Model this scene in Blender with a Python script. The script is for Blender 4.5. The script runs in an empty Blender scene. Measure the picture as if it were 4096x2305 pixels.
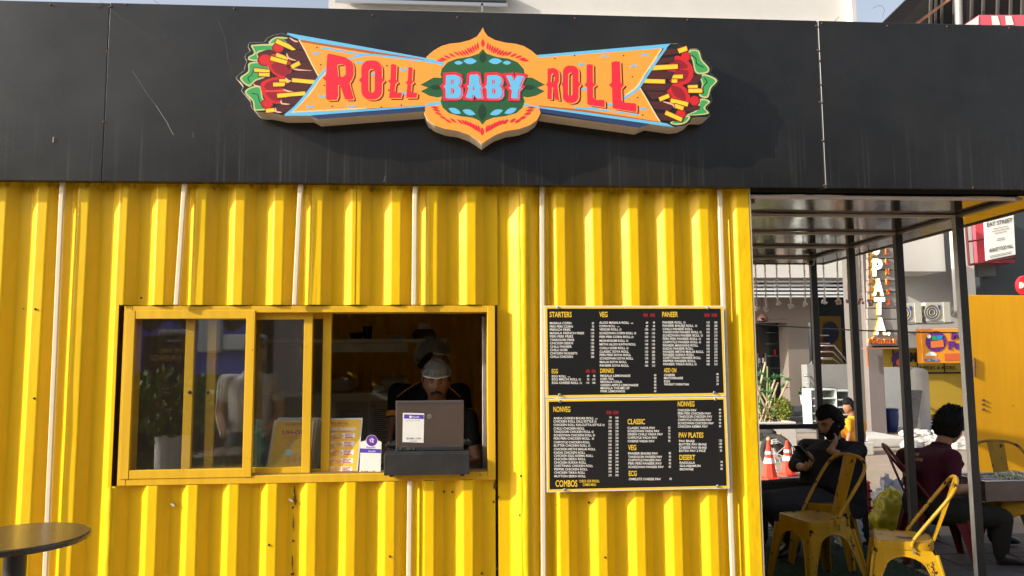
import bpy, bmesh, math, random
from mathutils import Vector, Matrix, noise
S = bpy.context.scene
C = S.collection
R = math.radians
random.seed(7)

# ---------------------------------------------------------------- camera, light, exposure
FPX, PW, PH = 3000.0, 4096.0, 2305.0          # focal length and picture size in photograph pixels
YAW, PITCH, ROLL = R(3.96), R(5.50), R(-0.38)
CAM = Vector((0.0, -4.15, 1.52))
fwd = Vector((math.sin(YAW)*math.cos(PITCH), math.cos(YAW)*math.cos(PITCH), math.sin(PITCH)))
r0 = Vector((math.cos(YAW), -math.sin(YAW), 0)); u0 = r0.cross(fwd)
rgt = r0*math.cos(ROLL) + u0*math.sin(ROLL); upv = u0*math.cos(ROLL) - r0*math.sin(ROLL)
cd = bpy.data.cameras.new('camera'); cam = bpy.data.objects.new('camera', cd); C.objects.link(cam)
cam.matrix_world = Matrix(((rgt.x, upv.x, -fwd.x, CAM.x), (rgt.y, upv.y, -fwd.y, CAM.y), (rgt.z, upv.z, -fwd.z, CAM.z), (0, 0, 0, 1)))
cd.sensor_width = 36.0; cd.lens = 36.0*FPX/PW; cd.clip_start = 0.05; cd.clip_end = 3000
S.camera = cam
SUN = Vector((3.5, 1.0, -1.60)).normalized()   # travel direction of the sunlight
sl = bpy.data.lights.new('sun', 'SUN'); sl.energy = 5.0; sl.angle = R(0.5); sl.color = (1.0, 0.93, 0.80)
so = bpy.data.objects.new('sun', sl); C.objects.link(so); so.rotation_euler = SUN.to_track_quat('-Z', 'Y').to_euler(); so.location = (-20, -10, 20)
W = bpy.data.worlds.new('World'); S.world = W; W.use_nodes = True
nt = W.node_tree; bg = nt.nodes['Background']; sky = nt.nodes.new('ShaderNodeTexSky'); sky.sky_type = 'NISHITA'
sky.sun_disc = False; sky.sun_elevation = math.asin(-SUN.z); sky.sun_rotation = math.atan2(-SUN.x, -SUN.y)
sky.air_density = 1.0; sky.dust_density = 4.5; sky.ozone_density = 1.0
hs = nt.nodes.new('ShaderNodeHueSaturation'); hs.inputs['Saturation'].default_value = .55; hs.inputs['Value'].default_value = 1.2   # hazy, milky air
nt.links.new(sky.outputs[0], hs.inputs['Color']); nt.links.new(hs.outputs[0], bg.inputs[0]); bg.inputs[1].default_value = 0.15
S.view_settings.view_transform = 'Standard'; S.view_settings.look = 'None'; S.view_settings.exposure = 0.52; S.view_settings.gamma = 1.0
S.view_settings.use_curve_mapping = False
S.render.engine = 'CYCLES'; S.cycles.max_bounces = 8; S.cycles.transparent_max_bounces = 12

def ray(px, py):
    return (fwd + rgt*((px-PW/2)/FPX) - upv*((py-PH/2)/FPX))
def at(px, py, Y):                              # a photograph pixel carried to the upright plane at depth Y
    d = ray(px, py); return CAM + d*((Y-CAM.y)/d.y)
def gz(px, py, z=0.0):                          # ... to the level plane at height z
    d = ray(px, py); return CAM + d*((z-CAM.z)/d.z)
def mir(px, py, Yv, pane=0.02):                 # real place of a thing seen mirrored in the window at virtual depth Yv
    p = at(px, py, Yv); return Vector((p.x, 2*pane-p.y, p.z))

# ---------------------------------------------------------------- helpers
WL = {}
def wl(o):
    v = Vector((0, 0, 0))
    while o is not None: v = v + Vector(o.location); o = o.parent
    return v
def tag(o, label=None, cat=None, group=None, kind=None):
    if label: o['label'] = label
    if cat: o['category'] = cat
    if group: o['group'] = group
    if kind: o['kind'] = kind
    return o
def thing(name, label, cat, loc, rz=0, group=None):
    o = bpy.data.objects.new(name, None); o.empty_display_size = .05; C.objects.link(o)
    o.location = loc; o.rotation_euler = (0, 0, rz)
    return tag(o, label, cat, group)
def kids(o): return [c for c in bpy.data.objects if c.parent == o]
def copy_tree(o, parent=None):
    ch = kids(o); c = o.copy(); C.objects.link(c); c.parent = parent
    for k in ch: copy_tree(k, c)
    return c

class MB:
    def __init__(s): s.v = []; s.f = []; s.m = []; s.cur = 0
    def add(s, vs, fs):
        b = len(s.v); s.v += [tuple(v) for v in vs]
        for f in fs: s.f.append(tuple(b+i for i in f)); s.m.append(s.cur)
        return s
    def box(s, x0, x1, y0, y1, z0, z1):
        x0, x1 = min(x0, x1), max(x0, x1); y0, y1 = min(y0, y1), max(y0, y1); z0, z1 = min(z0, z1), max(z0, z1)
        return s.add([(x0,y0,z0),(x1,y0,z0),(x1,y1,z0),(x0,y1,z0),(x0,y0,z1),(x1,y0,z1),(x1,y1,z1),(x0,y1,z1)],
                     [(0,3,2,1),(4,5,6,7),(0,1,5,4),(1,2,6,5),(2,3,7,6),(3,0,4,7)])
    def obox(s, c, ax, ay, az):                 # oriented box from half axes
        c, ax, ay, az = map(Vector, (c, ax, ay, az))
        p = [c+sx*ax+sy*ay+sz*az for sz in (-1,1) for sx, sy in ((-1,-1),(1,-1),(1,1),(-1,1))]
        return s.add(p, [(0,3,2,1),(4,5,6,7),(0,1,5,4),(1,2,6,5),(2,3,7,6),(3,0,4,7)])
    def bar(s, a, b, w, h, up=(0,0,1)):         # box bar from a to b
        a, b = Vector(a), Vector(b); d = b-a; L = d.length; d.normalize()
        up = Vector(up)
        if abs(d.dot(up)) > .98: up = Vector((0,1,0))
        sx = d.cross(up).normalized(); uz = sx.cross(d).normalized()
        return s.obox((a+b)/2, d*(L/2), sx*(w/2), uz*(h/2))
    def tube(s, pts, r, n=8, caps=True):
        pts = [Vector(p) for p in pts]; rs = r if isinstance(r, (list, tuple)) else [r]*len(pts)
        b = len(s.v); prev = None
        for i, p in enumerate(pts):
            d = (pts[min(i+1, len(pts)-1)]-pts[max(i-1, 0)]).normalized()
            if prev is None:
                a = Vector((0,0,1)) if abs(d.z) < .9 else Vector((1,0,0))
                e1 = d.cross(a).normalized()
            else: e1 = (prev - d*prev.dot(d)).normalized()
            prev = e1; e2 = d.cross(e1)
            for k in range(n):
                t = 2*math.pi*k/n; s.v.append(tuple(p+(e1*math.cos(t)+e2*math.sin(t))*rs[i]))
        for i in range(len(pts)-1):
            for k in range(n):
                q = (k+1) % n
                s.f.append((b+i*n+k, b+i*n+q, b+(i+1)*n+q, b+(i+1)*n+k)); s.m.append(s.cur)
        if caps:
            s.f.append(tuple(b+k for k in reversed(range(n)))); s.m.append(s.cur)
            e = b+(len(pts)-1)*n; s.f.append(tuple(e+k for k in range(n))); s.m.append(s.cur)
        return s
    def cyl(s, a, b, r0, r1=None, n=12): return s.tube([a, b], [r0, r0 if r1 is None else r1], n)
    def lathe(s, c, prof, n=16, caps=True):     # (radius, z) profile turned about a vertical axis at c
        b = len(s.v); c = Vector(c)
        for r_, z in prof:
            for k in range(n):
                t = 2*math.pi*k/n; s.v.append((c.x+r_*math.cos(t), c.y+r_*math.sin(t), c.z+z))
        for i in range(len(prof)-1):
            for k in range(n):
                q = (k+1) % n; s.f.append((b+i*n+k, b+i*n+q, b+(i+1)*n+q, b+(i+1)*n+k)); s.m.append(s.cur)
        if caps:
            s.f.append(tuple(b+k for k in reversed(range(n)))); s.m.append(s.cur)
            e = b+(len(prof)-1)*n; s.f.append(tuple(e+k for k in range(n))); s.m.append(s.cur)
        return s
    def ball(s, c, rx, ry=None, rz=None, n=12, m=8, M=None):
        ry = rx if ry is None else ry; rz = rx if rz is None else rz; b = len(s.v); c = Vector(c)
        def put(v):
            v = Vector(v); v = M @ v if M is not None else v; s.v.append(tuple(c+v))
        put((0,0,-rz))
        for i in range(1, m):
            t = -math.pi/2+math.pi*i/m
            for k in range(n):
                a = 2*math.pi*k/n; put((rx*math.cos(t)*math.cos(a), ry*math.cos(t)*math.sin(a), rz*math.sin(t)))
        put((0,0,rz))
        for k in range(n):
            q = (k+1) % n; s.f.append((b, b+1+q, b+1+k)); s.m.append(s.cur)
            for i in range(m-2):
                s.f.append((b+1+i*n+k, b+1+i*n+q, b+1+(i+1)*n+q, b+1+(i+1)*n+k)); s.m.append(s.cur)
            e = b+1+(m-2)*n; s.f.append((e+k, e+q, b+1+(m-1)*n)); s.m.append(s.cur)
        return s
    def poly(s, pts):                           # one flat face
        return s.add(pts, [tuple(range(len(pts)))])
    def slab(s, pts, t):                        # flat outline thickened along vector t
        pts = [Vector(p) for p in pts]; n = len(pts); t = Vector(t)
        fs = [tuple(range(n)), tuple(reversed(range(n, 2*n)))] + [(i, (i+1) % n, n+(i+1) % n, n+i)[::-1] for i in range(n)]
        return s.add(pts+[p+t for p in pts], fs)
    def obj(s, name, mats, parent=None, world=True, smooth=False, bevel=0, seg=1, solid=0, fix=True, sub=0, ang=None):
        if not isinstance(mats, (list, tuple)): mats = [mats]
        me = bpy.data.meshes.new(name)
        off = wl(parent) if (parent is not None and world) else Vector((0,0,0))
        me.from_pydata([(v[0]-off.x, v[1]-off.y, v[2]-off.z) for v in s.v], [], s.f)
        for m_ in mats: me.materials.append(m_)
        if len(mats) > 1: me.polygons.foreach_set('material_index', s.m)
        if fix:
            bm = bmesh.new(); bm.from_mesh(me); bmesh.ops.recalc_face_normals(bm, faces=bm.faces); bm.to_mesh(me); bm.free()
        if smooth:
            me.polygons.foreach_set('use_smooth', [True]*len(me.polygons))
            if ang: me.set_sharp_from_angle(angle=R(ang))
        o = bpy.data.objects.new(name, me); C.objects.link(o)
        if parent is not None: o.parent = parent
        if solid:
            md = o.modifiers.new('s', 'SOLIDIFY'); md.thickness = solid; md.offset = 1
        if bevel:
            md = o.modifiers.new('b', 'BEVEL'); md.width = bevel; md.segments = seg; md.limit_method = 'ANGLE'; md.angle_limit = R(40)
        if sub:
            md = o.modifiers.new('u', 'SUBSURF'); md.levels = sub; md.render_levels = sub
        return o
def single(mb, name, mats, label, cat, group=None, kind=None, **k):
    return tag(mb.obj(name, mats, **k), label, cat, group, kind)
def struct(mb, name, mats, **k): return tag(mb.obj(name, mats, **k), kind='structure')

def cr(pts, n=6, closed=True):                  # Catmull-Rom through points
    out = []; N = len(pts)
    for i in range(N if closed else N-1):
        g = (lambda j: pts[j % N]) if closed else (lambda j: pts[max(0, min(N-1, j))])
        p0, p1, p2, p3 = g(i-1), g(i), g(i+1), g(i+2)
        for k in range(n):
            t = k/n
            out.append(tuple(.5*((2*b)+(c-a)*t+(2*a-5*b+4*c-d)*t*t+(3*b-a-3*c+d)*t**3) for a, b, c, d in zip(p0, p1, p2, p3)))
    if not closed: out.append(tuple(pts[-1]))
    return out

def shape2d(polys, ext=0):                      # filled outlines with holes: verts (x,y,z), faces
    cu = bpy.data.curves.new('c', 'CURVE'); cu.dimensions = '2D'; cu.fill_mode = 'BOTH'; cu.extrude = ext
    for p in polys:
        sp = cu.splines.new('POLY'); sp.points.add(len(p)-1); sp.use_cyclic_u = True
        for i, q in enumerate(p): sp.points[i].co = (q[0], q[1], 0, 1)
    ob = bpy.data.objects.new('c', cu); me = bpy.data.meshes.new_from_object(ob)
    r = ([tuple(v.co) for v in me.vertices], [tuple(f.vertices) for f in me.polygons])
    bpy.data.objects.remove(ob); bpy.data.meshes.remove(me); bpy.data.curves.remove(cu)
    return r
TC = {}
def text2d(s, off=0.0, ext=0.0):                # lettering as flat mesh; returns verts, faces, width, capheight
    k = (s, off, ext)
    if k in TC: return TC[k]
    cu = bpy.data.curves.new('t', 'FONT'); cu.body = s; cu.fill_mode = 'BOTH' if ext else 'FRONT'; cu.offset = off; cu.resolution_u = 3; cu.size = 1; cu.extrude = ext
    ob = bpy.data.objects.new('t', cu); me = bpy.data.meshes.new_from_object(ob)
    v = [tuple(q.co) for q in me.vertices]; f = [tuple(q.vertices) for q in me.polygons]
    bpy.data.objects.remove(ob); bpy.data.meshes.remove(me); bpy.data.curves.remove(cu)
    x0 = min([q[0] for q in v] or [0]); x1 = max([q[0] for q in v] or [1])
    v = [(q[0]-x0, q[1], q[2]) for q in v]
    TC[k] = (v, f, x1-x0, max([q[1] for q in v] or [1]))
    return TC[k]
def put_text(mb, s, fn, x0, x1, base, cap, off=0.0):   # fn(x,y) -> 3d point; fits the line to x0..x1
    v, f, w, c = text2d(s, off)
    sy = cap/.69; sx = (x1-x0)/w if x1 is not None else sy
    mb.add([fn(x0+q[0]*sx, base+q[1]*sy) for q in v], f)

# ---------------------------------------------------------------- materials
def mat(name, col, rough=.5, metal=0.0, var=0.0, vs=3.0, bump=0.0, bs=40.0, spec=.5, col2=None, thr=None, stretch=None, coat=0.0, emit=0.0, trans=0.0, rvar=0.0):
    m = bpy.data.materials.new(name); m.use_nodes = True; n = m.node_tree.nodes; l = m.node_tree.links
    b = n['Principled BSDF']; b.inputs['Base Color'].default_value = (*col, 1); b.inputs['Roughness'].default_value = rough
    b.inputs['Metallic'].default_value = metal; b.inputs['Specular IOR Level'].default_value = spec
    b.inputs['Coat Weight'].default_value = coat; b.inputs['Coat Roughness'].default_value = .1
    if trans: b.inputs['Transmission Weight'].default_value = trans
    if emit:
        b.inputs['Emission Color'].default_value = (*col, 1); b.inputs['Emission Strength'].default_value = emit
    if var or col2 or bump or rvar:
        tc = n.new('ShaderNodeTexCoord'); src = tc.outputs['Object']
        if stretch:
            mp = n.new('ShaderNodeMapping'); mp.inputs['Scale'].default_value = stretch; l.new(src, mp.inputs[0]); src = mp.outputs[0]
    if var or col2 or rvar:
        nz = n.new('ShaderNodeTexNoise'); nz.inputs['Scale'].default_value = vs; nz.inputs['Detail'].default_value = 6; nz.inputs['Roughness'].default_value = .62
        l.new(src, nz.inputs['Vector'])
        rp = n.new('ShaderNodeValToRGB'); l.new(nz.outputs[0], rp.inputs[0])
        if col2:
            a, z = thr or (.4, .6)
            rp.color_ramp.elements[0].position = a; rp.color_ramp.elements[1].position = z
            rp.color_ramp.elements[0].color = (*col, 1); rp.color_ramp.elements[1].color = (*col2, 1)
        else:
            rp.color_ramp.elements[0].position = .25; rp.color_ramp.elements[1].position = .75
            rp.color_ramp.elements[0].color = (*[c*(1-var) for c in col], 1); rp.color_ramp.elements[1].color = (*[min(1, c*(1+var)) for c in col], 1)
        if var or col2: l.new(rp.outputs[0], b.inputs['Base Color'])
        if rvar:
            mr = n.new('ShaderNodeMapRange'); mr.inputs['To Min'].default_value = max(.02, rough-rvar); mr.inputs['To Max'].default_value = min(1, rough+rvar)
            mr.inputs['From Min'].default_value = .3; mr.inputs['From Max'].default_value = .7
            l.new(nz.outputs[0], mr.inputs[0]); l.new(mr.outputs[0], b.inputs['Roughness'])
    if bump:
        nb = n.new('ShaderNodeTexNoise'); nb.inputs['Scale'].default_value = bs; nb.inputs['Detail'].default_value = 5
        l.new(src, nb.inputs['Vector'])
        bp = n.new('ShaderNodeBump'); bp.inputs['Strength'].default_value = bump; bp.inputs['Distance'].default_value = .02
        l.new(nb.outputs[0], bp.inputs['Height']); l.new(bp.outputs[0], b.inputs['Normal'])
    return m
def paint(name, col, worn, thr, rough=.38, dirt=.35, chip=30.0, dents=.25, spec=.28, grime=None):   # enamel paint: dull streaks, chips down to rust, slight dents
    m = bpy.data.materials.new(name); m.use_nodes = True; n = m.node_tree.nodes; l = m.node_tree.links; b = n['Principled BSDF']
    tc = n.new('ShaderNodeTexCoord'); ob = tc.outputs['Object']
    def nz(scale, detail=5, st=None, rgh=.6):
        s = ob
        if st: mp = n.new('ShaderNodeMapping'); mp.inputs['Scale'].default_value = st; l.new(ob, mp.inputs[0]); s = mp.outputs[0]
        q = n.new('ShaderNodeTexNoise'); q.inputs['Scale'].default_value = scale; q.inputs['Detail'].default_value = detail; q.inputs['Roughness'].default_value = rgh
        l.new(s, q.inputs['Vector']); return q.outputs[0]
    def ramp(fac, a, z, c0, c1):
        r = n.new('ShaderNodeValToRGB'); e = r.color_ramp.elements; e[0].position = a; e[1].position = z; e[0].color = (*c0, 1); e[1].color = (*c1, 1); l.new(fac, r.inputs[0]); return r.outputs[0]
    def mix(f, a, c, mode='MIX'):
        x = n.new('ShaderNodeMix'); x.data_type = 'RGBA'; x.blend_type = mode
        if isinstance(f, float): x.inputs[0].default_value = f
        else: l.new(f, x.inputs[0])
        l.new(a, x.inputs[6]); l.new(c, x.inputs[7]); return x.outputs[2]
    dk = tuple(c*(1-dirt) for c in col)
    base = ramp(nz(2.2, 7, (1, 1, .35)), .35, .62, dk, col)
    base = mix(.5, base, ramp(nz(9, 8, (1.6, 1.6, .12)), .38, .6, tuple(c*(1-dirt*.8) for c in col), col))
    base = mix(ramp(nz(chip, 8, None, .66), thr, thr+.012, (0, 0, 0), (1, 1, 1)), base, ramp(nz(50, 3), .3, .7, worn, tuple(c*.5 for c in worn)))
    b.inputs['Specular IOR Level'].default_value = spec
    if grime:                                     # black dirt gathered along a seam at height grime
        sx = n.new('ShaderNodeSeparateXYZ'); l.new(ob, sx.inputs[0]); g1 = n.new('ShaderNodeMapRange'); g1.inputs['From Min'].default_value = grime-.085; g1.inputs['From Max'].default_value = grime; l.new(sx.outputs[2], g1.inputs[0])
        ml = n.new('ShaderNodeMath'); ml.operation = 'MULTIPLY'; l.new(g1.outputs[0], ml.inputs[0]); l.new(nz(24, 8, (1, 1, .5), .7), ml.inputs[1])
        base = mix(ramp(ml.outputs[0], .46, .72, (0, 0, 0), (1, 1, 1)), base, ramp(nz(60, 2), .3, .7, (.05, .032, .010), (.16, .09, .012)))
        base = mix(ramp(nz(3.1, 9, (7, 7, .22), .72), .60, .74, (0, 0, 0), (.55, .55, .55)), base, ramp(nz(30, 2), .3, .7, tuple(c*.45 for c in col), tuple(c*.6 for c in col)))
    l.new(base, b.inputs['Base Color']); b.inputs['Roughness'].default_value = rough
    mr = n.new('ShaderNodeMapRange'); mr.inputs['To Min'].default_value = rough-.1; mr.inputs['To Max'].default_value = rough+.2; l.new(nz(5, 6), mr.inputs[0]); l.new(mr.outputs[0], b.inputs['Roughness'])
    bp = n.new('ShaderNodeBump'); bp.inputs['Strength'].default_value = dents; bp.inputs['Distance'].default_value = .012; l.new(nz(6.5, 3, (1, 1, .6), .5), bp.inputs['Height'])
    b2 = n.new('ShaderNodeBump'); b2.inputs['Strength'].default_value = .06; b2.inputs['Distance'].default_value = .004; l.new(nz(160, 3), b2.inputs['Height']); l.new(bp.outputs[0], b2.inputs['Normal'])
    l.new(b2.outputs[0], b.inputs['Normal'])
    return m
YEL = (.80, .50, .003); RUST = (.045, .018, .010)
M = {}
M['yellow'] = paint('yellow_paint', YEL, RUST, .735, .38, .14, 22, .45, .28, 2.475)
M['yellow_weld'] = paint('yellow_weld_bead', YEL, RUST, .72, .40, .18, 24, 1.0)
M['yellow_frame'] = paint('yellow_window_paint', (.70, .41, .018), (.12, .07, .02), .69, .42, .25, 14, .1)
M['cream'] = mat('cream_pvc_pipe', (.68, .57, .39), .35, var=.06, vs=8)
M['acp'] = None
M['steel'] = mat('steel', (.55, .55, .55), .28, 1.0, var=.1, vs=6, bump=.02)
M['screw'] = mat('zinc_screw', (.6, .6, .58), .3, 1.0)
M['rust'] = mat('rusty_steel', (.10, .04, .02), .8, var=.3, vs=30)
M['dark'] = mat('dark_gap', (.012, .011, .01), .8)
M['black_paint'] = mat('black_post_paint', (.018, .017, .016), .42, var=.25, vs=12, bump=.05)
M['edge_steel'] = mat('bare_frame_steel', (.20, .18, .165), .45, .4, var=.2, vs=15)
# ================================================================ the setting: ground
g = MB(); g.box(-400, 400, -400, 400, -.6, -.004); gs = struct(g, 'ground', mat('dusty_ground', (.27, .215, .165), .92, var=.22, vs=1.3, bump=.35, bs=9))

# ================================================================ the kiosk
YF = -.067                                       # front of the black fascia
kiosk = thing('food_kiosk', 'yellow corrugated container kiosk with black fascia and serving window', 'kiosk', (0, 0, 0))
def zf(pts, Y): return sum(at(x, y, Y).z for x, y in pts)/len(pts)
ZT = zf([(0,.8),(1024,27.8),(3072,79.5),(4096,104)], YF); ZB = zf([(0,722),(1024,730),(2048,740),(2994,752),(4096,761)], YF)
def xv(px, py, Y=0.0): return at(px, py, Y).x
A_, B_, D_ = .054, .046, .042                     # rib: proud flat, slope, depth
def corr(xs, x0, x1, z0, z1, Y=0.0, a=A_, b=B_, d=D_, end=(1, 1)):
    pr = [(x0, d)]
    for x in sorted(xs):
        for q in ((x-b, d), (x, 0), (x+a, 0), (x+a+b, d)):
            if x0 < q[0] < x1: pr.append(q)
            elif q[0] <= x0: pr[0] = (x0, q[1] if q[0] > x0-b else pr[0][1])
    # clip the ends onto the profile
    def prof(x):
        for xx in xs:
            if xx-b <= x <= xx: return d*(xx-x)/b
            if xx <= x <= xx+a: return 0.0
            if xx+a <= x <= xx+a+b: return d*(x-xx-a)/b
        return d
    pr[0] = (x0, prof(x0)); pr.append((x1, prof(x1)))
    fl = [pr[0]]                                  # rounded bends
    for i in range(1, len(pr)-1):
        a0, a1, a2 = Vector(pr[i-1]), Vector(pr[i]), Vector(pr[i+1]); u, v = a0-a1, a2-a1
        if u.length < .004 or v.length < .004 or abs(u.normalized().dot(v.normalized())) > .999: fl.append(pr[i]); continue
        q0, q1 = a1+u.normalized()*min(.0075, u.length*.4), a1+v.normalized()*min(.0075, v.length*.4)
        for t in (0, .25, .5, .75, 1): fl.append(tuple(q0*(1-t)**2+a1*2*t*(1-t)+q1*t*t))
    pr = fl+[pr[-1]]
    m = MB(); n = len(pr)
    nz_ = max(2, int((z1-z0)/.25))
    for k in range(nz_+1):
        z = z0+(z1-z0)*k/nz_
        for x, y in pr: m.v.append((x, Y+y+.0025*noise.noise(Vector((x*3, z*3, Y))), z))
    for k in range(nz_):
        for i in range(n-1):
            m.f.append((k*n+i, k*n+i+1, (k+1)*n+i+1, (k+1)*n+i)); m.m.append(0)
    return m
XL = -3.6
zwt = zf([(520, 1223), (1960, 1223)], 0); zwb = zf([(500, 1938), (1960, 1923)], 0)
XC = xv(478, 1190)                               # seam left of the window
XW0 = xv(475, 1250); XW1 = xv(1989, 1400)
left_ribs = [xv(131, 1152), xv(297, 1152), xv(463, 1152)]
p = left_ribs[1]-left_ribs[0]
left_ribs = [left_ribs[0]-p*i for i in range(8, 0, -1)]+left_ribs
sheet = M['yellow']
corr(left_ribs, XL, XW0, 0.08, ZB+.02).obj('corrugated_sheet', sheet, kiosk, solid=.002)
top_ribs = [xv(x, 1152, -.012) for x in (617, 775, 931, 1089.6, 1245.4, 1403, 1562.6, 1711, 1866)]
XS = xv(1421, 1150)
half = (XC+.002, XS), (XS+.002, xv(1992, 1152))
for x0, x1 in half: corr(top_ribs+[XC-A_*.45], x0, x1, zwt+.004, ZB+.02, -.014).obj('corrugated_sheet', sheet, kiosk, solid=.002)
low_ribs = [xv(x, y) for x, y in ((588, 2000), (749, 2000), (913, 2000), (1067, 2000), (1226, 2000), (1383, 2000), (1539, 2050), (1697, 2050), (1853, 2050))]
corr(low_ribs+[low_ribs[0]-.215], xv(445, 2000), xv(1983, 2000), .08, zwb-.002).obj('corrugated_sheet', sheet, kiosk, solid=.002)
# strip between the window and the menu boards: its edge cover and one wide rib
XR = xv(2000, 1500)
corr([xv(2080, 1500)], xv(1992, 1500), xv(2164, 1500), .08, ZB+.02, -.004, a=.058, b=.055).obj('corrugated_sheet', sheet, kiosk, solid=.002)
right_ribs = [xv(x, 976) for x in (2225, 2372, 2519, 2662, 2802)]
corr(right_ribs, xv(2164, 1500)+.002, xv(2915, 1500), .08, ZB+.02).obj('corrugated_sheet', sheet, kiosk, solid=.002)
# corner post of the container
cx0, cx1 = xv(2915, 1500)+.002, xv(3022, 1500)
m = MB(); m.slab([(cx0, D_, .0), (cx0+.035, D_, 0), (cx0+.075, -.004, 0), (cx1, -.004, 0), (cx1, .15, 0), (cx0, .15, 0)], (0, 0, ZB+.02)); m.obj('corner_post', M['yellow_weld'], kiosk, bevel=.004)
m = MB(); m.box(cx1+.001, cx1+.009, -.001, .145, .0, ZB+.015); m.obj('edge_strip', M['cream'], kiosk)
# rough weld beads
def bead(pts, w, name='weld_bead', Y=-.004):
    b = MB(); n = 60
    for i in range(n+1):
        t = i/n; px, pz = pts[0][0]+(pts[1][0]-pts[0][0])*t, pts[0][1]+(pts[1][1]-pts[0][1])*t
        ww = w*(.85+.3*noise.noise(Vector((px*9, pz*7, 1)))); hh = .004+.004*noise.noise(Vector((pz*14, px, 3)))
        b.v += [(px-ww/2, Y+.004, pz), (px-ww*.25, Y-hh, pz), (px+ww*.25, Y-hh*.8, pz), (px+ww/2, Y+.004, pz)]
    for i in range(n):
        for k in range(3): b.f.append((i*4+k, i*4+k+1, i*4+5+k, i*4+4+k)); b.m.append(0)
    b.obj(name, M['yellow_weld'], kiosk, smooth=True)
bead([(xv(442, 2000), .1), (xv(442, 2000), zwb-.01)], .05)
bead([(xv(2102, 1500), .1), (xv(2102, 1500), ZB)], .05, Y=-.009)
# interior shell of the container
m = MB(); m.box(XL, XL+.04, .06, 2.6, .0, 2.6); m.box(XL, cx1, .06, 2.6, -.002, .10); m.obj('floor_and_end', mat('kiosk_floor', (.34, .33, .31), .7, var=.2), kiosk)
m = MB(); m.box(cx1-.04, cx1, .16, 2.6, .0, 2.6); m.obj('end_wall', M['yellow'], kiosk)
ms = corr([XL+.1+.213*i for i in range(24)], XL, cx1, .1, 2.6, 2.5); ms.obj('back_wall', M['yellow'], kiosk, solid=.002)
m = MB(); m.box(XL, cx1, .0, 2.62, 2.62, 2.7); m.obj('roof', mat('roof_sheet', (.78, .78, .76), .6), kiosk)
# cream conduit pipes
def pipe(x0, y0, x1, y1, zt=None, zb=None, r=.0138, Y=-.012):
    a, b = at(x0, y0, Y), at(x1, y1, Y)
    t = MB(); t.bar((a.x, Y-.004, a.z), (b.x, Y-.004, b.z), r*2, r*1.5, up=(0, 1, 0)); o = t.obj('conduit_pipe', M['cream'], kiosk, bevel=.006, seg=3)
    return o
pipe(253, 728, 183, 2330); pipe(741, 735, 708, 1222, Y=-.026); pipe(1204, 738, 1180, 1222, Y=-.026); pipe(1661, 745, 1657, 1222, Y=-.026)
pipe(2168, 745, 2174, 2330, Y=.008); pipe(2877, 760, 2932, 2330, Y=.008); pipe(1641, 1924, 1636, 2330, Y=.0)
# black fascia panels
def acp():
    m_ = mat('black_composite_panel', (.008, .0076, .0072), .30, spec=.46, rvar=.05, vs=2.0)
    n = m_.node_tree.nodes; l = m_.node_tree.links; b = n['Principled BSDF']
    tc = n.new('ShaderNodeTexCoord'); mp = n.new('ShaderNodeMapping'); mp.inputs['Scale'].default_value = (60, 1, .9); l.new(tc.outputs['Object'], mp.inputs[0])
    nz = n.new('ShaderNodeTexNoise'); nz.inputs['Scale'].default_value = 1.0; nz.inputs['Detail'].default_value = 7; l.new(mp.outputs[0], nz.inputs['Vector'])
    sx = n.new('ShaderNodeSeparateXYZ'); l.new(tc.outputs['Object'], sx.inputs[0])
    mr = n.new('ShaderNodeMapRange'); mr.inputs['From Min'].default_value = ZB+.42; mr.inputs['From Max'].default_value = ZB; l.new(sx.outputs[2], mr.inputs[0])
    rp = n.new('ShaderNodeValToRGB'); rp.color_ramp.elements[0].position = .56; rp.color_ramp.elements[1].position = .78; l.new(nz.outputs[0], rp.inputs[0])
    mu = n.new('ShaderNodeMath'); mu.operation = 'MULTIPLY'; l.new(mr.outputs[0], mu.inputs[0]); l.new(rp.outputs[0], mu.inputs[1])
    n2 = n.new('ShaderNodeTexNoise'); n2.inputs['Scale'].default_value = 2.6; n2.inputs['Detail'].default_value = 8; n2.inputs['Roughness'].default_value = .7; l.new(tc.outputs['Object'], n2.inputs['Vector'])
    r2 = n.new('ShaderNodeValToRGB'); r2.color_ramp.elements[0].position = .4; r2.color_ramp.elements[1].position = .8; l.new(n2.outputs[0], r2.inputs[0])
    m2 = n.new('ShaderNodeMath'); m2.operation = 'MULTIPLY'; m2.inputs[1].default_value = .05; l.new(r2.outputs[0], m2.inputs[0])
    ad = n.new('ShaderNodeMath'); ad.operation = 'MULTIPLY_ADD'; ad.inputs[1].default_value = .20; l.new(mu.outputs[0], ad.inputs[0]); l.new(m2.outputs[0], ad.inputs[2])
    mx = n.new('ShaderNodeMix'); mx.data_type = 'RGBA'; l.new(ad.outputs[0], mx.inputs[0]); mx.inputs[6].default_value = (.008, .0076, .0072, 1); mx.inputs[7].default_value = (.22, .20, .18, 1)
    l.new(mx.outputs[2], b.inputs['Base Color'])
    n3 = n.new('ShaderNodeTexNoise'); n3.inputs['Scale'].default_value = 1.1; n3.inputs['Detail'].default_value = 2; l.new(tc.outputs['Object'], n3.inputs['Vector'])
    bp = n.new('ShaderNodeBump'); bp.inputs['Strength'].default_value = .25; bp.inputs['Distance'].default_value = .03; l.new(n3.outputs[0], bp.inputs['Height']); l.new(bp.outputs[0], b.inputs['Normal'])
    return m_
M['acp'] = acp()
s1, s2 = xv(422, 400, YF), xv(3284, 420, YF)
XE = 3.62
fas = []
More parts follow.
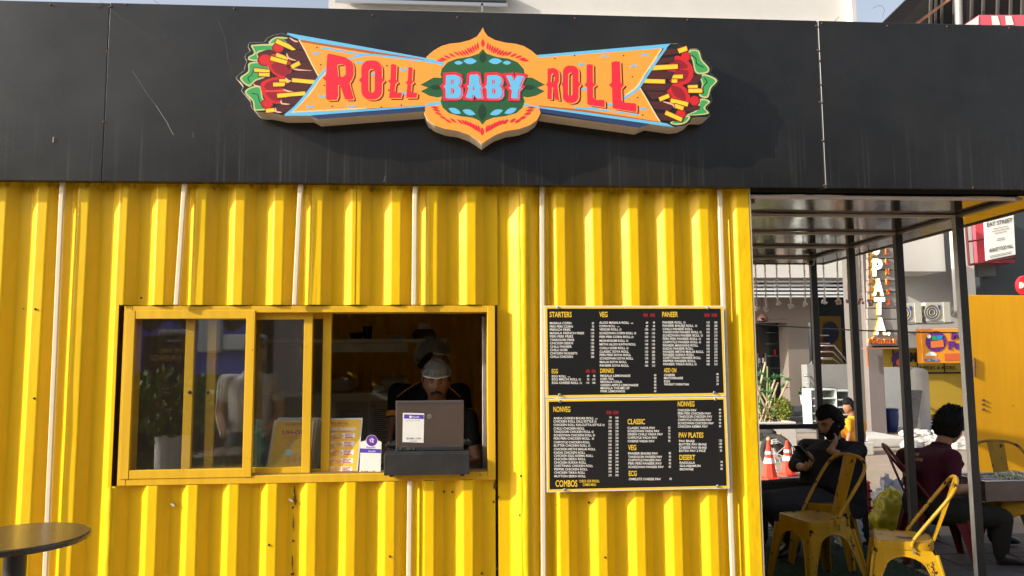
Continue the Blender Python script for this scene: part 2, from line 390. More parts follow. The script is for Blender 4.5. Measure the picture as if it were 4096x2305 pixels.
for x0, x1, dy in ((XL, s1-.002, .004), (s1+.002, s2-.003, 0), (s2+.003, XE, 0)):
    m = MB(); m.box(x0, x1, YF-(.004 if dy == 0 else 0), -.022, ZB, ZT); fas.append(m.obj('fascia_panel', M['acp'], kiosk, bevel=.003))
m = MB(); m.box(s2-.0028, s2+.0028, YF+.002, -.02, ZB, ZT-.01); m.obj('joint_strip', mat('joint_alloy', (.38, .33, .28), .4, .6), kiosk)
m = MB(); m.box(XL, XE, -.0215, .12, ZB+.03, ZT-.02); m.obj('fascia_backing', M['dark'], kiosk)
def screw_at(x, y, Y, par, r=.0055, mt='rust'):
    p_ = at(x, y, Y); t = MB(); t.lathe((0,0,0), [(r, 0), (r, r*.5), (r*.55, r*.9)], 10)
    t.v = [(v[0]+p_.x, Y-v[2], v[1]+p_.z) for v in t.v]; return t.obj('screw', M[mt], par, smooth=True, ang=40)
for x, y in ((202, 19), (440, 29), (446, 26), (504, 18), (938, 35), (429, 207), (416, 488), (1490, 62), (1830, 70), (2300, 74), (2750, 80), (3264, 104), (3287, 95), (3270, 201), (3278, 244), (3285, 340), (3279, 409), (3549, 104), (3788, 107), (4036, 113), (3290, 563), (3297, 742), (3892, 752)):
    screw_at(x, y, YF-.004, fas[1] if 430 < x < 3284 else (fas[0] if x < 430 else fas[2]))
# holes, bolts and scars on the yellow sheets
def wall_at(px, py):                             # the point of the ribbed wall seen at a photograph pixel
    Y = 0.0
    for _ in range(4):
        p = at(px, py, Y); xs = low_ribs if (px > 465 and px < 1990 and py > 1930) else (left_ribs if px < 480 else (right_ribs if px > 2165 else [xv(2080, 1500)])); Y = D_
        for xx in xs:
            if xx-B_ <= p.x <= xx: Y = D_*(xx-p.x)/B_
            elif xx <= p.x <= xx+A_: Y = 0.0
            elif xx+A_ <= p.x <= xx+A_+B_: Y = D_*(p.x-xx-A_)/B_
    return at(px, py, Y-.003)
def dot_at(x, y, r, mt, nm='screw'):
    p_ = wall_at(x, y); t = MB(); t.lathe((0,0,0), [(r, 0), (r, r*.5), (r*.55, r*.9)], 10); t.v = [(v[0]+p_.x, p_.y-v[2], v[1]+p_.z) for v in t.v]; t.obj(nm, M[mt], kiosk, smooth=True, ang=40)
for x, y in ((142, 1237), (137, 1594)): dot_at(x, y, .006, 'dark')
screw_at(565, 1192, -.016, kiosk, .006, 'dark')
for x, y in ((1776, 1967), (1810, 1968), (2083, 1904), (1928, 2294), (1993, 1989), (1974, 2008), (1559, 2226), (1172, 2030), (1173, 2164), (1075, 2180), (1168, 2297), (2355, 2010), (2420, 2230)): dot_at(x, y, .006, 'rust')
for x, y in ((697, 2016), (1168, 1998)):
    p_ = wall_at(x, y); t = MB(); t.bar((p_.x-.012, p_.y-.012, p_.z+.004), (p_.x+.012, p_.y-.02, p_.z-.006), .012, .012); t.bar((p_.x+.004, p_.y+.01, p_.z-.002), (p_.x+.004, p_.y-.015, p_.z-.002), .007, .007); t.obj('bolt', M['screw'], kiosk, bevel=.001)
rd = random.Random(21)
def patch(cx, cy, rx, ry, nm='rust_patch'):
    pts = []
    for i in range(26):
        t = 6.2832*i/26; k = 1+.5*noise.noise(Vector((2*math.cos(t)+cx, 2*math.sin(t)+cy, 0)))+.35*rd.uniform(-1, 1); pts.append((cx+rx*k*math.cos(t), cy+ry*k*math.sin(t)))
    c_ = wall_at(cx, cy); m = MB(); v = [wall_at(*p) for p in pts]; v = [Vector((q.x, q.y-.004, q.z)) for q in v]
    m.add([Vector((c_.x, c_.y-.004, c_.z))]+v, [(0, i+1, (i+1) % 26+1) for i in range(26)]); m.obj(nm, M['rust'], kiosk, fix=False)
for a_ in ((1181, 1996, 6, 24), (1178, 1962, 3, 16), (1979, 1942, 5, 18), (1172, 2295, 6, 5), (1170, 2250, 3, 26), (1174, 2090, 2.5, 30), (3010, 800, 10, 14), (2990, 830, 4, 22), (96, 1236, 5, 2), (2078, 2060, 3, 6), (2101, 1180, 2, 18)): patch(*a_)
def scratch(pts, w, mt):
    m = MB(); P = [at(x, y, YF-.0048) for x, y in pts]
    for i in range(len(P)-1): m.poly([P[i]-Vector((w, 0, 0)), P[i]+Vector((w, 0, 0)), P[i+1]+Vector((w, 0, 0)), P[i+1]-Vector((w, 0, 0))])
    m.obj('scratch', mt, kiosk, fix=False)
SC = mat('scratch_grey', (.16, .15, .14), .7); SD = mat('dull_smear', (.030, .029, .028), .6)
scratch([(530, 285), (557, 325), (585, 372), (610, 405), (624, 422)], .0008, SC); scratch([(624, 422), (645, 455), (668, 490), (680, 515), (694, 540)], .0020, SC); scratch([(1541, 703), (1535, 730)], .001, SC); scratch([(214, 548), (212, 570)], .004, SC); scratch([(772, 530), (773, 552)], .0009, SC)
scratch([(440, 32), (487, 80), (521, 94), (575, 130), (625, 158)], .0016, SD); scratch([(868, 70), (900, 150), (915, 250), (935, 300)], .0014, SD)
for pts in ([(372, 24), (395, 32), (412, 12), (400, 6)], [(615, 2), (628, 10), (636, 18)], [(3338, 84), (3350, 70), (3358, 66), (3352, 76), (3340, 86)], [(3490, 34), (3515, 22), (3530, 25), (3538, 40), (3530, 70)]):
    m = MB(); m.tube([at(x, y, YF-.003) for x, y in pts], .0011, 5); m.obj('loose_wire', M['rust'], kiosk)
# ================================================================ the shop sign
YS = YF-.125; LAY = .00003
def LP(x, y): return (900+x/2.4533, 80+y/2.4533)
def RP(x, y): return (1850+x/2.4533, 80+y/2.4533)
PAL = [('orange', (.90, .33, .045)), ('sky_blue', (.13, .47, .75)), ('navy', (.025, .045, .12)), ('maple', (.42, .11, .02)), ('black', (.012, .014, .014)), ('lime', (.50, .52, .22)),
       ('leaf', (.05, .33, .09)), ('meat', (.075, .018, .016)), ('pink', (.78, .42, .30)), ('tomato', (.60, .02, .02)), ('wine', (.28, .012, .02)), ('fry', (.83, .58, .03)), ('fry_edge', (.85, .27, .02)),
       ('red', (.72, .022, .045)), ('deep_green', (.022, .10, .035)), ('dark_green', (.014, .045, .022)), ('plum', (.09, .012, .02)), ('cream', (.72, .62, .33)), ('red_light', (.80, .06, .05))]
PI_ = {k: i for i, (k, c) in enumerate(PAL)}
PM = [mat('sign_'+k, c, .30, spec=.45, bump=.015, bs=3) for k, c in PAL]
sign = thing('shop_sign', 'large sign of two food rolls reading ROLL BABY ROLL on the black fascia', 'sign', at(1930, 350, YF))
class Art:
    def __init__(s, P, base=YS): s.P = P; s.mb = MB(); s.k = 0; s.base = base
    def w(s, x, y, k): return at(*s.P(x, y), s.base-LAY*k)
    def poly(s, col, pts, n=0):
        s.k += 1; s.mb.cur = PI_[col]
        if n: pts = cr(pts, n)
        s.mb.poly([s.w(x, y, s.k) for x, y in pts])
    def holes(s, col, polys, dx=0, dy=0):
        s.k += 1; s.mb.cur = PI_[col]
        v, f = shape2d([[(x+dx, -(y+dy)) for x, y in p] for p in polys])
        s.mb.add([s.w(x, -y, s.k) for x, y, z in v], f)
    def stroke(s, col, pts, wd, n=5, taper=False):
        s.k += 1; s.mb.cur = PI_[col]; pts = cr(pts, n, False) if len(pts) > 2 else pts; a, b = [], []
        for i, p in enumerate(pts):
            q0, q1 = pts[max(0, i-1)], pts[min(len(pts)-1, i+1)]; dx, dy = q1[0]-q0[0], q1[1]-q0[1]; L = math.hypot(dx, dy) or 1
            h = wd/2*(1-abs(2*i/(len(pts)-1)-1)**3 if taper else 1)
            a.append((p[0]-dy/L*h, p[1]+dx/L*h)); b.append((p[0]+dy/L*h, p[1]-dx/L*h))
        for i in range(len(pts)-1): s.mb.poly([s.w(*q, s.k) for q in (a[i], a[i+1], b[i+1], b[i])])
    def ell(s, col, cx, cy, rx, ry, ang=0, pointed=False):
        c, d = math.cos(R(ang)), math.sin(R(ang)); pts = []
        for i in range(20):
            t = 2*math.pi*i/20; x = rx*math.cos(t); y = ry*math.sin(t)*(abs(math.sin(t)) if pointed else 1)
            pts.append((cx+x*c-y*d, cy+x*d+y*c))
        s.poly(col, pts)
    def fry(s, a, b, wd):
        wd *= 1.22
        dx, dy = b[0]-a[0], b[1]-a[1]; L = math.hypot(dx, dy); nx, ny = -dy/L, dx/L
        for col, h in (('black', wd/2+6), ('fry_edge', wd/2), ('fry', wd/2-6)):
            e = (h-wd/2)/L
            p, q = (a[0]-dx*e, a[1]-dy*e), (b[0]+dx*e, b[1]+dy*e)
            s.poly(col, [(p[0]+nx*h, p[1]+ny*h), (q[0]+nx*h, q[1]+ny*h), (q[0]-nx*h, q[1]-ny*h), (p[0]-nx*h, p[1]-ny*h)])
    def meat(s, pts, edge):
        s.poly('black', offs(pts, 7)); s.poly('meat', pts)
        if edge: s.stroke('pink', edge, 16, taper=True)
def offs(p, d):
    n = len(p); A = sum(p[i][0]*p[(i+1) % n][1]-p[(i+1) % n][0]*p[i][1] for i in range(n)); sg = 1 if A > 0 else -1; out = []
    for i in range(n):
        a, b, c = p[i-1], p[i], p[(i+1) % n]
        def nn(u, v):
            dx, dy = v[0]-u[0], v[1]-u[1]; L = math.hypot(dx, dy) or 1; return (dy/L*sg, -dx/L*sg)
        n1, n2 = nn(a, b), nn(b, c); mx, my = n1[0]+n2[0], n1[1]+n2[1]; L = math.hypot(mx, my) or 1; k = min(1.6, 2/max(L, .6)/1.0)
        out.append((b[0]+mx/L*d*min(1.5, k), b[1]+my/L*d*min(1.5, k)))
    return out
side = mat('sign_cream_return', (.66, .58, .48), .45, var=.12, vs=6, spec=.3)
def body(name, P, pts, y):
    m = MB(); f = [at(*P(x, yy), y) for x, yy in pts]; m.slab(f, (0, YF-.001-y, 0)); return m.obj(name, side, sign, bevel=.0015)
def rounded_o(x0, x1, y0, y1, sx0, sx1, ym):
    r = (x1-x0)*.42; o = []
    def arc(cx, cy, a0, a1):
        for i in range(6): t = R(a0+(a1-a0)*i/5); o.append((cx+r*math.cos(t), cy+r*math.sin(t)))
    arc(x1-r, y0+r, -90, 0); o.extend([(x1, ym-28), (sx1, ym), (x1, ym+28)]); arc(x1-r, y1-r, 0, 90); arc(x0+r, y1-r, 90, 180); o.extend([(x0, ym+28), (sx0, ym), (x0, ym-28)]); arc(x0+r, y0+r, 180, 270)
    return o
def pill(x0, x1, y0, y1):
    r = (x1-x0)/2; c = (x0+x1)/2
    return [(c+r*math.cos(R(t)), y0+r+r*math.sin(R(t))) for t in range(180, 361, 30)]+[(c+r*math.cos(R(t)), y1-r+r*math.sin(R(t))) for t in range(0, 181, 30)]
# ---- left roll
outL = [(612,127),(1960,372),(2150,420),(2140,830),(1960,850),(1965,895),(1940,900),(905,978),(835,938),(590,940)]+cr([(560,938),(430,912),(320,905),(265,865),(250,800),(235,755),(185,725),(160,690),(178,655),(150,612),(108,575),(125,545),(185,495),(197,445),(213,405),(193,370),(208,330),(245,305),(226,270),(232,232),(268,218),(380,216),(410,180),(480,147),(560,133)], 3, False)+[(610,148)]
bl = body('roll_panel', LP, outL, YS)
a = Art(LP)
a.poly('black', offs(outL, -2))
def lettuce(A, pts):
    A.poly('lime', cr(pts, 4)); A.poly('leaf', cr(offs(pts, -14), 4))
for pts in ([(430,215),(500,168),(615,175),(660,215),(560,225),(455,243)], [(255,255),(290,243),(470,240),(480,300),(330,320),(330,400),(235,395),(232,360),(285,325)], [(240,420),(415,415),(440,480),(400,560),(300,600),(235,655),(145,575),(225,505)], [(195,700),(260,656),(350,655),(370,760),(420,870),(330,890),(285,880),(270,800),(215,740)]): lettuce(a, pts)
a.stroke('black', [(275,500),(260,540),(225,570),(245,610)], 8); a.stroke('black', [(262,720),(320,735),(335,790),(360,835)], 8)
a.poly('meat', cr([(320,330),(400,296),(470,295),(480,330),(440,350),(340,355)], 4)); a.poly('meat', cr([(280,625),(350,585),(470,545),(440,610),(350,650)], 4)); a.stroke('pink', [(282,625),(295,645),(345,652)], 14, taper=True)
for x, y, r_ in ((390, 395, 62), (520, 275, 50), (412, 825, 52)): a.ell('wine', x, y, r_*1.2, r_); a.ell('tomato', x+4, y-3, r_*.95, r_*.8)
a.poly('tomato', cr([(410,440),(430,360),(510,330),(610,380),(660,450),(640,530),(580,560),(490,540)], 4)); a.poly('wine', cr([(455,440),(540,420),(640,490),(620,540),(560,548),(490,510)], 4))
a.poly('tomato', cr([(348,650),(380,600),(480,565),(600,560),(640,640),(600,720),(560,815),(470,815),(390,770)], 4)); a.poly('wine', cr([(385,650),(440,600),(540,590),(580,640),(540,680),(420,690)], 4)); a.poly('wine', cr([(400,715),(540,715),(540,790),(470,790)], 4)); a.stroke('red_light', [(395,700),(600,695)], 14)
for f in (((500,205),(710,298),38),((500,340),(620,385),34),((445,375),(610,420),36),((285,490),(440,508),32),((330,535),(440,540),30),((530,600),(640,598),34),((470,635),(590,632),34),((400,893),(500,882),34)): a.fry(*f)
a.meat([(590,195),(640,180),(740,215),(770,290),(700,285),(640,240)], [(630,172),(680,205),(720,215)])
a.meat([(590,345),(600,318),(700,298),(785,305),(835,405),(700,400),(630,380)], [(605,325),(625,375),(700,400)])
a.meat([(610,455),(690,412),(840,410),(875,500),(760,492),(640,482)], [(640,478),(760,495),(870,502)])
a.fry((735,420),(650,465),36)
a.meat([(590,560),(690,505),(870,506),(918,562),(880,590),(700,590),(640,600)], [(592,565),(620,595),(650,600)])
a.fry((655,592),(890,612),36)
a.meat([(565,665),(640,615),(875,636),(830,700),(720,715),(600,690)], [(568,680),(620,700),(700,715)])
a.fry((510,745),(790,722),36)
a.meat([(545,790),(620,760),(790,745),(745,805),(700,835),(560,825)], [(552,785),(558,820),(640,828)])
a.meat([(490,875),(520,832),(700,848),(650,905),(520,908)], [(495,860),(505,900),(560,908)]); a.meat([(540,925),(650,912),(610,938)], None)
orL = [(735,193),(790,300),(850,420),(922,556),(870,640),(760,790),(620,938),(1380,872),(1960,838),(2120,805),(2160,425),(1950,395)]
a.poly('orange', orL)
a.stroke('cream', [(725,192),(790,310),(850,430),(918,556)], 12)
a.poly('sky_blue', [(612,127),(1960,372),(2150,415),(2140,440),(1990,405),(720,190),(690,178),(625,150)])
a.poly('maple', [(735,195),(1950,385),(2010,415),(1920,405),(1480,340),(760,220)])
a.stroke('sky_blue', [(940,270),(1330,337),(1480,345),(1990,408),(2150,440)], 18); a.stroke('sky_blue', [(1480,343),(1330,352),(1230,380),(1120,420)], 18)
a.stroke('cream', [(1010,490),(925,585),(840,710),(710,850),(640,915)], 18); a.stroke('sky_blue', [(1000,475),(910,580),(820,705),(690,855),(590,938)], 26)
a.stroke('cream', [(660,906),(1000,885),(1390,866)], 10); a.poly('sky_blue', [(590,940),(640,912),(1380,876),(1958,840),(2000,815),(2120,803),(2120,830),(1957,852),(835,940)])
a.poly('navy', [(835,938),(1957,852),(1965,895),(1940,900),(905,976)])
def smile(A, x, y, fl=1, s=1.0): A.stroke('sky_blue', [(x-34*s, y-10*fl), (x-16*s, y+8*fl), (x+16*s, y+8*fl), (x+34*s, y-10*fl)], 17)
for x, y in ((897,322),(1318,414),(1440,528),(1752,482),(955,745),(835,848),(1237,846),(1765,712)): smile(a, x, y)
for x, y in ((902,270),(940,440),(975,643),(1052,849),(1588,449),(1605,690),(1533,857),(1730,836)): a.ell('plum', x, y, 8, 7)
lowerR = [(1003,345),(1020,330),(1180,365),(1245,410),(1262,455),(1262,540),(1240,590),(1222,615),(1232,660),(1265,770),(1255,782),(1190,782),(1175,770),(1130,642),(1108,640),(1112,740),(1095,785),(1005,787),(990,770),(990,600),(955,570),(990,548)]
letL = [[lowerR, [(1100,440),(1150,432),(1183,455),(1186,535),(1160,558),(1112,555)]],
        [rounded_o(1338,1540,397,782,1313,1566,592), pill(1408,1470,480,715)],
        [[(1628,440),(1650,432),(1683,445),(1678,585),(1698,607),(1672,630),(1665,700),(1690,714),(1737,716),(1725,767),(1610,766),(1622,625),(1597,600),(1624,582)]],
        [[(1800,468),(1815,462),(1842,472),(1835,590),(1852,610),(1830,630),(1825,700),(1845,714),(1886,716),(1880,763),(1778,765),(1790,635),(1770,612),(1793,598)]]]
def letters(A, lets, sx, sy):
    for lt in lets:
        A.holes('plum', lt, sx, sy)
    for lt in lets: A.holes('orange', lt, sx*.5, sy*.5)
    for lt in lets: A.holes('red', lt)
ol = a.mb.obj('roll_print', PM, bl, fix=False)
b = Art(LP, YS-LAY*a.k-LAY); letters(b, letL, 20, 17); b.mb.obj('lettering', PM, bl, fix=False)
# ---- right roll
outR = [(560,400),(730,345),(2040,233)]+cr([(2110,232),(2150,262),(2190,258),(2212,290),(2260,280),(2315,284),(2347,325),(2358,390),(2420,420),(2450,470),(2435,525),(2470,548),(2512,590),(2500,625),(2440,700),(2440,750),(2450,800),(2402,862),(2430,925),(2400,957),(2262,962),(2232,1010),(2160,1045)], 3, False)+[(2080,1055),(1835,1020),(1735,1062),(770,925),(755,868),(560,815)]
br = body('roll_panel', RP, outR, YS)
a = Art(RP); a.poly('black', offs(outR, -2))
for pts in ([(2215,305),(2315,298),(2350,390),(2420,470),(2400,522),(2290,522),(2255,400)], [(2380,532),(2500,590),(2440,670),(2405,765),(2320,740),(2350,640),(2330,560)], [(2335,775),(2430,800),(2380,862),(2412,922),(2200,935),(2300,880)], [(2040,1005),(2190,940),(2235,955),(2190,1012),(2100,1032)]): lettuce(a, pts)
a.stroke('black', [(2250,345),(2290,380),(2300,430),(2365,465)], 9); a.stroke('black', [(2370,565),(2400,610),(2360,660),(2365,720)], 9)
a.poly('meat', cr([(2180,610),(2250,545),(2345,540),(2330,590),(2260,640)], 4)); a.poly('meat', cr([(2180,860),(2260,850),(2330,845),(2310,885),(2200,895)], 4))
for x, y, r_ in ((2195, 360, 50), (2280, 795, 52), (2145, 925, 52)): a.ell('wine', x, y, r_, r_); a.ell('tomato', x-6, y-4, r_*.85, r_*.85)
a.poly('tomato', cr([(2080,360),(2180,380),(2250,450),(2265,540),(2210,620),(2080,640),(2000,520)], 4)); a.poly('wine', cr([(2090,390),(2170,410),(2210,470),(2090,475)], 4)); a.poly('wine', cr([(2090,500),(2215,500),(2190,590),(2100,600)], 4))
a.poly('tomato', cr([(2000,640),(2100,620),(2200,680),(2235,780),(2190,850),(2080,840),(2010,760)], 4)); a.poly('wine', cr([(2050,650),(2140,670),(2190,740),(2180,790),(2080,740)], 4))
for f in (((2110,310),(2205,278),40),((2030,560),(2165,555),34),((2050,600),(2110,600),32),((2040,790),(2215,830),38),((2080,840),(2170,870),36),((2210,660),(2310,655),32),((2215,695),(2355,695),36)): a.fry(*f)
for p_, e in (([(1985,285),(2100,285),(2120,330),(1940,355)], [(2105,290),(2118,325)]), ([(1905,380),(2070,365),(2072,410),(1880,440)], [(2066,370),(2070,408)]), ([(1860,492),(2072,515),(2040,582),(1790,562)], [(1960,488),(2070,512)]), ([(1745,640),(2060,622),(2000,692),(1780,692)], [(1990,605),(2055,630)]), ([(1800,702),(2000,708),(2040,750),(1860,782)], [(1930,705),(2030,745)]), ([(1840,800),(2000,802),(2080,850),(2030,892),(1880,872)], [(1960,800),(2060,830),(2075,860)]), ([(1900,912),(2040,932),(2130,990),(1960,985)], [(2060,900),(2125,950)])): a.meat(p_, e)
for f in (((1850,472),(2115,457),40),((1760,598),(1990,605),36),((1930,782),(2030,742),36),((1990,908),(2155,982),36)): a.fry(*f)
orR = [(740,362),(1955,275),(1900,400),(1800,530),(1730,645),(1800,760),(1880,900),(1948,1012),(1180,895),(640,830),(560,815),(560,405)]
a.poly('orange', orR); a.stroke('cream', [(1730,650),(1800,765),(1880,905),(1945,1010)], 12)
a.poly('sky_blue', [(730,345),(2040,233),(1990,290),(1960,278),(1900,282),(750,370),(650,390),(560,415),(560,400)])
a.stroke('cream', [(1955,282),(1880,395),(1780,545),(1715,650),(1600,745)], 16); a.stroke('sky_blue', [(1995,275),(1900,410),(1800,560),(1715,680),(1600,760),(1470,825),(1250,868),(1100,860)], 24)
a.poly('maple', [(640,825),(900,855),(1180,880),(1945,1000),(1950,1012),(1180,905),(700,850)]); a.stroke('sky_blue', [(1180,872),(1450,895),(1735,935)], 14)
a.poly('sky_blue', [(600,822),(700,845),(1200,905),(2000,1015),(2080,1052),(1835,1022),(755,868),(610,845)])
a.poly('navy', [(755,866),(1835,1020),(1735,1060),(770,908)])
for x, y in ((1397,358),(1790,348),(1680,455),(1770,880),(1205,685)): smile(a, x, y, -1)
for x, y in ((1168,437),(888,742)): a.stroke('sky_blue', [(x-26, y+8), (x+26, y-8)], 20)
for x, y in ((1100,350),(905,380),(1580,350),(1667,558),(1718,762),(1768,934)): a.ell('plum', x, y, 8, 7)
a.mb.obj('roll_print', PM, br, fix=False)
letR = [[[(835,480),(895,470),(935,492),(947,530),(945,600),(930,640),(950,788),(910,782),(888,662),(878,662),(875,780),(832,775),(835,655),(817,635),(835,615)], [(868,540),(885,527),(905,540),(905,595),(890,612),(866,610)]],
        [rounded_o(985,1138,448,815,972,1160,632), pill(1036,1080,518,748)],
        [[(1218,440),(1245,433),(1278,440),(1280,612),(1308,637),(1280,660),(1282,760),(1310,785),(1385,785),(1394,800),(1395,857),(1240,835),(1225,825),(1222,660),(1196,635),(1218,615)]],
        [[(1462,415),(1500,405),(1545,410),(1552,615),(1588,637),(1555,675),(1560,790),(1590,812),(1690,818),(1706,830),(1706,905),(1490,870),(1472,860),(1468,670),(1435,637),(1465,615)]]]
b = Art(RP, YS-LAY*a.k-LAY); letters(b, letR, 24, 16); b.mb.obj('lettering', PM, br, fix=False)
# ---- medallion
hr = [(200,72),(215,115),(250,160),(320,197),(420,222),(520,233),(600,255),(680,302),(745,360),(745,420),(745,820),(765,918),(730,985),(660,1035),(560,1070),(430,1090),(320,1130),(240,1180),(195,1215)]
hl = [(395-x, y) for x, y in reversed(hr[1:-1])]
hl = [(x-2 if y < 600 else x-8, y) for x, y in hl]
outM = hr+hl
YM = YS-.035
bm_ = body('medallion_panel', RP, outM, YS-.002)
a = Art(RP, YS-.0025)
a.poly('orange', offs(outM, -1))
gr = [(200,283),(235,330),(330,362),(450,380),(540,415),(600,480),(612,540),(590,600),(590,735),(612,800),(590,860),(530,915),(420,945),(300,960),(232,988),(195,1030)]
a.poly('deep_green', gr+[(396-x, y) for x, y in reversed(gr[1:-1])])
def both(fn):
    fn(lambda x: x, 1); fn(lambda x: 396-x, -1)
both(lambda X, s: a.poly('deep_green', [(X(x), y) for x, y in ((570,570),(680,565),(740,598),(810,637),(735,665),(806,700),(720,745),(640,762),(570,748))]))
a.ell('dark_green', 200, 372, 55, 36, 90, True); a.ell('dark_green', 195, 905, 85, 44, 90, True); both(lambda X, s: a.ell('dark_green', X(655), 662, 66, 27, 0, True))
both(lambda X, s: a.ell('sky_blue', X(322), 405, 67, 30, 0, True)); both(lambda X, s: a.ell('sky_blue', X(435), 421, 43, 19, 0, True))
both(lambda X, s: a.ell('sky_blue', X(333), 907, 67, 28, -18*s, True)); both(lambda X, s: a.ell('sky_blue', X(472), 893, 66, 27, -22*s, True))
a.ell('red', 200, 228, 42, 18, 90, True); a.ell('red', 193, 1095, 41, 18, 90, True)
top = [(246,256),(268,270),(291,283),(312,296),(335,300),(357,316),(384,322),(412,330),(452,331),(500,345),(548,362),(586,382),(614,397)]
bot = [(236,1070),(258,1060),(282,1050),(305,1035),(328,1025),(352,1012),(382,1004),(420,998),(490,985),(540,990),(590,957),(635,918),(655,886),(670,858)]
for ps, s0 in ((top, -1), (bot, 1)):
    for i, (x, y) in enumerate(ps):
        t = i/(len(ps)-1); an = 78*(1-t)**.9+3
        both(lambda X, s: a.ell('red', X(x), y, 37, 10, an*s*s0*-1 if s0 == 1 else -an*s, True))
B2 = [[(242,545),(330,540),(372,556),(384,590),(380,622),(360,645),(388,680),(390,735),(372,762),(345,770),(240,768),(238,680),(217,655),(238,640)], [(290,588),(312,588),(318,605),(315,628),(292,634)], [(290,672),(316,672),(326,695),(320,722),(292,726)]]
A2 = [[(70,545),(85,537),(140,535),(155,542),(170,640),(192,655),(173,672),(190,765),(130,765),(122,738),(97,738),(90,768),(32,762),(60,672),(42,648),(65,640)], [(103,655),(118,653),(124,690),(100,692)]]
Y2 = [[(426,545),(482,545),(505,605),(535,545),(602,552),(555,655),(578,662),(545,692),(540,770),(478,768),(485,692),(455,665),(478,655)]]
B1 = [[(x-404, y-2) for x, y in p] for p in B2]
for lt in (B1, A2, B2, Y2): a.poly('red', offs(lt[0], 27))
for lt in (B1, A2, B2, Y2): a.holes('sky_blue', lt, 15, 9)
for lt in (B1, A2, B2, Y2): a.holes('red', lt, 9, 5)
a.mb.obj('medallion_print', PM, bm_, fix=False)
b = Art(RP, YS-.0025-LAY*a.k-LAY)
for lt in (B1, A2, B2, Y2): b.holes('sky_blue', lt)
b.mb.obj('lettering', PM, bm_, fix=False)
# ================================================================ the menu boards
def Q(x, y, Y=-.024): return at(2150+x/1.8125, 1200+y/1.8125, Y)
mb_black = mat('menu_black', (.012, .012, .013), .35, spec=.4); mb_yel = mat('menu_yellow', (.78, .52, .045), .4); mb_white = mat('menu_white', (.78, .76, .72), .5); mb_red = mat('menu_red', (.55, .02, .03), .5); mb_edge = mat('menu_edge', (.7, .7, .68), .5)
def board(label, c, inner, heads, reds, items, prices, extra, screws):
    o = thing('menu_board', label, 'menu board', Q(*c[3]))
    m = MB(); m.slab([Q(*p) for p in c], (0, .004, 0)); m.obj('panel', mb_edge, o)
    m = MB(); k = 6; ins = [(c[0][0]+k, c[0][1]+k), (c[1][0]-k, c[1][1]+k), (c[2][0]-k, c[2][1]-k), (c[3][0]+k, c[3][1]-k)]
    m.poly([Q(*p, -.0243) for p in ins]); m.obj('border', mb_yel, o)
    m = MB(); m.poly([Q(*p, -.0246) for p in inner]); m.obj('face', mb_black, o)
    fn = lambda x, y: Q(x, -y, -.0250)
    for s, x0, x1, y, cap in heads: h = MB(); put_text(h, s, fn, x0, x1, -y, cap, .018); h.obj('heading_lettering', mb_yel, o, fix=False)
    for x0, x1, y, w in reds:
        h = MB(); put_text(h, w, fn, x0, x1, -y, 11, .01); put_text(h, 'FILLING', fn, x0, x1, -y-12, 11, .01); h.obj('price_heading', mb_red, o, fix=False)
    h = MB()
    for s, x0, x1, y, cap in items: put_text(h, s, fn, x0, x1, -y, cap-1, .014)
    for s, xr, y in prices: w = 6.0*len(s)+2; put_text(h, s, fn, xr-w-2, xr, -y, 15, .012)
    for s, x, y in extra:
        if s == 'c':
            n = 12; ring = [(x+8*math.cos(2*math.pi*i/n), y-7+8*math.sin(2*math.pi*i/n)) for i in range(n)]; r2 = [(x+6*math.cos(2*math.pi*i/n), y-7+6*math.sin(2*math.pi*i/n)) for i in range(n)]
            for i in range(n): j = (i+1) % n; h.poly([fn(ring[i][0], -ring[i][1]), fn(ring[j][0], -ring[j][1]), fn(r2[j][0], -r2[j][1]), fn(r2[i][0], -r2[i][1])])
            put_text(h, 'C', fn, x-3, x+3, -(y-3), 8, .01)
        else: put_text(h, s, fn, x, x+20, -y, 10, .01)
    h.obj('item_lettering', mb_white, o, fix=False)
    for x, y in screws:
        p = Q(x, y, -.024); t = MB(); t.lathe((0,0,0), [(.0085, 0), (.0085, .002), (.0055, .0035), (.0055, .009), (.002, .0095)], 10)
        t.v = [(v[0]+p.x, -.024-v[2], v[1]+p.z) for v in t.v]; t.obj('screw', M['screw'], o, smooth=True, ang=40)
    return o
def rows(txt, x, xs_end, ys, cap=17): return [(t, x+(i*.35), e, y, cap) for i, (t, e, y) in enumerate(zip(txt, xs_end, ys))]
st = rows(['MASALA CORN','PERI PERI CORN','FRENCH FRIES','MASALA FRENCH FRIES','PERI PERI FRIES','TANDOORI FRIES','CHICKEN SEEKH','CHILLI PANEER','CHILLI GOBI','CHICKEN NUGGETS','CHILLI CHICKEN'], 89, [245,256,239,338,258,266,257,248,216,288,256], [176,201,224,249,273,298,322,347,371,395,420])
ys1 = [176,201,224,249,273,298,322,347,371,395,420]
veg = rows(['ALOO MASALA ROLL','CORN ROLL','VEGGIE ROLL','SCHEZWAN CORN ROLL','PERI PERI CORN ROLL','MUSHROOM ROLL','METHI ALOO KATHI ROLL','CHILLI GOBI ROLL','CLASSIC SOYA ROLL','PERI PERI SOYA ROLL','SCHEZWAN SOYA ROLL','MALAI SOYA ROLL','PANEER SOYA ROLL'], 448, [664,565,586,693,676,635,713,637,662,678,694,647,662], [173,198,222,249,276,304,330,357,383,407,432,458,484])
ysv = [173,198,222,249,276,304,330,357,383,407,432,458,484]
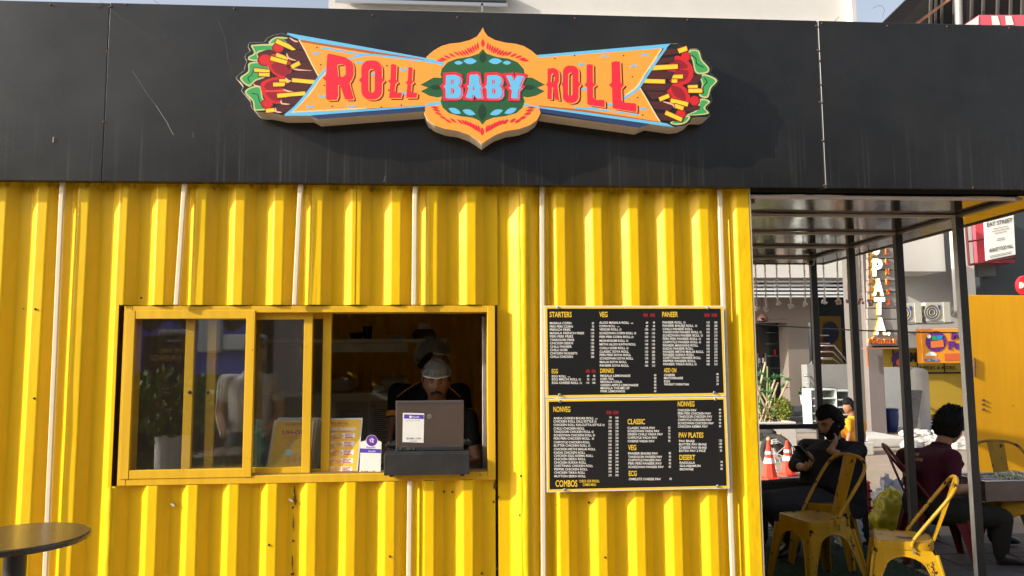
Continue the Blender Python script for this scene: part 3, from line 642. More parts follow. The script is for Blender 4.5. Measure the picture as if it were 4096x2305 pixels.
pan = rows(['PANEER ROLL','PANEER BHURJI ROLL','CHILLI PANEER ROLL','TANDOORI PANEER ROLL','SCHEZWAN PANEER ROLL','PERI PERI PANEER ROLL','CHIPOTLE PANEER ROLL','PANEER MAKHANI ROLL','KADAI PANEER ROLL','PANEER METHI MALAI ROLL','PANEER SUKKA ROLL','CHETTINAD PANEER ROLL','PEPPER PANEER ROLL','PANEER TIKKA ROLL'], 907, [1048,1132,1123,1167,1176,1161,1162,1164,1129,1205,1136,1185,1147,1131], [171,195,219,242,266,290,314,338,361,384,406,428,451,474])
ysp = [171,195,219,242,266,290,314,338,361,384,406,428,451,474]
egg = rows(['EGG ROLL','EGG MIRCHI ROLL','EGG CHEESE ROLL'], 104, [208,290,297], [562,584,609])
dri = rows(['MASALA LEMONADE','ICED TEA','MASALA COLA','GREEN APPLE LEMONADE','MASALA THUMS UP','PINK LEMONADE'], 456, [673,553,614,731,668,634], [558,581,602,626,648,670])
add = rows(['CHEESE','MAYONNAISE','EGG','WHEAT PARATHA'], 917, [996,1055,960,1099], [553,575,598,620])
pr1 = [(s, 410, y) for s, y in zip('60 70 100 110 130 130 150 180 180 190 200'.split(), ys1)]
pr1 += [(s, 802, y) for s, y in zip('69 69 100 100 100 110 140 150 150 170 170 200 160'.split(), ysv)]+[(s, 852, y) for s, y in zip('99 99 130 130 130 140 190 190 200 220 220 285 210'.split(), ysv)]
pr1 += [(s, 1248, y) for s, y in zip('135 150 160 160 160 160 160 160 160 170 160 160 160 160'.split(), ysp)]+[(s, 1304, y) for s, y in zip('190 200 200 210 210 210 200 210 210 270 210 210 210 210'.split(), ysp)]
pr1 += [(s, 375, y) for s, y in zip('69 90 110'.split(), (559, 584, 609))]+[(s, 419, y) for s, y in zip('95 110 140'.split(), (559, 584, 609))]+[('60', 861, y) for y in (553, 576, 599, 622, 645, 669)]+[(s, 1313, y) for s, y in zip('40 25 25 20'.split(), (545, 569, 592, 617))]
board('black menu board with yellow border listing starters, veg and paneer rolls', [(47,42),(1348,42),(1368,697),(58,712)], [(70,63),(1328,63),(1350,674),(78,692)],
      [('STARTERS',88,248,125,38),('VEG',448,508,124,37),('PANEER',904,1018,123,36),('EGG',103,148,533,31),('DRINKS',455,553,529,31),('ADD ON',916,1006,525,30)],
      [(768,800,110,'SINGLE'),(817,851,110,'DOUBLE'),(1211,1247,110,'SINGLE'),(1263,1302,110,'DOUBLE'),(351,378,516,'SINGLE'),(394,421,516,'DOUBLE')],
      st+veg+pan+egg+dri+add, pr1, [('c',601,222),('c',708,249),('c',688,276),('c',650,304),('c',652,357),('c',1065,171),('c',1150,195),('c',1183,242),('c',1191,266),('c',1177,290),('c',1178,314),('c',1146,474),('c',306,584),('c',314,609),('vc',675,173),('vc',575,198),('vc',217,562)],
      [(148,57),(1233,59),(160,688),(1281,672)])
nv = rows(['ANDA CHIKEN BHURJI ROLL','CHICKEN ROLL DILLI ISTYLE','CHICKEN ROLL KALCUTTA ISTYLE','CHILLI CHICKEN ROLL','TANDOORI CHICKEN ROLL','SCHEZWAN CHICKEN ROLL','PERI PERI CHICKEN ROLL','CHIPOTLE CHICKEN ROLL','BUTTER CHICKEN ROLL','CHICKEN METHI MALAI ROLL','KADAI CHICKEN ROLL','CHICKEN EGG KEEMA ROLL','CHICKEN SEEKH ROLL','CHICKEN SUKKA ROLL','CHETTINAD CHICKEN ROLL','PEPPER CHICKEN ROLL','CHICKEN TIKKA ROLL','MUTTON SEEKH ROLL'], 116, [408,404,463,342,384,394,380,380,360,421,346,404,348,353,402,363,345,350], [866,889,914,940,964,989,1013,1040,1064,1090,1115,1138,1162,1187,1211,1236,1260,1286])
ysn = [861,886,910,934,959,983,1008,1032,1057,1081,1106,1131,1155,1180,1204,1229,1253,1279]
cl = rows(['CLASSIC VADA PAV','SCHEZWAN VADA PAV','GREEN CHILLI VADA PAV','CHIPOTLE VADA PAV','CHEESE VADA PAV'], 653, [852,883,908,868,848], [936,959,982,1007,1032])
vp = rows(['PANEER BHURJI PAV','TANDOORI PANEER PAV','CHIPOTLE PANEER PAV','PERI PERI PANEER PAV','SCHEZWAN PANEER PAV'], 657, [872,903,897,900,914], [1121,1146,1170,1194,1219])
np_ = rows(['CHICKEN PAV','PERI PERI CHICKEN PAV','TANDOORI CHICKEN PAV','CHIPOTLE CHICKEN PAV','SCHEZWAN CHICKEN PAV','CHICKEN KEEMA PAV'], 1017, [1152,1258,1266,1262,1277,1234], [808,831,854,878,902,926])
pp = rows(['PAV BHAJI','BUTTER PAV BHAJI','CHEESE PAV BHAJI','EXTRA PAV 2 PICE'], 1026, [1137,1224,1225,1218], [1031,1055,1079,1102])
de = rows(['RASGULLA','GULABJAMUN','BROWNIE'], 1031, [1142,1181,1131], [1188,1211,1236])
pr2 = [(s, 537, y) for s, y in zip('99 150 150 170 180 170 180 170 180 210 180 180 180 180 180 180 190 270'.split(), ysn)]+[(s, 587, y) for s, y in zip('160 200 200 230 230 230 230 230 240 310 240 240 240 240 240 240 240 370'.split(), ysn)]
pr2 += [(s, 963, y) for s, y in zip('65 75 75 75 90'.split(), (934, 958, 981, 1005, 1030))]+[(s, 968, y) for s, y in zip('85 90 85 90 85'.split(), (1119, 1144, 1168, 1193, 1217))]+[('85', 973, 1305)]
pr2 += [('99', 1331, y) for y in (805, 829, 853, 877, 901, 925)]+[(s, 1338, y) for s, y in zip('120 130 140 30'.split(), (1027, 1051, 1075, 1100))]+[(s, 1343, y) for s, y in zip('30 30 80'.split(), (1182, 1207, 1232))]
board('black menu board with yellow border listing nonveg rolls, pav and combos', [(60,717),(1367,701),(1393,1367),(68,1395)], [(82,738),(1347,722),(1372,1347),(88,1374)],
      [('NONVEG',115,238,812,38),('CLASSIC',653,779,901,37),('VEG',657,716,1089,37),('ECG',662,719,1276,36),('NONVEG',1017,1138,772,36),('PAV PLATES',1024,1203,998,36),('DESERT',1029,1143,1160,36),('COMBOS',131,289,1354,46),('CHECK OUR SPECIAL',302,450,1323,18),('COMBO MENU',328,425,1349,18)],
      [(502,536,816,'SINGLE'),(551,587,816,'DOUBLE')], nv+cl+vp+np_+pp+de+[('OMELETE CHEESE PAV',662,894,1307,17)], pr2, [('c',420,889),('c',478,914),('c',400,964),('c',409,989),('c',402,1013),('c',375,1064),('vc',416,866)],
      [(162,735),(1287,720),(196,1376),(1305,1349)])
# ================================================================ the sliding window
glass = bpy.data.materials.new('window_glass'); glass.use_nodes = True; n = glass.node_tree.nodes; l = glass.node_tree.links; n.remove(n['Principled BSDF'])
tr = n.new('ShaderNodeBsdfTransparent'); tr.inputs[0].default_value = (.90, .92, .91, 1); gl = n.new('ShaderNodeBsdfGlossy'); gl.inputs['Roughness'].default_value = .0; gl.inputs[0].default_value = (.95, .97, 1, 1)
ge = n.new('ShaderNodeNewGeometry'); vd = n.new('ShaderNodeVectorMath'); vd.operation = 'DOT_PRODUCT'; l.new(ge.outputs['Incoming'], vd.inputs[0]); l.new(ge.outputs['Normal'], vd.inputs[1])
def mth(op, a, b=None):
    q = n.new('ShaderNodeMath'); q.operation = op
    for i, v in enumerate((a, b)):
        if v is None: continue
        if isinstance(v, (int, float)): q.inputs[i].default_value = v
        else: l.new(v, q.inputs[i])
    return q.outputs[0]
fz = mth('ADD', mth('MULTIPLY', mth('POWER', mth('SUBTRACT', 1.0, mth('ABSOLUTE', vd.outputs['Value'])), 5.0), .86), .14)
ms_ = n.new('ShaderNodeMixShader'); l.new(fz, ms_.inputs[0]); l.new(tr.outputs[0], ms_.inputs[1]); l.new(gl.outputs[0], ms_.inputs[2])
df = n.new('ShaderNodeBsdfDiffuse'); df.inputs[0].default_value = (.5, .48, .44, 1); m2 = n.new('ShaderNodeMixShader'); m2.inputs[0].default_value = .012; l.new(ms_.outputs[0], m2.inputs[1]); l.new(df.outputs[0], m2.inputs[2])
l.new(m2.outputs[0], n['Material Output'].inputs[0])
win = bpy.data.objects.new('sliding_window', None); C.objects.link(win); win.parent = kiosk
FR = M['yellow_frame']
fx0, fx1 = xv(484, 1580), xv(1980.5, 1500); fz1 = at(1200, 1224, 0).z; fz0 = at(1200, 1931, 0).z
def rect_frame(name, x0, x1, z0, z1, w, h, y0, y1, hb=None, par=win):
    hb = h if hb is None else hb
    m = MB(); m.box(x0, x0+w, y0, y1, z0+.0, z1); m.box(x1-w, x1, y0, y1, z0, z1); m.box(x0+w+.0005, x1-w-.0005, y0+.0015, y1-.001, z1-h, z1); m.box(x0+w+.0005, x1-w-.0005, y0+.0015, y1-.001, z0, z0+hb)
    return m.obj(name, FR, par, bevel=.0015)
rect_frame('outer_frame', fx0, fx1, fz0, fz1, .042, .036, -.004, .13, .040)
sz1 = at(760, 1243, .0).z; sz0 = at(760, 1912, 0).z
def sash(x0, x1, z0, z1, y, st=.046, rail=.044):
    rect_frame('sash', x0, x1, z0, z1, st, rail, y, y+.028)
    m = MB(); m.poly([(x0+st-.004, y+.014, z0+rail-.004), (x1-st+.004, y+.014, z0+rail-.004), (x1-st+.004, y+.014, z1-rail+.004), (x0+st-.004, y+.014, z1-rail+.004)]); m.obj('glass_pane', glass, win, fix=False)
sash(xv(490, 1580, -.01), xv(1011.5, 1580, -.01), sz0, sz1, -.008)
sash(xv(733, 1580, .03), xv(1244.5, 1580, .03), at(1100, 1898, .03).z, at(1100, 1252, .03).z, .034, .046, .036)
sash(xv(822, 1580, .07), xv(1321, 1580, .07), at(1290, 1899, .07).z, at(1290, 1253, .07).z, .072, .046, .030)
m = MB()
for yy in (.026, .066): m.box(fx0+.04, fx1-.04, yy, yy+.004, fz0+.041, fz0+.047)
m.obj('track', M['steel'], win)
for x, y in ((758, 1570), (831, 1570)):
    p = at(x, y, .03); m = MB(); m.ball(p, .009, .006, .009); m.obj('latch', M['dark'], win, smooth=True)
# steel post and dark lining right of the opening
m = MB(); a_, b_ = xv(1929, 1550, .2), xv(1952, 1550, .2); m.box(a_, b_, .18, .24, fz0-.1, at(1940, 1266, .2).z); m.obj('steel_post', mat('worn_steel', (.35, .32, .31), .4, .6, var=.3, vs=7), kiosk, bevel=.003)
# ================================================================ people
def skin_mat(n, c): 
    m = mat(n, c, .5, var=.12, vs=14, spec=.35); return m
SK1 = skin_mat('skin_brown', (.20, .095, .055)); SK2 = skin_mat('skin_tan', (.30, .15, .085))
HAIR = mat('black_hair', (.006, .0055, .005), .75, spec=.2, var=.4, vs=60, stretch=(1, 1, .3), bump=.6, bs=90)
def cloth(n, c, v=.12): return mat(n, c, .85, var=v, vs=9, bump=.25, bs=22, spec=.2)
def remesh(o, vox, it=4, fac=.5):
    md = o.modifiers.new('r', 'REMESH'); md.mode = 'VOXEL'; md.voxel_size = vox; md.use_smooth_shade = True
    if it: ms = o.modifiers.new('sm', 'SMOOTH'); ms.iterations = it; ms.factor = fac
    return o
def limb(m, pts, rs, n=12):
    pts = [Vector(p) for p in pts]
    for i in range(len(pts)-1): m.tube([pts[i], pts[i+1]], [rs[i], rs[i+1]], n)
    for p, r_ in zip(pts, rs): m.ball(p, r_*.995, n=n, m=8)
def loft(m, rings, n=20):                        # rings: (centre, lateral, forward, rx, ry)
    b = len(m.v)
    for c, a, f, rx, ry in rings:
        for k in range(n):
            t = 2*math.pi*k/n; ct, st_ = math.cos(t), math.sin(t); q = 1/(abs(ct)**2.6+abs(st_)**2.6)**(1/2.6)
            m.v.append(tuple(Vector(c)+a*(rx*ct*q)+f*(ry*st_*q)))
    for i in range(len(rings)-1):
        for k in range(n):
            q = (k+1) % n; m.f.append((b+i*n+k, b+i*n+q, b+(i+1)*n+q, b+(i+1)*n+k)); m.m.append(0)
    m.f.append(tuple(b+k for k in reversed(range(n)))); m.m.append(0); e = b+(len(rings)-1)*n; m.f.append(tuple(e+k for k in range(n))); m.m.append(0)
def frame(F, U=(0,0,1)):
    F = Vector(F).normalized(); X = F.cross(Vector(U)).normalized(); return X, F, X.cross(F).normalized()
def hpt(x, y, z):                                # unit direction -> head surface (x right, y front, z up), metres
    w = 1-.30*max(0, -z)**1.6; px = .074*x*w; py = .094*y; pz = .118*z
    if y < 0: py *= 1-.30*max(0, -z-.1)
    if y > 0:
        py += .010*max(0, -z)*y
        py += .030*math.exp(-(x/.13)**2-((z+.16)/.17)**2)+.010*math.exp(-(x/.09)**2-((z-.05)/.2)**2)
        py -= .011*math.exp(-((abs(x)-.36)/.17)**2-((z-.08)/.10)**2)
        py += .005*math.exp(-(x/.5)**2-((z-.26)/.08)**2)
        py += .007*math.exp(-(x/.24)**2-((z+.47)/.05)**2)+.006*math.exp(-(x/.22)**2-((z+.57)/.05)**2)+.012*math.exp(-(x/.25)**2-((z+.85)/.16)**2)
    return Vector((px, py, pz))
def sph(n, m_):
    for i in range(m_+1):
        t = -math.pi/2+math.pi*i/m_
        for k in range(n): a = 2*math.pi*k/n; yield math.cos(t)*math.cos(a), math.cos(t)*math.sin(a), math.sin(t)
def head_part(m, c, F, U, s, fn, n=40, mm=30):
    X, Fv, Uv = frame(F, U); b = len(m.v)
    for x, y, z in sph(n, mm): p = fn(x, y, z)*s; m.v.append(tuple(Vector(c)+X*p.x+Fv*p.y+Uv*p.z))
    for i in range(mm):
        for k in range(n): q = (k+1) % n; m.f.append((b+i*n+k, b+i*n+q, b+(i+1)*n+q, b+(i+1)*n+k)); m.m.append(0)
def head(m, c, F, U, s):
    head_part(m, c, F, U, s, hpt); X, Fv, Uv = frame(F, U)
    for sg in (-1, 1):                           # ears
        p = Vector(c)+X*(sg*.073*s)-Fv*.008*s-Uv*.004*s; Mx = Matrix((X, Fv, Uv)).transposed()
        m.ball(p, .010*s, .019*s, .031*s, 10, 8, Mx)
def hair(m, c, F, U, s, th=.014, front=.42, side=-.25, back=-.55, rough=.25):
    def fn(x, y, z):
        lim = front+.1*abs(x) if y > .35 else (side+(front-side)*max(0, (y+.05)/.4) if y > -.05 else back)
        k = 1/(1+math.exp(-(z-lim)*22)); p = hpt(x, min(y, .98), z) if y < .3 else Vector((.074*x, .094*y, .118*z))
        nn = noise.noise(Vector((x*5+3, y*5, z*5)))+.6*noise.noise(Vector((x*13, y*13, z*13+7)))
        g = th*(1+.5*max(0, z))*(1+rough*nn)
        return p*(.94+.06*k)+Vector((x, y, z))*(g*k)
    head_part(m, c, F, U, s, fn, 44, 32)
def hand(m, w, d, pn, s=1.0, curl=.5, thumb=1, spread=.12):     # wrist, pointing direction, palm normal
    d = Vector(d).normalized(); pn = Vector(pn); pn = (pn-d*pn.dot(d)).normalized(); sd = d.cross(pn).normalized()*thumb
    w = Vector(w); kn = w+d*(.085*s)
    loft(m, [(w, sd, pn, .026*s, .018*s), (w+d*.03*s, sd, pn, .034*s, .016*s), (kn, sd, pn, .040*s, .012*s)], 12)
    for i, (o, L) in enumerate(((-.031, .072), (-.010, .082), (.011, .077), (.031, .060))):
        p = kn-sd*(o*s); dd = (d-sd*(o/.031*spread)).normalized(); pts = [kn-sd*(o*s)-d*.02*s, p]
        for j, f in enumerate((.45, .32, .23)):
            a = curl*(.75+.5*j); dd = (dd*math.cos(a)+pn*math.sin(a)).normalized(); p = p+dd*(L*f*s); pts.append(p)
        limb(m, pts, [.0095*s, .0092*s, .0086*s, .008*s, .0068*s], 8)
    t0 = w+d*.025*s+sd*.026*s; t1 = t0+(d*.6+sd*.65+pn*.35).normalized()*.040*s; t2 = t1+(d*.85+sd*.15+pn*(.3+curl*.5)).normalized()*.034*s; t3 = t2+(d*.9+pn*(.2+curl)).normalized()*.024*s
    limb(m, [t0, t1, t2, t3], [.013*s, .0115*s, .0105*s, .008*s], 8)
def face_bits(par, c, F, U, s, moustache=True, beard=False):
    X, Fv, Uv = frame(F, U); c = Vector(c)
    for sg in (-1, 1):
        e = MB(); e.ball(c+X*(sg*.030*s)+Fv*(.0685*s)+Uv*.009*s, .0115*s, n=12, m=8); e.obj('eye', M['eye'], par, smooth=True)
        e = MB(); e.ball(c+X*(sg*.030*s)+Fv*(.0765*s)+Uv*.008*s, .0050*s, n=10, m=6); e.obj('iris', M['iris'], par, smooth=True)
        for nm, dz, r_, ey in (('eyebrow', .030, .0045, 0), ('eyelid', .0165, .0048, .0075)):
            e = MB(); e.tube([c+X*(sg*x*s)+Fv*(y*s)+Uv*((dz+h)*s) for x, y, h in ((.014, .0925-ey, 0), (.028, .089-ey, .004), (.042, .080-ey, 0))], [r_*s*.7, r_*s, r_*s*.5], 8)
            e.obj(nm, HAIR if nm == 'eyebrow' else M['lid'], par, smooth=True)
    if moustache:
        e = MB()
        for sg in (-1, 1): e.tube([c+X*(sg*x*s)+Fv*(y*s)-Uv*(z*s) for x, y, z in ((.001, .1085, .040), (.012, .106, .041), (.024, .098, .046), (.031, .089, .056))], [.006*s, .0072*s, .006*s, .003*s], 8)
        e.obj('moustache', HAIR, par, smooth=True)
    if beard:
        def fn(x, y, z):
            k = 1/(1+math.exp((z+.38-.55*min(1, abs(x)*1.1)**3)*26)); k *= 1/(1+math.exp(-(y+.05)*20)); p = hpt(x, y, z)
            k *= 1-.9*math.exp(-(x/.28)**2-((z+.5)/.09)**2)*(y > 0)
            return p*(.95+.05*k)+Vector((x, y, z))*(.006*k*(1+.4*noise.noise(Vector((x*12, y*12, z*12)))))
        e = MB(); head_part(e, c, F, U, s, fn); e.obj('beard', HAIR, par, smooth=True)
M['eye'] = mat('eye_white', (.38, .34, .31), .3); M['iris'] = mat('eye_iris', (.015, .008, .005), .15); M['lid'] = skin_mat('eyelid_skin', (.13, .06, .036)); M['lip'] = skin_mat('lips', (.20, .075, .055))
def strands(m, c, L, n):                         # short locks standing off the hair shell
    rd = random.Random(n); c = Vector(c); vs = [Vector(v) for v in m.v]; rmax = max((v-c).length for v in vs)
    fs = [f for f in m.f]; top = [v for v in vs if v.z > c.z-.02]
    for _ in range(n):
        v = rd.choice(top); d = (v-c).normalized()
        if (v-c).length < .088: continue
        u = (d+Vector((rd.gauss(0, .55), rd.gauss(0, .55), rd.gauss(-.1, .5)))).normalized(); w = u.cross(d+Vector((.01, .02, .03))).normalized()*.0035; p = v-d*.004
        l_ = L*rd.uniform(.5, 1.15); m.add([p-w, p+w, p+u*l_*.6+w*.6, p+u*l_+d*.0-Vector((0, 0, l_*.25))], [(0, 1, 2, 3)])
def person(label, J, skin, shirt, trousers, group=None, sleeve=.55, shoes=None, vox=.008, s=1.05, F=(0,-1,0), hF=None, U=(0,0,1), hr=None, girth=1.0, belly=0.0, hands=(), collar=True, loose=1.0):
    """J: pel, che, nec, hea, shL/R, elL/R, wrL/R, hiL/R, knL/R, anL/R, toL/R (world points)"""
    J = {k: Vector(v) for k, v in J.items()}
    root = thing('person', label, 'person', (J['pel'].x, J['pel'].y, 0), 0, group)
    lat = (J['shR']-J['shL']); lat.normalize(); up = (J['nec']-J['pel']).normalized(); fw = up.cross(lat).normalized()
    if fw.dot(Vector(F)) < 0: fw = -fw
    pel, che, nec = J['pel'], J['che'], J['nec']; sw = (J['shR']-J['shL']).length/2
    def torso(m, k):
        g = girth
        ri = [(pel-up*.09, lat, fw, .12*g*k, .09*g*k), (pel-up*.02, lat, fw, .165*g*k, .115*g*k), (pel.lerp(che, .35)+fw*belly*.6, lat, fw, .15*g*k, (.11+belly)*g*k), (pel.lerp(che, .7)+fw*belly*.3, lat, fw, .160*g*k, (.115+belly*.5)*g*k), (che, lat, fw, .165*g*k, .118*g*k),
              (che.lerp(nec, .55), lat, fw, sw*.95*k, .095*g*k), (che.lerp(nec, .86), lat, fw, sw*.62*k, .072*k), (nec, lat, fw, .062*k, .06*k)]
        loft(m, ri)
    b = MB(); torso(b, .93); limb(b, [nec-up*.05, nec+(J['hea']-nec)*.55], [.062, .054]); hf = hF or F
    head(b, J['hea'], hf, U, s)
    for q in 'LR':
        limb(b, [J['sh'+q], J['el'+q], J['wr'+q]], [.050, .038, .026])
        if 'hi'+q in J: limb(b, [J['hi'+q], J['kn'+q], J['an'+q]], [.078, .052, .036]); limb(b, [J['an'+q], J['to'+q]], [.036, .028])
    for h in hands: hand(b, *h)
    remesh(b.obj('body', skin, root), vox, 3)
    b = MB(); torso(b, 1.04*loose)
    for q in 'LR':
        sh, el, wr = J['sh'+q], J['el'+q], J['wr'+q]
        limb(b, [che.lerp(nec, .62).lerp(sh, .45), sh], [.075*loose, .068*loose])
        if sleeve <= 1: limb(b, [sh, sh.lerp(el, sleeve)], [.066*loose, (.058-.012*sleeve)*loose])
        else: limb(b, [sh, el, el.lerp(wr, sleeve-1)], [.066*loose, .053*loose, .044*loose])
    if collar: b.tube([nec-up*.015, nec+up*.022-fw*.004], [.078, .068], 16)
    remesh(b.obj('shirt', shirt, root), vox*1.1, 3)
    if 'hiL' in J:
        b = MB(); loft(b, [(pel-up*.12, lat, fw, .13*girth, .10*girth), (pel-up*.02, lat, fw, .176*girth, .128*girth), (pel.lerp(che, .25), lat, fw, .160*girth, (.122+belly*.5)*girth)])
        for q in 'LR': limb(b, [J['hi'+q], J['hi'+q].lerp(J['kn'+q], .5), J['kn'+q], J['an'+q]], [.098*girth, .088*girth, .068*girth, .050])
        remesh(b.obj('trousers', trousers, root), vox*1.2, 3)
        for q in 'LR':
            a_, t_ = J['an'+q], J['to'+q]; d = (t_-a_); d.z = 0; d.normalize(); b = MB(); lz = Vector((-d.y, d.x, 0))
            hl = a_-d*.045; z0 = min(t_.z, a_.z)-.03
            loft(b, [(Vector((hl.x, hl.y, a_.z-.005)), lz, Vector((0,0,1)), .032, .045), (Vector((a_.x, a_.y, (a_.z+z0)/2+.01)), lz, Vector((0,0,1)), .038, .058), (a_.lerp(t_, .6), lz, Vector((0,0,1)), .044, .040), (t_+d*.03, lz, Vector((0,0,1)), .036, .026), (t_+d*.055, lz, Vector((0,0,1)), .015, .014)])
            o = b.obj('shoe', shoes or M['dark'], root, smooth=True); o.modifiers.new('u', 'SUBSURF').render_levels = 1
    if hr is not None:
        b = MB(); hair(b, J['hea'], hf, U, s, **hr); strands(b, J['hea'], hr.get('th', .014)*s, 1400 if vox < .0075 else 500); b.obj('hair', HAIR, root, smooth=True, fix=False)
    return root
def hairnet(par, c, F, U, s, puff=.020, lim=.30):
    net = M['net']
    def fn(x, y, z):
        l_ = lim+.06*abs(x) if y > 0 else lim-.55*min(1, -y*1.5); k = 1/(1+math.exp(-(z-l_)*30)); p = hpt(x, min(y, .98), z) if y < .2 else Vector((.074*x, .094*y, .118*z))
        g = puff*(1+.25*noise.noise(Vector((x*6, y*6, z*6+2)))+.12*math.sin(math.atan2(x, y)*14)*(1-z))
        return p*(.90+.12*k)+Vector((x, y, z))*(g*k)
    b = MB(); head_part(b, c, F, U, s, fn, 48, 28); b.obj('hair_net', net, par, smooth=True)
    X, Fv, Uv = frame(F, U); pts = []
    for i in range(28):
        a = 2*math.pi*i/28; x, y = math.sin(a), math.cos(a); l_ = lim+.06*abs(x) if y > 0 else lim-.55*min(1, -y*1.5); r_ = math.sqrt(max(.05, 1-l_*l_))
        p = Vector((.080*x*r_, .101*y*r_, .118*l_))*s; pts.append(Vector(c)+X*p.x+Fv*p.y+Uv*p.z)
    b = MB(); b.tube(pts+pts[:1], .0035*s, 6); b.obj('net_band', M['net_band'], par, smooth=True)
nm_ = bpy.data.materials.new('hair_net'); nm_.use_nodes = True; n = nm_.node_tree.nodes; l = nm_.node_tree.links; n.remove(n['Principled BSDF'])
t_ = n.new('ShaderNodeBsdfTransparent'); d_ = n.new('ShaderNodeBsdfDiffuse'); d_.inputs[0].default_value = (.55, .58, .6, 1); x_ = n.new('ShaderNodeMixShader')
wv = n.new('ShaderNodeTexNoise'); wv.inputs['Scale'].default_value = 38; wv.inputs['Detail'].default_value = 8; tcn = n.new('ShaderNodeTexCoord'); l.new(tcn.outputs['Object'], wv.inputs['Vector'])
mr_ = n.new('ShaderNodeMapRange'); mr_.inputs['From Min'].default_value = .35; mr_.inputs['From Max'].default_value = .7; mr_.inputs['To Min'].default_value = .17; mr_.inputs['To Max'].default_value = .38; l.new(wv.outputs[0], mr_.inputs[0])
l.new(mr_.outputs[0], x_.inputs[0]); l.new(t_.outputs[0], x_.inputs[1]); l.new(d_.outputs[0], x_.inputs[2]); l.new(x_.outputs[0], n['Material Output'].inputs[0])
M['net'] = nm_; M['net_band'] = mat('net_elastic', (.65, .68, .7), .7)
BLK = cloth('black_polo', (.010, .010, .011)); ORG = mat('orange_trim', (.75, .28, .02), .7)
# --- cashier behind the laptop
hc = at(1746, 1531, .50); Fh = Vector((.02, -1, -.10))
J = dict(pel=(hc.x+.02, .62, hc.z-.72), che=(hc.x+.01, .58, hc.z-.36), nec=(hc.x, .545, hc.z-.155), hea=hc, shL=(hc.x-.19, .58, hc.z-.23), shR=(hc.x+.19, .58, hc.z-.23),
         elL=(hc.x-.25, .50, hc.z-.48), elR=(hc.x+.25, .50, hc.z-.48), wrL=(hc.x-.14, .36, hc.z-.50), wrR=(hc.x+.14, .36, hc.z-.50))
p1 = person('cashier with thin moustache and white hair net looking over the laptop', J, SK1, BLK, BLK, F=(0,-1,0), hF=Fh, s=1.06, vox=.006, hr=dict(th=.006, front=.36))
face_bits(p1, hc, Fh, (0,0,1), 1.06, True, False); hairnet(p1, hc, Fh, (0,0,1), 1.06)
# --- colleague behind
h2 = at(1730, 1437, .86); F2 = Vector((.93, -.36, -.12))
s2L, s2R = at(1590, 1572, .90), at(1842, 1572, .84)
J = dict(pel=((s2L+s2R)/2+Vector((.0, .25, -.62))), che=((s2L+s2R)/2+Vector((0, .10, -.22))), nec=((s2L+s2R)/2+Vector((.02, .0, .07))), hea=h2, shL=s2L, shR=s2R,
         elL=at(1572, 1712, .82), elR=at(1872, 1700, .78), wrL=at(1560, 1800, .62), wrR=at(1880, 1800, .55))
J['hea'] = h2; 
p2 = person('colleague in black polo and hair net turning aside behind the cashier', J, SK1, BLK, BLK, F=(0,-1,0), hF=F2, s=1.08, vox=.007, sleeve=.62, hr=dict(th=.010, front=.36, side=-.4))
face_bits(p2, h2, F2, (0,0,1), 1.08, True, False); hairnet(p2, h2, F2, (0,0,1), 1.08, .028, .28)
for q in 'LR':
    a_, b_ = J['sh'+q], J['el'+q]; m = MB(); e = a_.lerp(b_, .62); d = (b_-a_).normalized(); m.tube([e-d*.012, e+d*.022], [.058, .056], 16); m.obj('sleeve_trim', ORG, p2, smooth=True, ang=50)
    m = MB(); c_ = J['nec']; m.tube([c_.lerp(a_, t)+Vector((0, -.078+.02*abs(t-.5), .035-.06*t*t)) for t in (.25, .5, .75, 1.0)], .0035, 6); m.obj('shoulder_piping', ORG, p2)
# ================================================================ things on the counter
blackp = mat('black_steel_box', (.020, .020, .021), .45, var=.35, vs=14, bump=.04)
dw = thing('cash_drawer', 'black metal cash drawer on the window sill under the laptop', 'cash drawer', at(1706, 1900, -.05))
dx0, dx1 = xv(1537, 1850, -.06), xv(1876, 1850, -.06); dz0, dz1 = at(1700, 1899, -.06).z, at(1700, 1812, -.06).z
m = MB(); m.box(dx0, dx1, -.045, .36, dz0, dz1+.002); m.obj('case', blackp, dw, bevel=.003, seg=2)
m = MB(); m.box(dx0-.002, dx1+.002, -.062, -.0455, dz0-.002, dz1-.004); m.obj('drawer_front', blackp, dw, bevel=.003, seg=2)
for x in (dx0+.035, dx1-.035):
    for y in (-.02, .33): m = MB(); m.cyl((x, y, dz0-.014), (x, y, dz0), .011, .013); m.obj('foot', M['dark'], dw)
lt = thing('laptop', 'open grey brown laptop seen from behind with a payment sticker', 'laptop', at(1717, 1806, .0))
LY = .0; lx0, lx1 = xv(1583, 1700, LY), xv(1855, 1700, LY); lz0, lz1 = at(1717, 1790, LY).z, at(1717, 1602, LY).z; zb = dz1+.003
lid = mat('laptop_lid', (.115, .085, .072), .38, .5, var=.12, vs=5, bump=.03)
tilt = Vector((0, -.10, 1)).normalized(); nrm = Vector((0, -1, -.10)).normalized()
LO = Vector(((lx0+lx1)/2, LY+.018, lz0)); Lh = (lz1-lz0)/tilt.z
m = MB(); m.obox(LO+tilt*(Lh/2), Vector(((lx1-lx0)/2, 0, 0)), nrm*.005, tilt*(Lh/2)); m.obj('lid', lid, lt, bevel=.004, seg=3)
m = MB(); m.obox(LO+tilt*(Lh*.955), Vector(((lx1-lx0)/2-.004, 0, 0)), nrm*.0062, tilt*(Lh*.028)); m.obj('lid_edge_band', mat('laptop_band', (.05, .05, .052), .4), lt, bevel=.001)
m = MB(); m.box(lx0, lx1, LY+.004, LY+.25, zb, zb+.024); m.obj('base', mat('laptop_base', (.022, .022, .024), .45), lt, bevel=.004, seg=2)
for x in (.12, .86): c_ = lx0+(lx1-lx0)*x; m = MB(); m.cyl((c_-.025, LY+.012, lz0+.0), (c_+.025, LY+.012, lz0+.0), .007); m.obj('hinge', lid, lt)
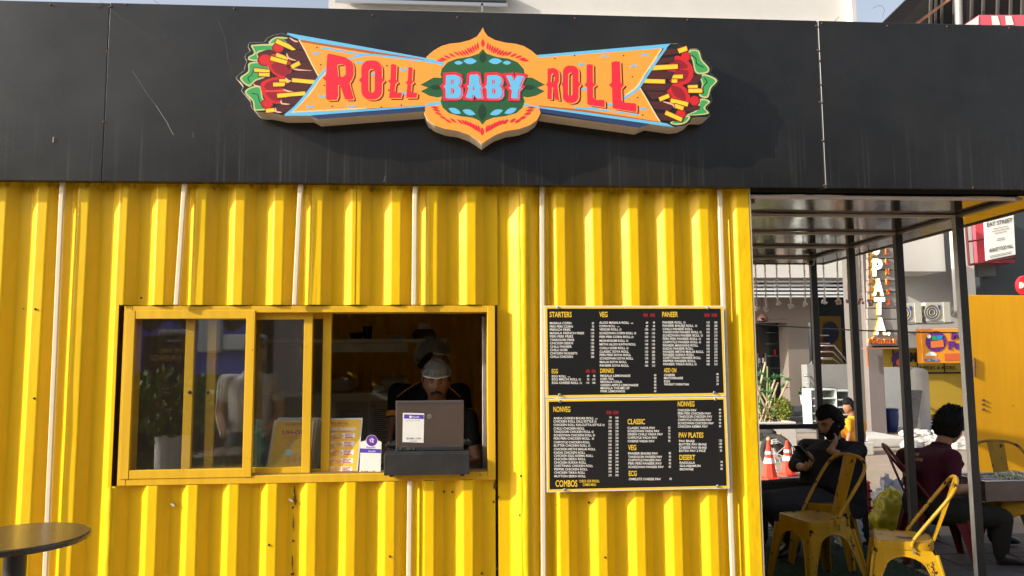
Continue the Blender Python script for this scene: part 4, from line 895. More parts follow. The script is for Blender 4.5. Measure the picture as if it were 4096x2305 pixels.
for x, w_ in ((.075, .012), (.19, .022), (.26, .014)): c_ = lx0+(lx1-lx0)*x; m = MB(); m.box(c_-w_/2, c_+w_/2, LY+.002, LY+.006, zb+.006, zb+.018); m.obj('port', M['steel'], lt)
def on_lid(x, y, k=0): 
    p = at(x, y, LY); t = (p.z-lz0)/(lz1-lz0); q = LO+tilt*(Lh*t)+nrm*(.0056+.0003*k); return Vector((p.x, q.y, q.z))
white_card = mat('white_card', (.78, .77, .74), .5, var=.05, vs=20); violet = mat('violet_print', (.09, .05, .42), .5); grey_ink = mat('grey_ink', (.10, .10, .11), .6); orange_ink = mat('orange_ink', (.7, .2, .03), .6); w_ink = mat('white_ink', (.8, .8, .8), .5)
def flat(par, name, mt, pts, fn): m = MB(); m.poly([fn(*p) for p in pts]); return m.obj(name, mt, par, fix=False)
def words(par, s, x0, x1, y, cap, fn, mt, off=.01, name='lettering'):
    m = MB(); put_text(m, s, lambda u, v: fn(u, -v), x0, x1, -y, cap, off); return m.obj(name, mt, par, fix=False)
flat(lt, 'sticker', white_card, [(1612,1651),(1697,1653),(1694,1772),(1609,1769)], lambda x, y: on_lid(x, y, 1))
flat(lt, 'sticker_header', violet, [(1617,1657),(1695,1659),(1695,1676),(1616,1674)], lambda x, y: on_lid(x, y, 2))
words(lt, 'PhonePe', 1649, 1677, 1671, 7, lambda x, y: on_lid(x, y, 3), w_ink); words(lt, 'BHIM | UPI', 1626, 1682, 1758, 7, lambda x, y: on_lid(x, y, 2), grey_ink); words(lt, 'Roll Baby Roll', 1641, 1667, 1767, 4, lambda x, y: on_lid(x, y, 2), grey_ink, 0)
words(lt, 'Scan & Pay with any UPI App', 1624, 1680, 1684, 3.5, lambda x, y: on_lid(x, y, 2), grey_ink, 0)
def disc(par, name, mt, cx, cy, r_, fn, n=20): return flat(par, name, mt, [(cx+r_*math.cos(2*math.pi*i/n), cy+r_*math.sin(2*math.pi*i/n)) for i in range(n)], fn)
disc(lt, 'sticker_logo', w_ink, 1642, 1667, 5, lambda x, y: on_lid(x, y, 3)); disc(lt, 'maker_badge', M['steel'], 1717, 1665, 10, lambda x, y: on_lid(x, y, 1)); words(lt, 'hp', 1711, 1723, 1668, 8, lambda x, y: on_lid(x, y, 2), grey_ink, 0)
# keyboard lying behind the laptop, cables
m = MB(); kx0, kx1 = xv(1542, 1770, .12), xv(1885, 1770, .12); kz = at(1710, 1782, .12).z; m.box(kx0, kx1, .10, .24, kz, kz+.014)
kb = thing('keyboard', 'black keyboard sticking out on both sides behind the laptop', 'keyboard', ((kx0+kx1)/2, .17, kz)); m.obj('keyboard_case', M['dark'], kb, bevel=.003)
m = MB()
for i in range(20):
    for j in range(4): x = kx0+.012+i*(kx1-kx0-.024)/19.5; m.box(x, x+.014, .112+j*.031, .112+j*.031+.022, kz+.0142, kz+.021)
o = m.obj('keys', mat('key_caps', (.03, .03, .032), .5), kb); o['kind'] = 'stuff'
# counter under the window inside
m = MB(); m.box(fx0+.05, fx1+.0, .135, .42, fz0-.05, fz0+.03); m.obj('counter', mat('counter_top', (.10, .09, .085), .4, var=.2), kiosk, bevel=.004)
# payment stand card
st_ = thing('payment_card_stand', 'white upright payment card with round purple badge beside the laptop', 'card', at(1480, 1892, .10))
fnS = lambda x, y, k=0: at(x, y, .055)+Vector((0, -.0004*k, 0))
pts = [(1441,1812),(1441,1768),(1462,1763)]+[(1487+24*math.cos(R(t)), 1764+24*math.sin(R(t))) for t in range(200, 341, 20)]+[(1512,1763),(1526,1768),(1522,1892),(1437,1892)]
m = MB(); m.slab([fnS(*p) for p in pts], (0, .003, 0)); m.obj('card', white_card, st_)
disc(st_, 'badge', mat('purple_badge', (.13, .03, .32), .4), 1487, 1763, 22, lambda x, y: fnS(x, y, 1)); words(st_, 'पे', 1477, 1497, 1772, 15, lambda x, y: fnS(x, y, 2), w_ink, .01)
words(st_, 'PhonePe', 1466, 1501, 1793, 7, lambda x, y: fnS(x, y, 1), violet)
flat(st_, 'header_band', violet, [(1441,1794),(1523,1797),(1523,1813),(1440,1811)], lambda x, y: fnS(x, y, 1)); words(st_, 'PhonePe', 1474, 1502, 1809, 7, lambda x, y: fnS(x, y, 2), w_ink); words(st_, 'BHIM | UPI', 1443, 1501, 1890, 7, lambda x, y: fnS(x, y, 1), grey_ink)
# yellow menu placards leaning in clear stands
amber = mat('placard_print', (.83, .50, .055), .35, var=.08, vs=6); acrylic = mat('acrylic_edge', (.62, .66, .64), .2); food = mat('food_print', (.70, .30, .05), .5, var=.4, vs=40, col2=(.75, .55, .2)); redp = mat('red_print', (.55, .05, .05), .5); pinkp = mat('magenta_print', (.5, .06, .2), .5)
def placard(label, c, Y, lean=.05):
    zt, zb_ = c[0][1], c[3][1]
    def fn(x, y, k=0): t = (zb_-y)/(zb_-zt); return at(x, y, Y+lean*t)+Vector((0, -.0005*k, 0))
    o = thing('menu_placard', label, 'placard', fn((c[2][0]+c[3][0])/2, zb_)); m = MB(); m.slab([fn(*p) for p in c], (0, .006, 0)); m.obj('stand', acrylic, o)
    k = 6; flat(o, 'sheet', amber, [(c[0][0]+k, c[0][1]+k), (c[1][0]-k, c[1][1]+k), (c[2][0]-k, c[2][1]-2), (c[3][0]+k, c[3][1]-2)], lambda x, y: fn(x, y, 1)); return o, fn
o, fn = placard('yellow combo menu placard standing in the open part of the window', [(1318,1674),(1451,1672),(1430,1896),(1300,1896)], .075)
f2 = lambda x, y: fn(x, y, 2); f3 = lambda x, y: fn(x, y, 3)
words(o, 'ROLL BABY ROLL', 1326, 1395, 1698, 9, f2, redp, .02); words(o, "LET'S GET ROLLIN'", 1338, 1380, 1706, 4, f2, redp); words(o, 'COMBO CRAVINGS?', 1304, 1424, 1722, 12, f2, w_ink, .03); words(o, 'MORE FLAVOURS, MORE VALUE!', 1312, 1402, 1728, 4, f2, redp)
for i, (a_, b_) in enumerate((('CRUNCH &','MUNCH'), ('MEAL','IN ONE'), ('MEAL','FOR TWO'), ('VALUE FOR','MONEY'), ('ROLLSOME','MEAL'))):
    y = 1733+i*33.5; x = 1378-i*2.6
    flat(o, 'meal_box', w_ink, [(x-52,y),(x+43,y),(x+41,y+20),(x-54,y+20)], f2); words(o, a_, x+2, x+34, y+7, 5.5, f3, redp, .02); words(o, b_, x+2, x+28, y+13, 5.5, f3, redp, .02); flat(o, 'price_strip', redp, [(x+2,y+15),(x+34,y+15),(x+34,y+19),(x+2,y+19)], f3)
    flat(o, 'food_photo', food, cr([(x-56,y+14),(x-40,y+4),(x-20,y-1),(x-6,y+6),(x-4,y+16),(x-22,y+22),(x-44,y+24)], 3), f3)
o, fn = placard('yellow UH-OH notice placard behind the glass beside the teal bottle', [(1097,1681),(1256,1683),(1238,1872),(1066,1870)], .15, .06)
f2 = lambda x, y: fn(x, y, 2); f3 = lambda x, y: fn(x, y, 3)
words(o, 'ROLL BABY ROLL', 1142, 1215, 1702, 9, f2, redp, .02); words(o, 'UH-OH', 1131, 1222, 1737, 15, f2, pinkp, .04); words(o, 'Due to soaring onion prices', 1127, 1222, 1747, 4.5, f2, redp); words(o, 'an extra onion fees on all', 1124, 1222, 1755, 4.5, f2, redp)
flat(o, 'roll_picture', food, cr([(1142,1850),(1146,1780),(1152,1760),(1166,1760),(1172,1780),(1168,1850)], 3), f2); flat(o, 'roll_band', mat('pale_blue_print', (.35, .6, .7), .5), [(1140,1802),(1168,1800),(1166,1822),(1140,1822)], f3); disc(o, 'onion_picture', food, 1186, 1832, 20, f2)
for i in range(3): placard('clear menu placard third in the leaning row behind the sash' if i == 1 else ('clear menu placard directly behind the UH-OH notice' if i == 0 else 'clear menu placard at the back of the leaning row'), [(1112+i*14,1671+i*2),(1272+i*12,1671+i*2),(1246+i*12,1872),(1080+i*14,1872)], .165+.022*i, .06)
# teal bottle
bc = at(1031, 1872, .20); bt = thing('water_bottle', 'teal ribbed water bottle behind the glass', 'bottle', bc); hgt = at(1031, 1678, .20).z-bc.z; r_ = .036
teal = mat('teal_plastic', (.02, .22, .22), .2, spec=.6)
m = MB(); prof = [(r_*.9, 0), (r_, .008)]+[(r_*(1 if i % 2 else .95), .012+i*hgt*.68/30) for i in range(31)]+[(r_*.8, hgt*.78), (r_*.62, hgt*.84), (r_*.62, hgt*.86)]; m.lathe(bc, prof, 20); m.obj('bottle_body', teal, bt, smooth=True)
m = MB(); m.lathe(bc, [(r_*.68, hgt*.865), (r_*.70, hgt*.87), (r_*.70, hgt*.99), (r_*.64, hgt)], 20); m.obj('cap', teal, bt, smooth=True, ang=40)
# ================================================================ kitchen at the back of the kiosk
YB = 2.05
dull = mat('kitchen_steel', (.78, .78, .76), .42, .1, var=.15, vs=4)
sh = thing('wall_shelf', 'stainless wall shelf with steel cups above the kitchen counter', 'shelf', at(1500, 1371, YB))
a_, b_ = at(1050, 1358, YB-.30), at(1782, 1370, YB-.30)
m = MB(); m.box(a_.x, b_.x, YB-.3, YB+.1, b_.z, b_.z+.028); m.obj('shelf_board', dull, sh, bevel=.002)
m = MB(); q0, q1 = at(1327, 1375, YB-.28), at(1632, 1408, YB-.28); m.box(q0.x, q1.x, YB-.28, YB-.25, q1.z, q0.z); m.obj('lower_rail', dull, sh)
for x in (a_.x+.02, b_.x-.02): m = MB(); m.box(x-.012, x+.012, YB-.28, YB-.25, b_.z-.45, b_.z+.0); m.obj('upright', dull, sh)
def cup(x, y0, y1, w_, nm, lab, col, Y=YB-.1, cat='container', prof=None):
    p = at(x, y1, Y); h = at(x, y0, Y).z-p.z; r_ = w_/2/FPX*(Y-CAM.y); m = MB(); m.lathe(p, [(r_*a1, h*a2) for a1, a2 in (prof or ((.8, 0), (1, .9), (1.04, 1)))], 14)
    o = thing(nm, lab, cat, p); m.obj('vessel', col, o, smooth=True, ang=40); return o
blk = mat('black_plastic', (.012, .012, .012), .4); wht = mat('white_plastic', (.62, .6, .57), .5)
cup(1470, 1306, 1356, 40, 'cup_stack', 'tall stack of black takeaway cups on the steel shelf', blk); cup(1425, 1331, 1356, 56, 'takeaway_tub', 'low black tub beside the cup stack on the shelf', blk)
cup(1585, 1344, 1356, 78, 'paper_plate', 'pale plate lying on the steel shelf', wht, prof=((.5, 0), (.6, .2), (1, 1))); cup(1695, 1292, 1330, 50, 'paper_bowl_stack', 'white bowls stacked above a cloth on the shelf', wht, prof=((1, 0), (.95, .3), (.7, 1)))
cup(1697, 1318, 1357, 90, 'folded_cloth', 'dull violet folded cloth on the shelf under the bowls', cloth('violet_cloth', (.10, .07, .08)), cat='cloth', prof=((1, 0), (1.05, .5), (.8, 1)))
kc = thing('kitchen_counter', 'steel kitchen counter with notices stuck on its front', 'counter', at(1450, 1900, YB-.35))
ca, cb = at(1050, 1572, YB-.35), at(1640, 1572, YB-.35); m = MB(); m.box(ca.x, cb.x, YB-.35, YB+.3, .1, cb.z); m.obj('counter_body', dull, kc, bevel=.004)
for i, pts in enumerate(([(1344,1606),(1470,1607),(1470,1760),(1344,1757)], [(1480,1604),(1600,1604),(1600,1780),(1478,1780)])):
    fnp = lambda x, y, k=0: at(x, y, YB-.352)+Vector((0, -.0005*k, 0))
    flat(kc, 'notice', mat('notice_paper', (.6, .6, .58), .7), pts, fnp); x0, y0 = pts[0]; 
    if i: words(kc, 'fssai', x0+8, x0+24, y0+26, 10, lambda x, y: fnp(x, y, 1), redp)
    m = MB()
    for j in range(15): yy = y0+34+j*8; ww = 60+30*math.sin(j*2.3); m.poly([fnp(x0+14, yy, 1), fnp(x0+14+ww, yy, 1), fnp(x0+14+ww, yy+2, 1), fnp(x0+14, yy+2, 1)])
    o = m.obj('print_lines', grey_ink, kc, fix=False); o['kind'] = 'stuff'
def crumple(name, label, cat, c, sx, sy, sz, mt, seed=0, amp=.35, n=40, freq=2.2):
    m = MB(); c = Vector(c); m.ball((0,0,0), 1, n=n, m=n//2+3); vs = []
    for v in m.v:
        d = Vector(v); k = 1+amp*noise.noise(d*freq+Vector((seed*7.3, 1.7*seed, 0)))+amp*.5*noise.noise(d*freq*2.7+Vector((0, seed, 3)))+amp*.25*noise.noise(d*freq*6+Vector((seed, 0, 3)))-amp*.55*abs(noise.noise(d*freq*1.9+Vector((3, seed, 8))))-amp*.3*abs(noise.noise(d*freq*4.3+Vector((1, seed, 2))))
        z = d.z*sz*k; vs.append((c.x+d.x*sx*k, c.y+d.y*sy*k, c.z+max(z, -sz*.55)+sz*.55))
    m.v = vs; return tag(m.obj(name, mt, smooth=True), label, cat)
crumple('plastic_bag', 'crumpled pale bag lying on the kitchen counter beside black trays', 'bag', at(1365, 1568, YB-.15), .12, .1, .07, wht, 2); crumple('plastic_bag', 'white bag on the kitchen counter near the colleague', 'bag', at(1580, 1566, YB-.15), .13, .1, .08, wht, 5)
p = at(1520, 1568, YB-.2); m = MB(); m.box(p.x-.05, p.x+.05, p.y-.05, p.y+.05, p.z, p.z+.05); single(m, 'takeaway_box', wht, 'small white box on the kitchen counter with a stick behind it', 'box', bevel=.003)
# ================================================================ cafe table at the left
TZ = .715; TZ = .90; TX, TY = -1.60, -1.25
tb = thing('cafe_table', 'dark granite topped pedestal table in front of the yellow wall', 'table', (TX, TY, 0))
gran = mat('polished_granite', (.048, .038, .024), .22, var=.5, vs=170, spec=.55, rvar=.08); ax = Vector((.755, .656, 0)); ay = Vector((-.656, .755, 0))
m = MB(); pts = [Vector((TX, TY, TZ-.024))+ax*(.238*math.cos(2*math.pi*i/64))+ay*(.238*math.sin(2*math.pi*i/64)) for i in range(64)]; m.slab(pts, (0, 0, .024)); m.obj('tabletop', gran, tb, bevel=.008, seg=3)
m = MB(); m.cyl((TX, TY, .03), (TX, TY, TZ-.026), .037, n=20); m.obj('column', M['black_paint'], tb, smooth=True, ang=40); m = MB(); m.lathe((TX, TY, 0), [(.20, 0), (.20, .012), (.05, .03)], 28); m.obj('foot_plate', M['black_paint'], tb)
# ================================================================ the open seating bay beside the container (part of the kiosk)
ZS = 2.465; XP = 3.30; PY = [.558, 1.246, 1.934, 2.622]
XO = gz(3617, 969, ZS).x; YO = gz(3312, 1056, ZS).y
sof = mat('glossy_soffit_panel', (.085, .068, .054), .11, .92, var=.12, vs=1.5, bump=.10, bs=2.2, rvar=.06)
ys = [.0]+PY+[YO]
for i in range(5):
    m = MB(); nx = 10
    for k in range(nx):
        x0, x1 = cx1+.012+(XP-cx1-.012)*k/nx, cx1+.012+(XP-cx1-.012)*(k+1)/nx
        w0, w1 = [.004*noise.noise(Vector((x*1.7, i*5.1, 0))) for x in (x0, x1)]
        m.poly([(x0, ys[i], ZS+w0), (x1, ys[i], ZS+w1), (x1, ys[i+1]-.004, ZS+w1), (x0, ys[i+1]-.004, ZS+w0)])
    m.obj('soffit_panel', sof, kiosk, fix=False)
    m = MB(); m.poly([(XP, ys[i], ZS+.002), (XO, ys[i], ZS), (XO, ys[i+1]-.004, ZS), (XP, ys[i+1]-.004, ZS+.002)]); m.obj('soffit_panel', sof, kiosk, fix=False)
m = MB(); m.box(cx1+.012, XO, .002, YO, ZS+.012, ZS+.10); m.obj('roof_slab', M['dark'], kiosk)
M['beam'] = mat('beam_paint', (.50, .44, .40), .45, var=.15, vs=10)
for i, y in enumerate([.02]+PY): m = MB(); m.box(cx1+.012, XP+.0, y-.014, y+.014, ZS-.022, ZS-.003); m.obj('cross_beam', M['beam'], kiosk, bevel=.002)
m = MB(); m.box(XP-.022, XP+.022, .0, PY[3]+.03, ZS-.021, ZS-.004); m.obj('side_beam', M['edge_steel'], kiosk, bevel=.002)
m = MB(); m.box(XO-.003, XO+.012, .0, YO+.012, ZS-.01, ZS+.11); m.box(cx1, XO-.0035, YO, YO+.012, ZS-.008, ZS+.108); m.obj('roof_edge', M['edge_steel'], kiosk)
for i, y in enumerate(PY):
    m = MB(); m.box(XP-.028, XP+.028, y-.02, y+.02, 0, ZS-.022); m.obj('bay_post', M['black_paint'], kiosk, bevel=.003)
    m = MB(); m.box(XP-.0305, XP-.0285, y-.019, y+.019, .0, ZS-.024); m.obj('post_side_strip', mat('post_strip_lit', (.62, .61, .58), .5, .0, var=.15, vs=9) if i == 0 else M['edge_steel'], kiosk)  # first post's strip is a paler colour, standing for light on that side
m = MB(); z = at(3150, 1706, PY[3]).z; m.box(cx1+.01, XP-.032, PY[3]-.02, PY[3]+.02, z-.022, z+.020); m.obj('guard_rail', M['black_paint'], kiosk, bevel=.003)
# camera under the soffit
c = at(3238, 1045, PY[3]-.10); cc = thing('security_camera', 'white dome security camera under the soffit at the far post', 'camera', c)
m = MB(); m.box(c.x-.045, c.x+.045, c.y-.03, c.y+.05, c.z-.01, ZS-.024); m.obj('housing', mat('camera_white', (.55, .5, .44), .4), cc, bevel=.012, seg=3)
m = MB(); m.ball(c-Vector((0, .02, .012)), .036, n=16, m=10); m.obj('eyeball', mat('camera_shell', (.45, .42, .38), .35), cc, smooth=True); m = MB(); m.ball(c-Vector((.004, .036, .020)), .026, n=16, m=10); m.obj('lens', mat('camera_lens', (.01, .012, .012), .08), cc, smooth=True)
# hanging shell strings
shell = mat('shell_white', (.75, .72, .66), .3, var=.1, vs=50); cord = mat('cord', (.5, .45, .38), .8)
for i, (px, yb) in enumerate(((3021,1232),(3059,1235),(3105,1217),(3158,1228),(3216,1216),(3293,1206),(3347,1206),(3388,1206),(3439,1205),(3476,1210))):
    if px < 3312: a = at(px, 1052, YO-.01); a.z = ZS
    else:
        d = ray(px, 1000); t = (XO-.01-CAM.x)/d.x; a = CAM+d*t; a.z = ZS
    dep = a.y; b = at(px+6, yb, dep); L = a.z-b.z
    o = thing('shell_string', ['string of white shells hanging just beside the yellow corner post', 'string of white shells, second from the yellow corner post', 'shorter white shell string, third from the yellow corner post', 'white shell string, fourth from the yellow corner post', 'white shell string just before the security camera', 'white shell string just right of the far black post', 'shell string with pinkish tail between the two far posts', 'shell string hanging against the third black post', 'shell string hanging beside the grey street pillar', 'last shell string in front of the vertical lettered sign'][i], 'hanging ornament', a, 0, 'shell strings hanging from the soffit edge')
    m = MB(); m.tube([a, b], .0016, 5); m.obj('cord', cord, o)
    m = MB(); rd = random.Random(i)
    for k in range(int(L/.021)): z = a.z-.012-k*.021; m.ball((a.x+(b.x-a.x)*k*.021/L+rd.uniform(-.002,.002), dep, z), .0085+.004*rd.random(), .008, .0095, 7, 5)
    q = m.obj('beads', shell, o, smooth=True); q['kind'] = 'stuff'
    m = MB()
    for k in range(6): m.ball((b.x+rd.uniform(-.022,.022), b.y+rd.uniform(-.015,.015), b.z+rd.uniform(-.025,.02)), .014, .012, .014, 8, 5)
    m.obj('shell_tail', mat('shell_pink', (.7, .42, .36), .35) if i in (6, 7, 8, 9) else shell, o, smooth=True)
# turf mat
tx0, tx1, ty0, ty1 = cx1-.05, 3.24, -.6, 2.26
m = MB(); m.box(tx0, tx1, ty0, ty1, -.003, .012); turf = struct(m, 'turf_mat', mat('turf_backing', (.012, .03, .014), .9, var=.4, vs=12))
m = MB(); rd = random.Random(3)
for _ in range(15000):
    x, y = rd.uniform(tx0, tx1), rd.uniform(ty0, ty1); h = rd.uniform(.012, .03); a = rd.uniform(0, 6.3); dx, dy = .002*math.cos(a), .002*math.sin(a); lx, ly = rd.uniform(-.012, .012), rd.uniform(-.012, .012)
    m.add([(x-dx, y-dy, .011), (x+dx, y+dy, .011), (x+lx, y+ly, .011+h)], [(0, 1, 2)])
g_ = m.obj('turf_grass', mat('turf_blades', (.020, .065, .022), .6, var=.4, vs=5), fix=False); tag(g_, 'dark green artificial grass under the seating bay', 'grass', kind='stuff')
# ---------------------------------------------------------------- metal cafe chairs
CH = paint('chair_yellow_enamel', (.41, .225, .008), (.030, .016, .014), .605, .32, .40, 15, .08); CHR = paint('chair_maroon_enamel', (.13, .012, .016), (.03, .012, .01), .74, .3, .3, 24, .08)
def cafe_chair(label, loc, rz, cm, group='metal cafe chairs', back=True):
    o = thing('cafe_chair' if back else 'cafe_stool', label, 'chair' if back else 'stool', loc, rz, group)     # front faces local -x
    def L(n_, b_, mt=cm, **k): return b_.obj(n_, mt, o, world=False, **k)
    cs = [(-.175, -.18), (-.175, .18), (.165, .155), (.165, -.155)]
    m = MB(); op = []
    for i in range(4):
        c_, p_, n_ = Vector(cs[i]), Vector(cs[i-1]), Vector(cs[(i+1) % 4]); r_ = .045 if i < 2 else .085
        d0, d1 = (p_-c_).normalized()*r_, (n_-c_).normalized()*r_
        for t in (0, .33, .67, 1): q = c_+d0*(1-t)**2+d1*t*t; op.append(q)
    n = len(op); prof = ((1, .40), (1.0, .440), (.985, .452), (.93, .455), (.90, .449), (.5, .446)); b0 = len(m.v); cen = Vector((0, 0))
    for s_, z in prof:
        for q in op: m.v.append((q.x*s_, q.y*s_, z))
    for k in range(len(prof)-1):
        for i in range(n): j = (i+1) % n; m.f.append((k*n+i, k*n+j, (k+1)*n+j, (k+1)*n+i)); m.m.append(0)
    m.f.append(tuple((len(prof)-1)*n+i for i in range(n))); m.m.append(0); L('seat', m, smooth=True, ang=35)
    m = MB()
    for x, y in ((-.02,-.03),(-.02,.03),(.03,-.03),(.03,.03),(.005,0),(-.045,0),(.055,0)): m.poly([(x+.007*math.cos(t), y+.003*math.sin(t), .4468) for t in [6.2832*k/8 for k in range(8)]])
    q = L('seat_holes', m, M['dark'], fix=False); q['kind'] = 'stuff'
    ft = [(-.235, -.225), (-.235, .225), (.255, .215), (.255, -.215)]
    for i in range(4):
        m = MB(); c_ = Vector((*cs[i], .405)); f_ = Vector((*ft[i], 0))
        for j in ((i+1) % 4, (i-1) % 4):
            cj = Vector((*cs[j], .405)); fj = Vector((*ft[j], 0)); mid = (c_+cj)/2
            def P(u, z):                          # u: metres inwards from the leg edge, z height
                t = z/.405; e = f_.lerp(c_, t); ej = fj.lerp(cj, t); return e+(ej-e).normalized()*u
            half = (cj-c_).length/2
            inner = [P(.030, 0), P(.042, .12), P(.055, .22), P(.072, .29)]; 
            arch = [P(.072+(half-.072)*(1-math.cos(R(a)))*1.0, .29+.075*math.sin(R(a))) for a in (20, 40, 60, 80)]+[Vector((mid.x, mid.y, 0))+Vector((0, 0, .367))]
            pts = inner+arch; out = [P(0, z) for z in (0, .12, .22, .29)]+[P(0, .33), P(.02, .405), P(half*.35, .405), P(half*.7, .405), Vector((mid.x, mid.y, .405))]
            for k in range(len(pts)-1): m.poly([out[k], out[k+1], pts[k+1], pts[k]])
            m.tube(pts, .0055, 6)
        e = [f_.lerp(c_, t) for t in (.0, .3, .6, .95)]; m.tube(e, [.007, .009, .011, .012], 8)
        L('leg', m, smooth=True, ang=40)
        m = MB(); m.tube([f_.lerp(c_, .0)-Vector((0,0,.0)), f_.lerp(c_, .05)], [.017, .015], 8); L('foot', m, M['dark'])
    if not back: return o
    hp = cr([(.035, -.178, .425), (.047, -.178, .47), (.14, -.187, .60), (.238, -.190, .73), (.285, -.165, .80), (.306, -.10, .838), (.313, 0, .848), (.306, .10, .838), (.285, .165, .80), (.238, .190, .73), (.14, .187, .60), (.047, .178, .47), (.035, .178, .425)], 5, False)
    m = MB(); m.tube(hp, .0115, 10); L('backrest', m, smooth=True)
    m = MB(); N = 8
    for k in range(N+1):
        t = k/N; x, z, w_ = .165+.143*t+.01*t*(1-t), .440+.405*t, .050+.012*t
        m.v += [(x, -w_, z), (x-.004, -w_*.5, z), (x-.004, w_*.5, z), (x, w_, z), (x+.005, w_, z), (x+.001, w_*.5, z), (x+.001, -w_*.5, z), (x+.005, -w_, z)]
    for k in range(N):
        for i in range(8): j = (i+1) % 8; m.f.append((k*8+i, k*8+j, (k+1)*8+j, (k+1)*8+i)); m.m.append(0)
    m.f += [tuple(range(8)), tuple(N*8+i for i in range(8))]; m.m += [0, 0]; L('splat', m, smooth=True, ang=30)
    for s_ in (-1, 1):
        for z in (.418, .396): m = MB(); m.cyl((.045, s_*.176, z), (.045, s_*.192, z), .007, n=10); L('bolt', m, M['screw'])
    return o
def aim(a, b): return math.atan2(-(b[1]-a[1]), -(b[0]-a[0]))     # turn so that the front (-x) looks from a to b
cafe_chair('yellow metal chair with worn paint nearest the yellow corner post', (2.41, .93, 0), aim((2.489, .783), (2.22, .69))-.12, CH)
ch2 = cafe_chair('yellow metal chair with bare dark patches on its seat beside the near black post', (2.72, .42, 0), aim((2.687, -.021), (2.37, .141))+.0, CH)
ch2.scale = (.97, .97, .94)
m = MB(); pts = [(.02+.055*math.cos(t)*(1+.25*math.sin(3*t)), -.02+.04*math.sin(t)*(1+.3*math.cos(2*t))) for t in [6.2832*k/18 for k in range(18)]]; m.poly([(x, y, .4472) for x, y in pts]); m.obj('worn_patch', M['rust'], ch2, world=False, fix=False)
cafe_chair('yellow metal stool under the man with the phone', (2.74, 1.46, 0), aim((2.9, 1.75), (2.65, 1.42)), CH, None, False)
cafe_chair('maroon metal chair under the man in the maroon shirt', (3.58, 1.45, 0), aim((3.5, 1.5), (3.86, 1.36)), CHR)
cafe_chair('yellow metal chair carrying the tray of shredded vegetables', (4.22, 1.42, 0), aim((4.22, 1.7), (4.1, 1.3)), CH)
# ---------------------------------------------------------------- tray of vegetables
ty = thing('steel_tray', 'deep steel tray of shredded onion set on the far yellow chair', 'tray', (4.2, 1.38, .47))
stl = mat('dark_tray_steel', (.16, .13, .125), .35, .7, var=.2, vs=8)
m = MB(); x0, x1, y0, y1, z0, z1 = 3.83, 4.62, 1.20, 1.56, .47, .615; t = .012
for b_ in ((x0, x1, y0, y0+t), (x0, x1, y1-t, y1), (x0, x0+t, y0+t, y1-t), (x1-t, x1, y0+t, y1-t)): m.box(*b_, z0, z1)
m.box(x0+t, x1-t, y0+t, y1-t, z0, z0+.01); m.obj('tray_body', stl, ty)
m = MB(); m.tube([(x0, y0, z1), (x1, y0, z1), (x1, y1, z1), (x0, y1, z1), (x0, y0, z1)], .007, 8); m.obj('rim', M['steel'], ty, smooth=True)
m = MB(); rd = random.Random(5)
for _ in range(2600):
    x, y = rd.uniform(x0+.03, x1-.03), rd.uniform(y0+.03, y1-.03); z = z1-.03+.055*max(0, noise.noise(Vector((x*5, y*6, 2)))+.45)+rd.uniform(0, .012); a, e = rd.uniform(0, 6.3), rd.uniform(-.5, .5); d = Vector((math.cos(a)*math.cos(e), math.sin(a)*math.cos(e), math.sin(e)))*.022; s_ = Vector((-math.sin(a), math.cos(a), 0))*.0035; p = Vector((x, y, z)); m.poly([p-d-s_, p+d-s_*.6, p+d+s_*.6, p-d+s_])
o = single(m, 'shredded_onion', mat('onion', (.66, .64, .47), .45, var=.15, vs=30, spec=.5), 'heap of pale shredded onion filling the steel tray', 'vegetables', kind='stuff', fix=False)
p = at(3965, 1945, 1.30); m = MB(); m.obox(p, (.10, .02, -.012), (.0, .004, .004), (.01, -.02, .058)); o = thing('lunch_box', 'grey lilac lunch box cover held above the tray', 'box', p); m.obj('lid_panel', mat('lid_lilac', (.36, .34, .45), .3), o, bevel=.006, seg=2)
# ---------------------------------------------------------------- man with the phone
NAVY = cloth('black_shirt', (.012, .012, .015)); JEAN = cloth('charcoal_jeans', (.030, .031, .038)); Ym = 1.62
A = lambda x, y, Y=Ym: at(x, y, Y)
hd = A(3322, 1692, 1.66); Fh = Vector((-.93, -.30, -.38)); Uh = Vector((-.25, -.05, 1))
J = dict(pel=A(3345, 2000), che=A(3328, 1868, 1.66), nec=A(3345, 1762, 1.70), hea=hd, shR=A(3225, 1788, 1.98), shL=A(3432, 1802, 1.56), elR=A(3180, 1862, 1.72), elL=A(3395, 1838, 1.40), wrR=A(3222, 1872, 1.48), wrL=A(3320, 1803, 1.42),
         hiR=A(3310, 1975, 1.78), hiL=A(3335, 2005, 1.55), knR=A(3030, 1968, 1.86), knL=A(3075, 2010, 1.42), anR=A(3050, 2205, 1.95), anL=A(3178, 2195, 1.62), toR=A(2985, 2240, 1.95), toL=A(3115, 2225, 1.50))
for q in 'RL': J['an'+q].z = .09; J['to'+q].z = .05
pm = person('seated man in black shirt resting chin on hand and looking at a phone', J, SK2, NAVY, JEAN, F=(-.95,-.3,0), hF=Fh, U=Uh, s=1.06, vox=.007, sleeve=1.35, girth=1.32, belly=.06, loose=1.03, hr=dict(th=.015, front=.50, side=-.25, rough=.35), shoes=blk,
    hands=((J['wrL'], Vector((.62, .25, .62)), Vector((-.35, .75, .45)), 1.0, .35, -1, .15), (J['wrR'], Vector((.25, -.25, .55)), Vector((-.6, -.3, .6)), 1.0, .8, 1, .05)))
face_bits(pm, hd, Fh, Uh, 1.06, True, True)
c = A(3213, 1815, 1.44); ph = thing('phone', 'black smartphone held by the seated man', 'phone', c); d1 = (A(3242, 1848, 1.42)-A(3187, 1784, 1.47))/2; d2 = Vector((.012, -.034, .005)); d3 = d1.cross(d2).normalized()*.004
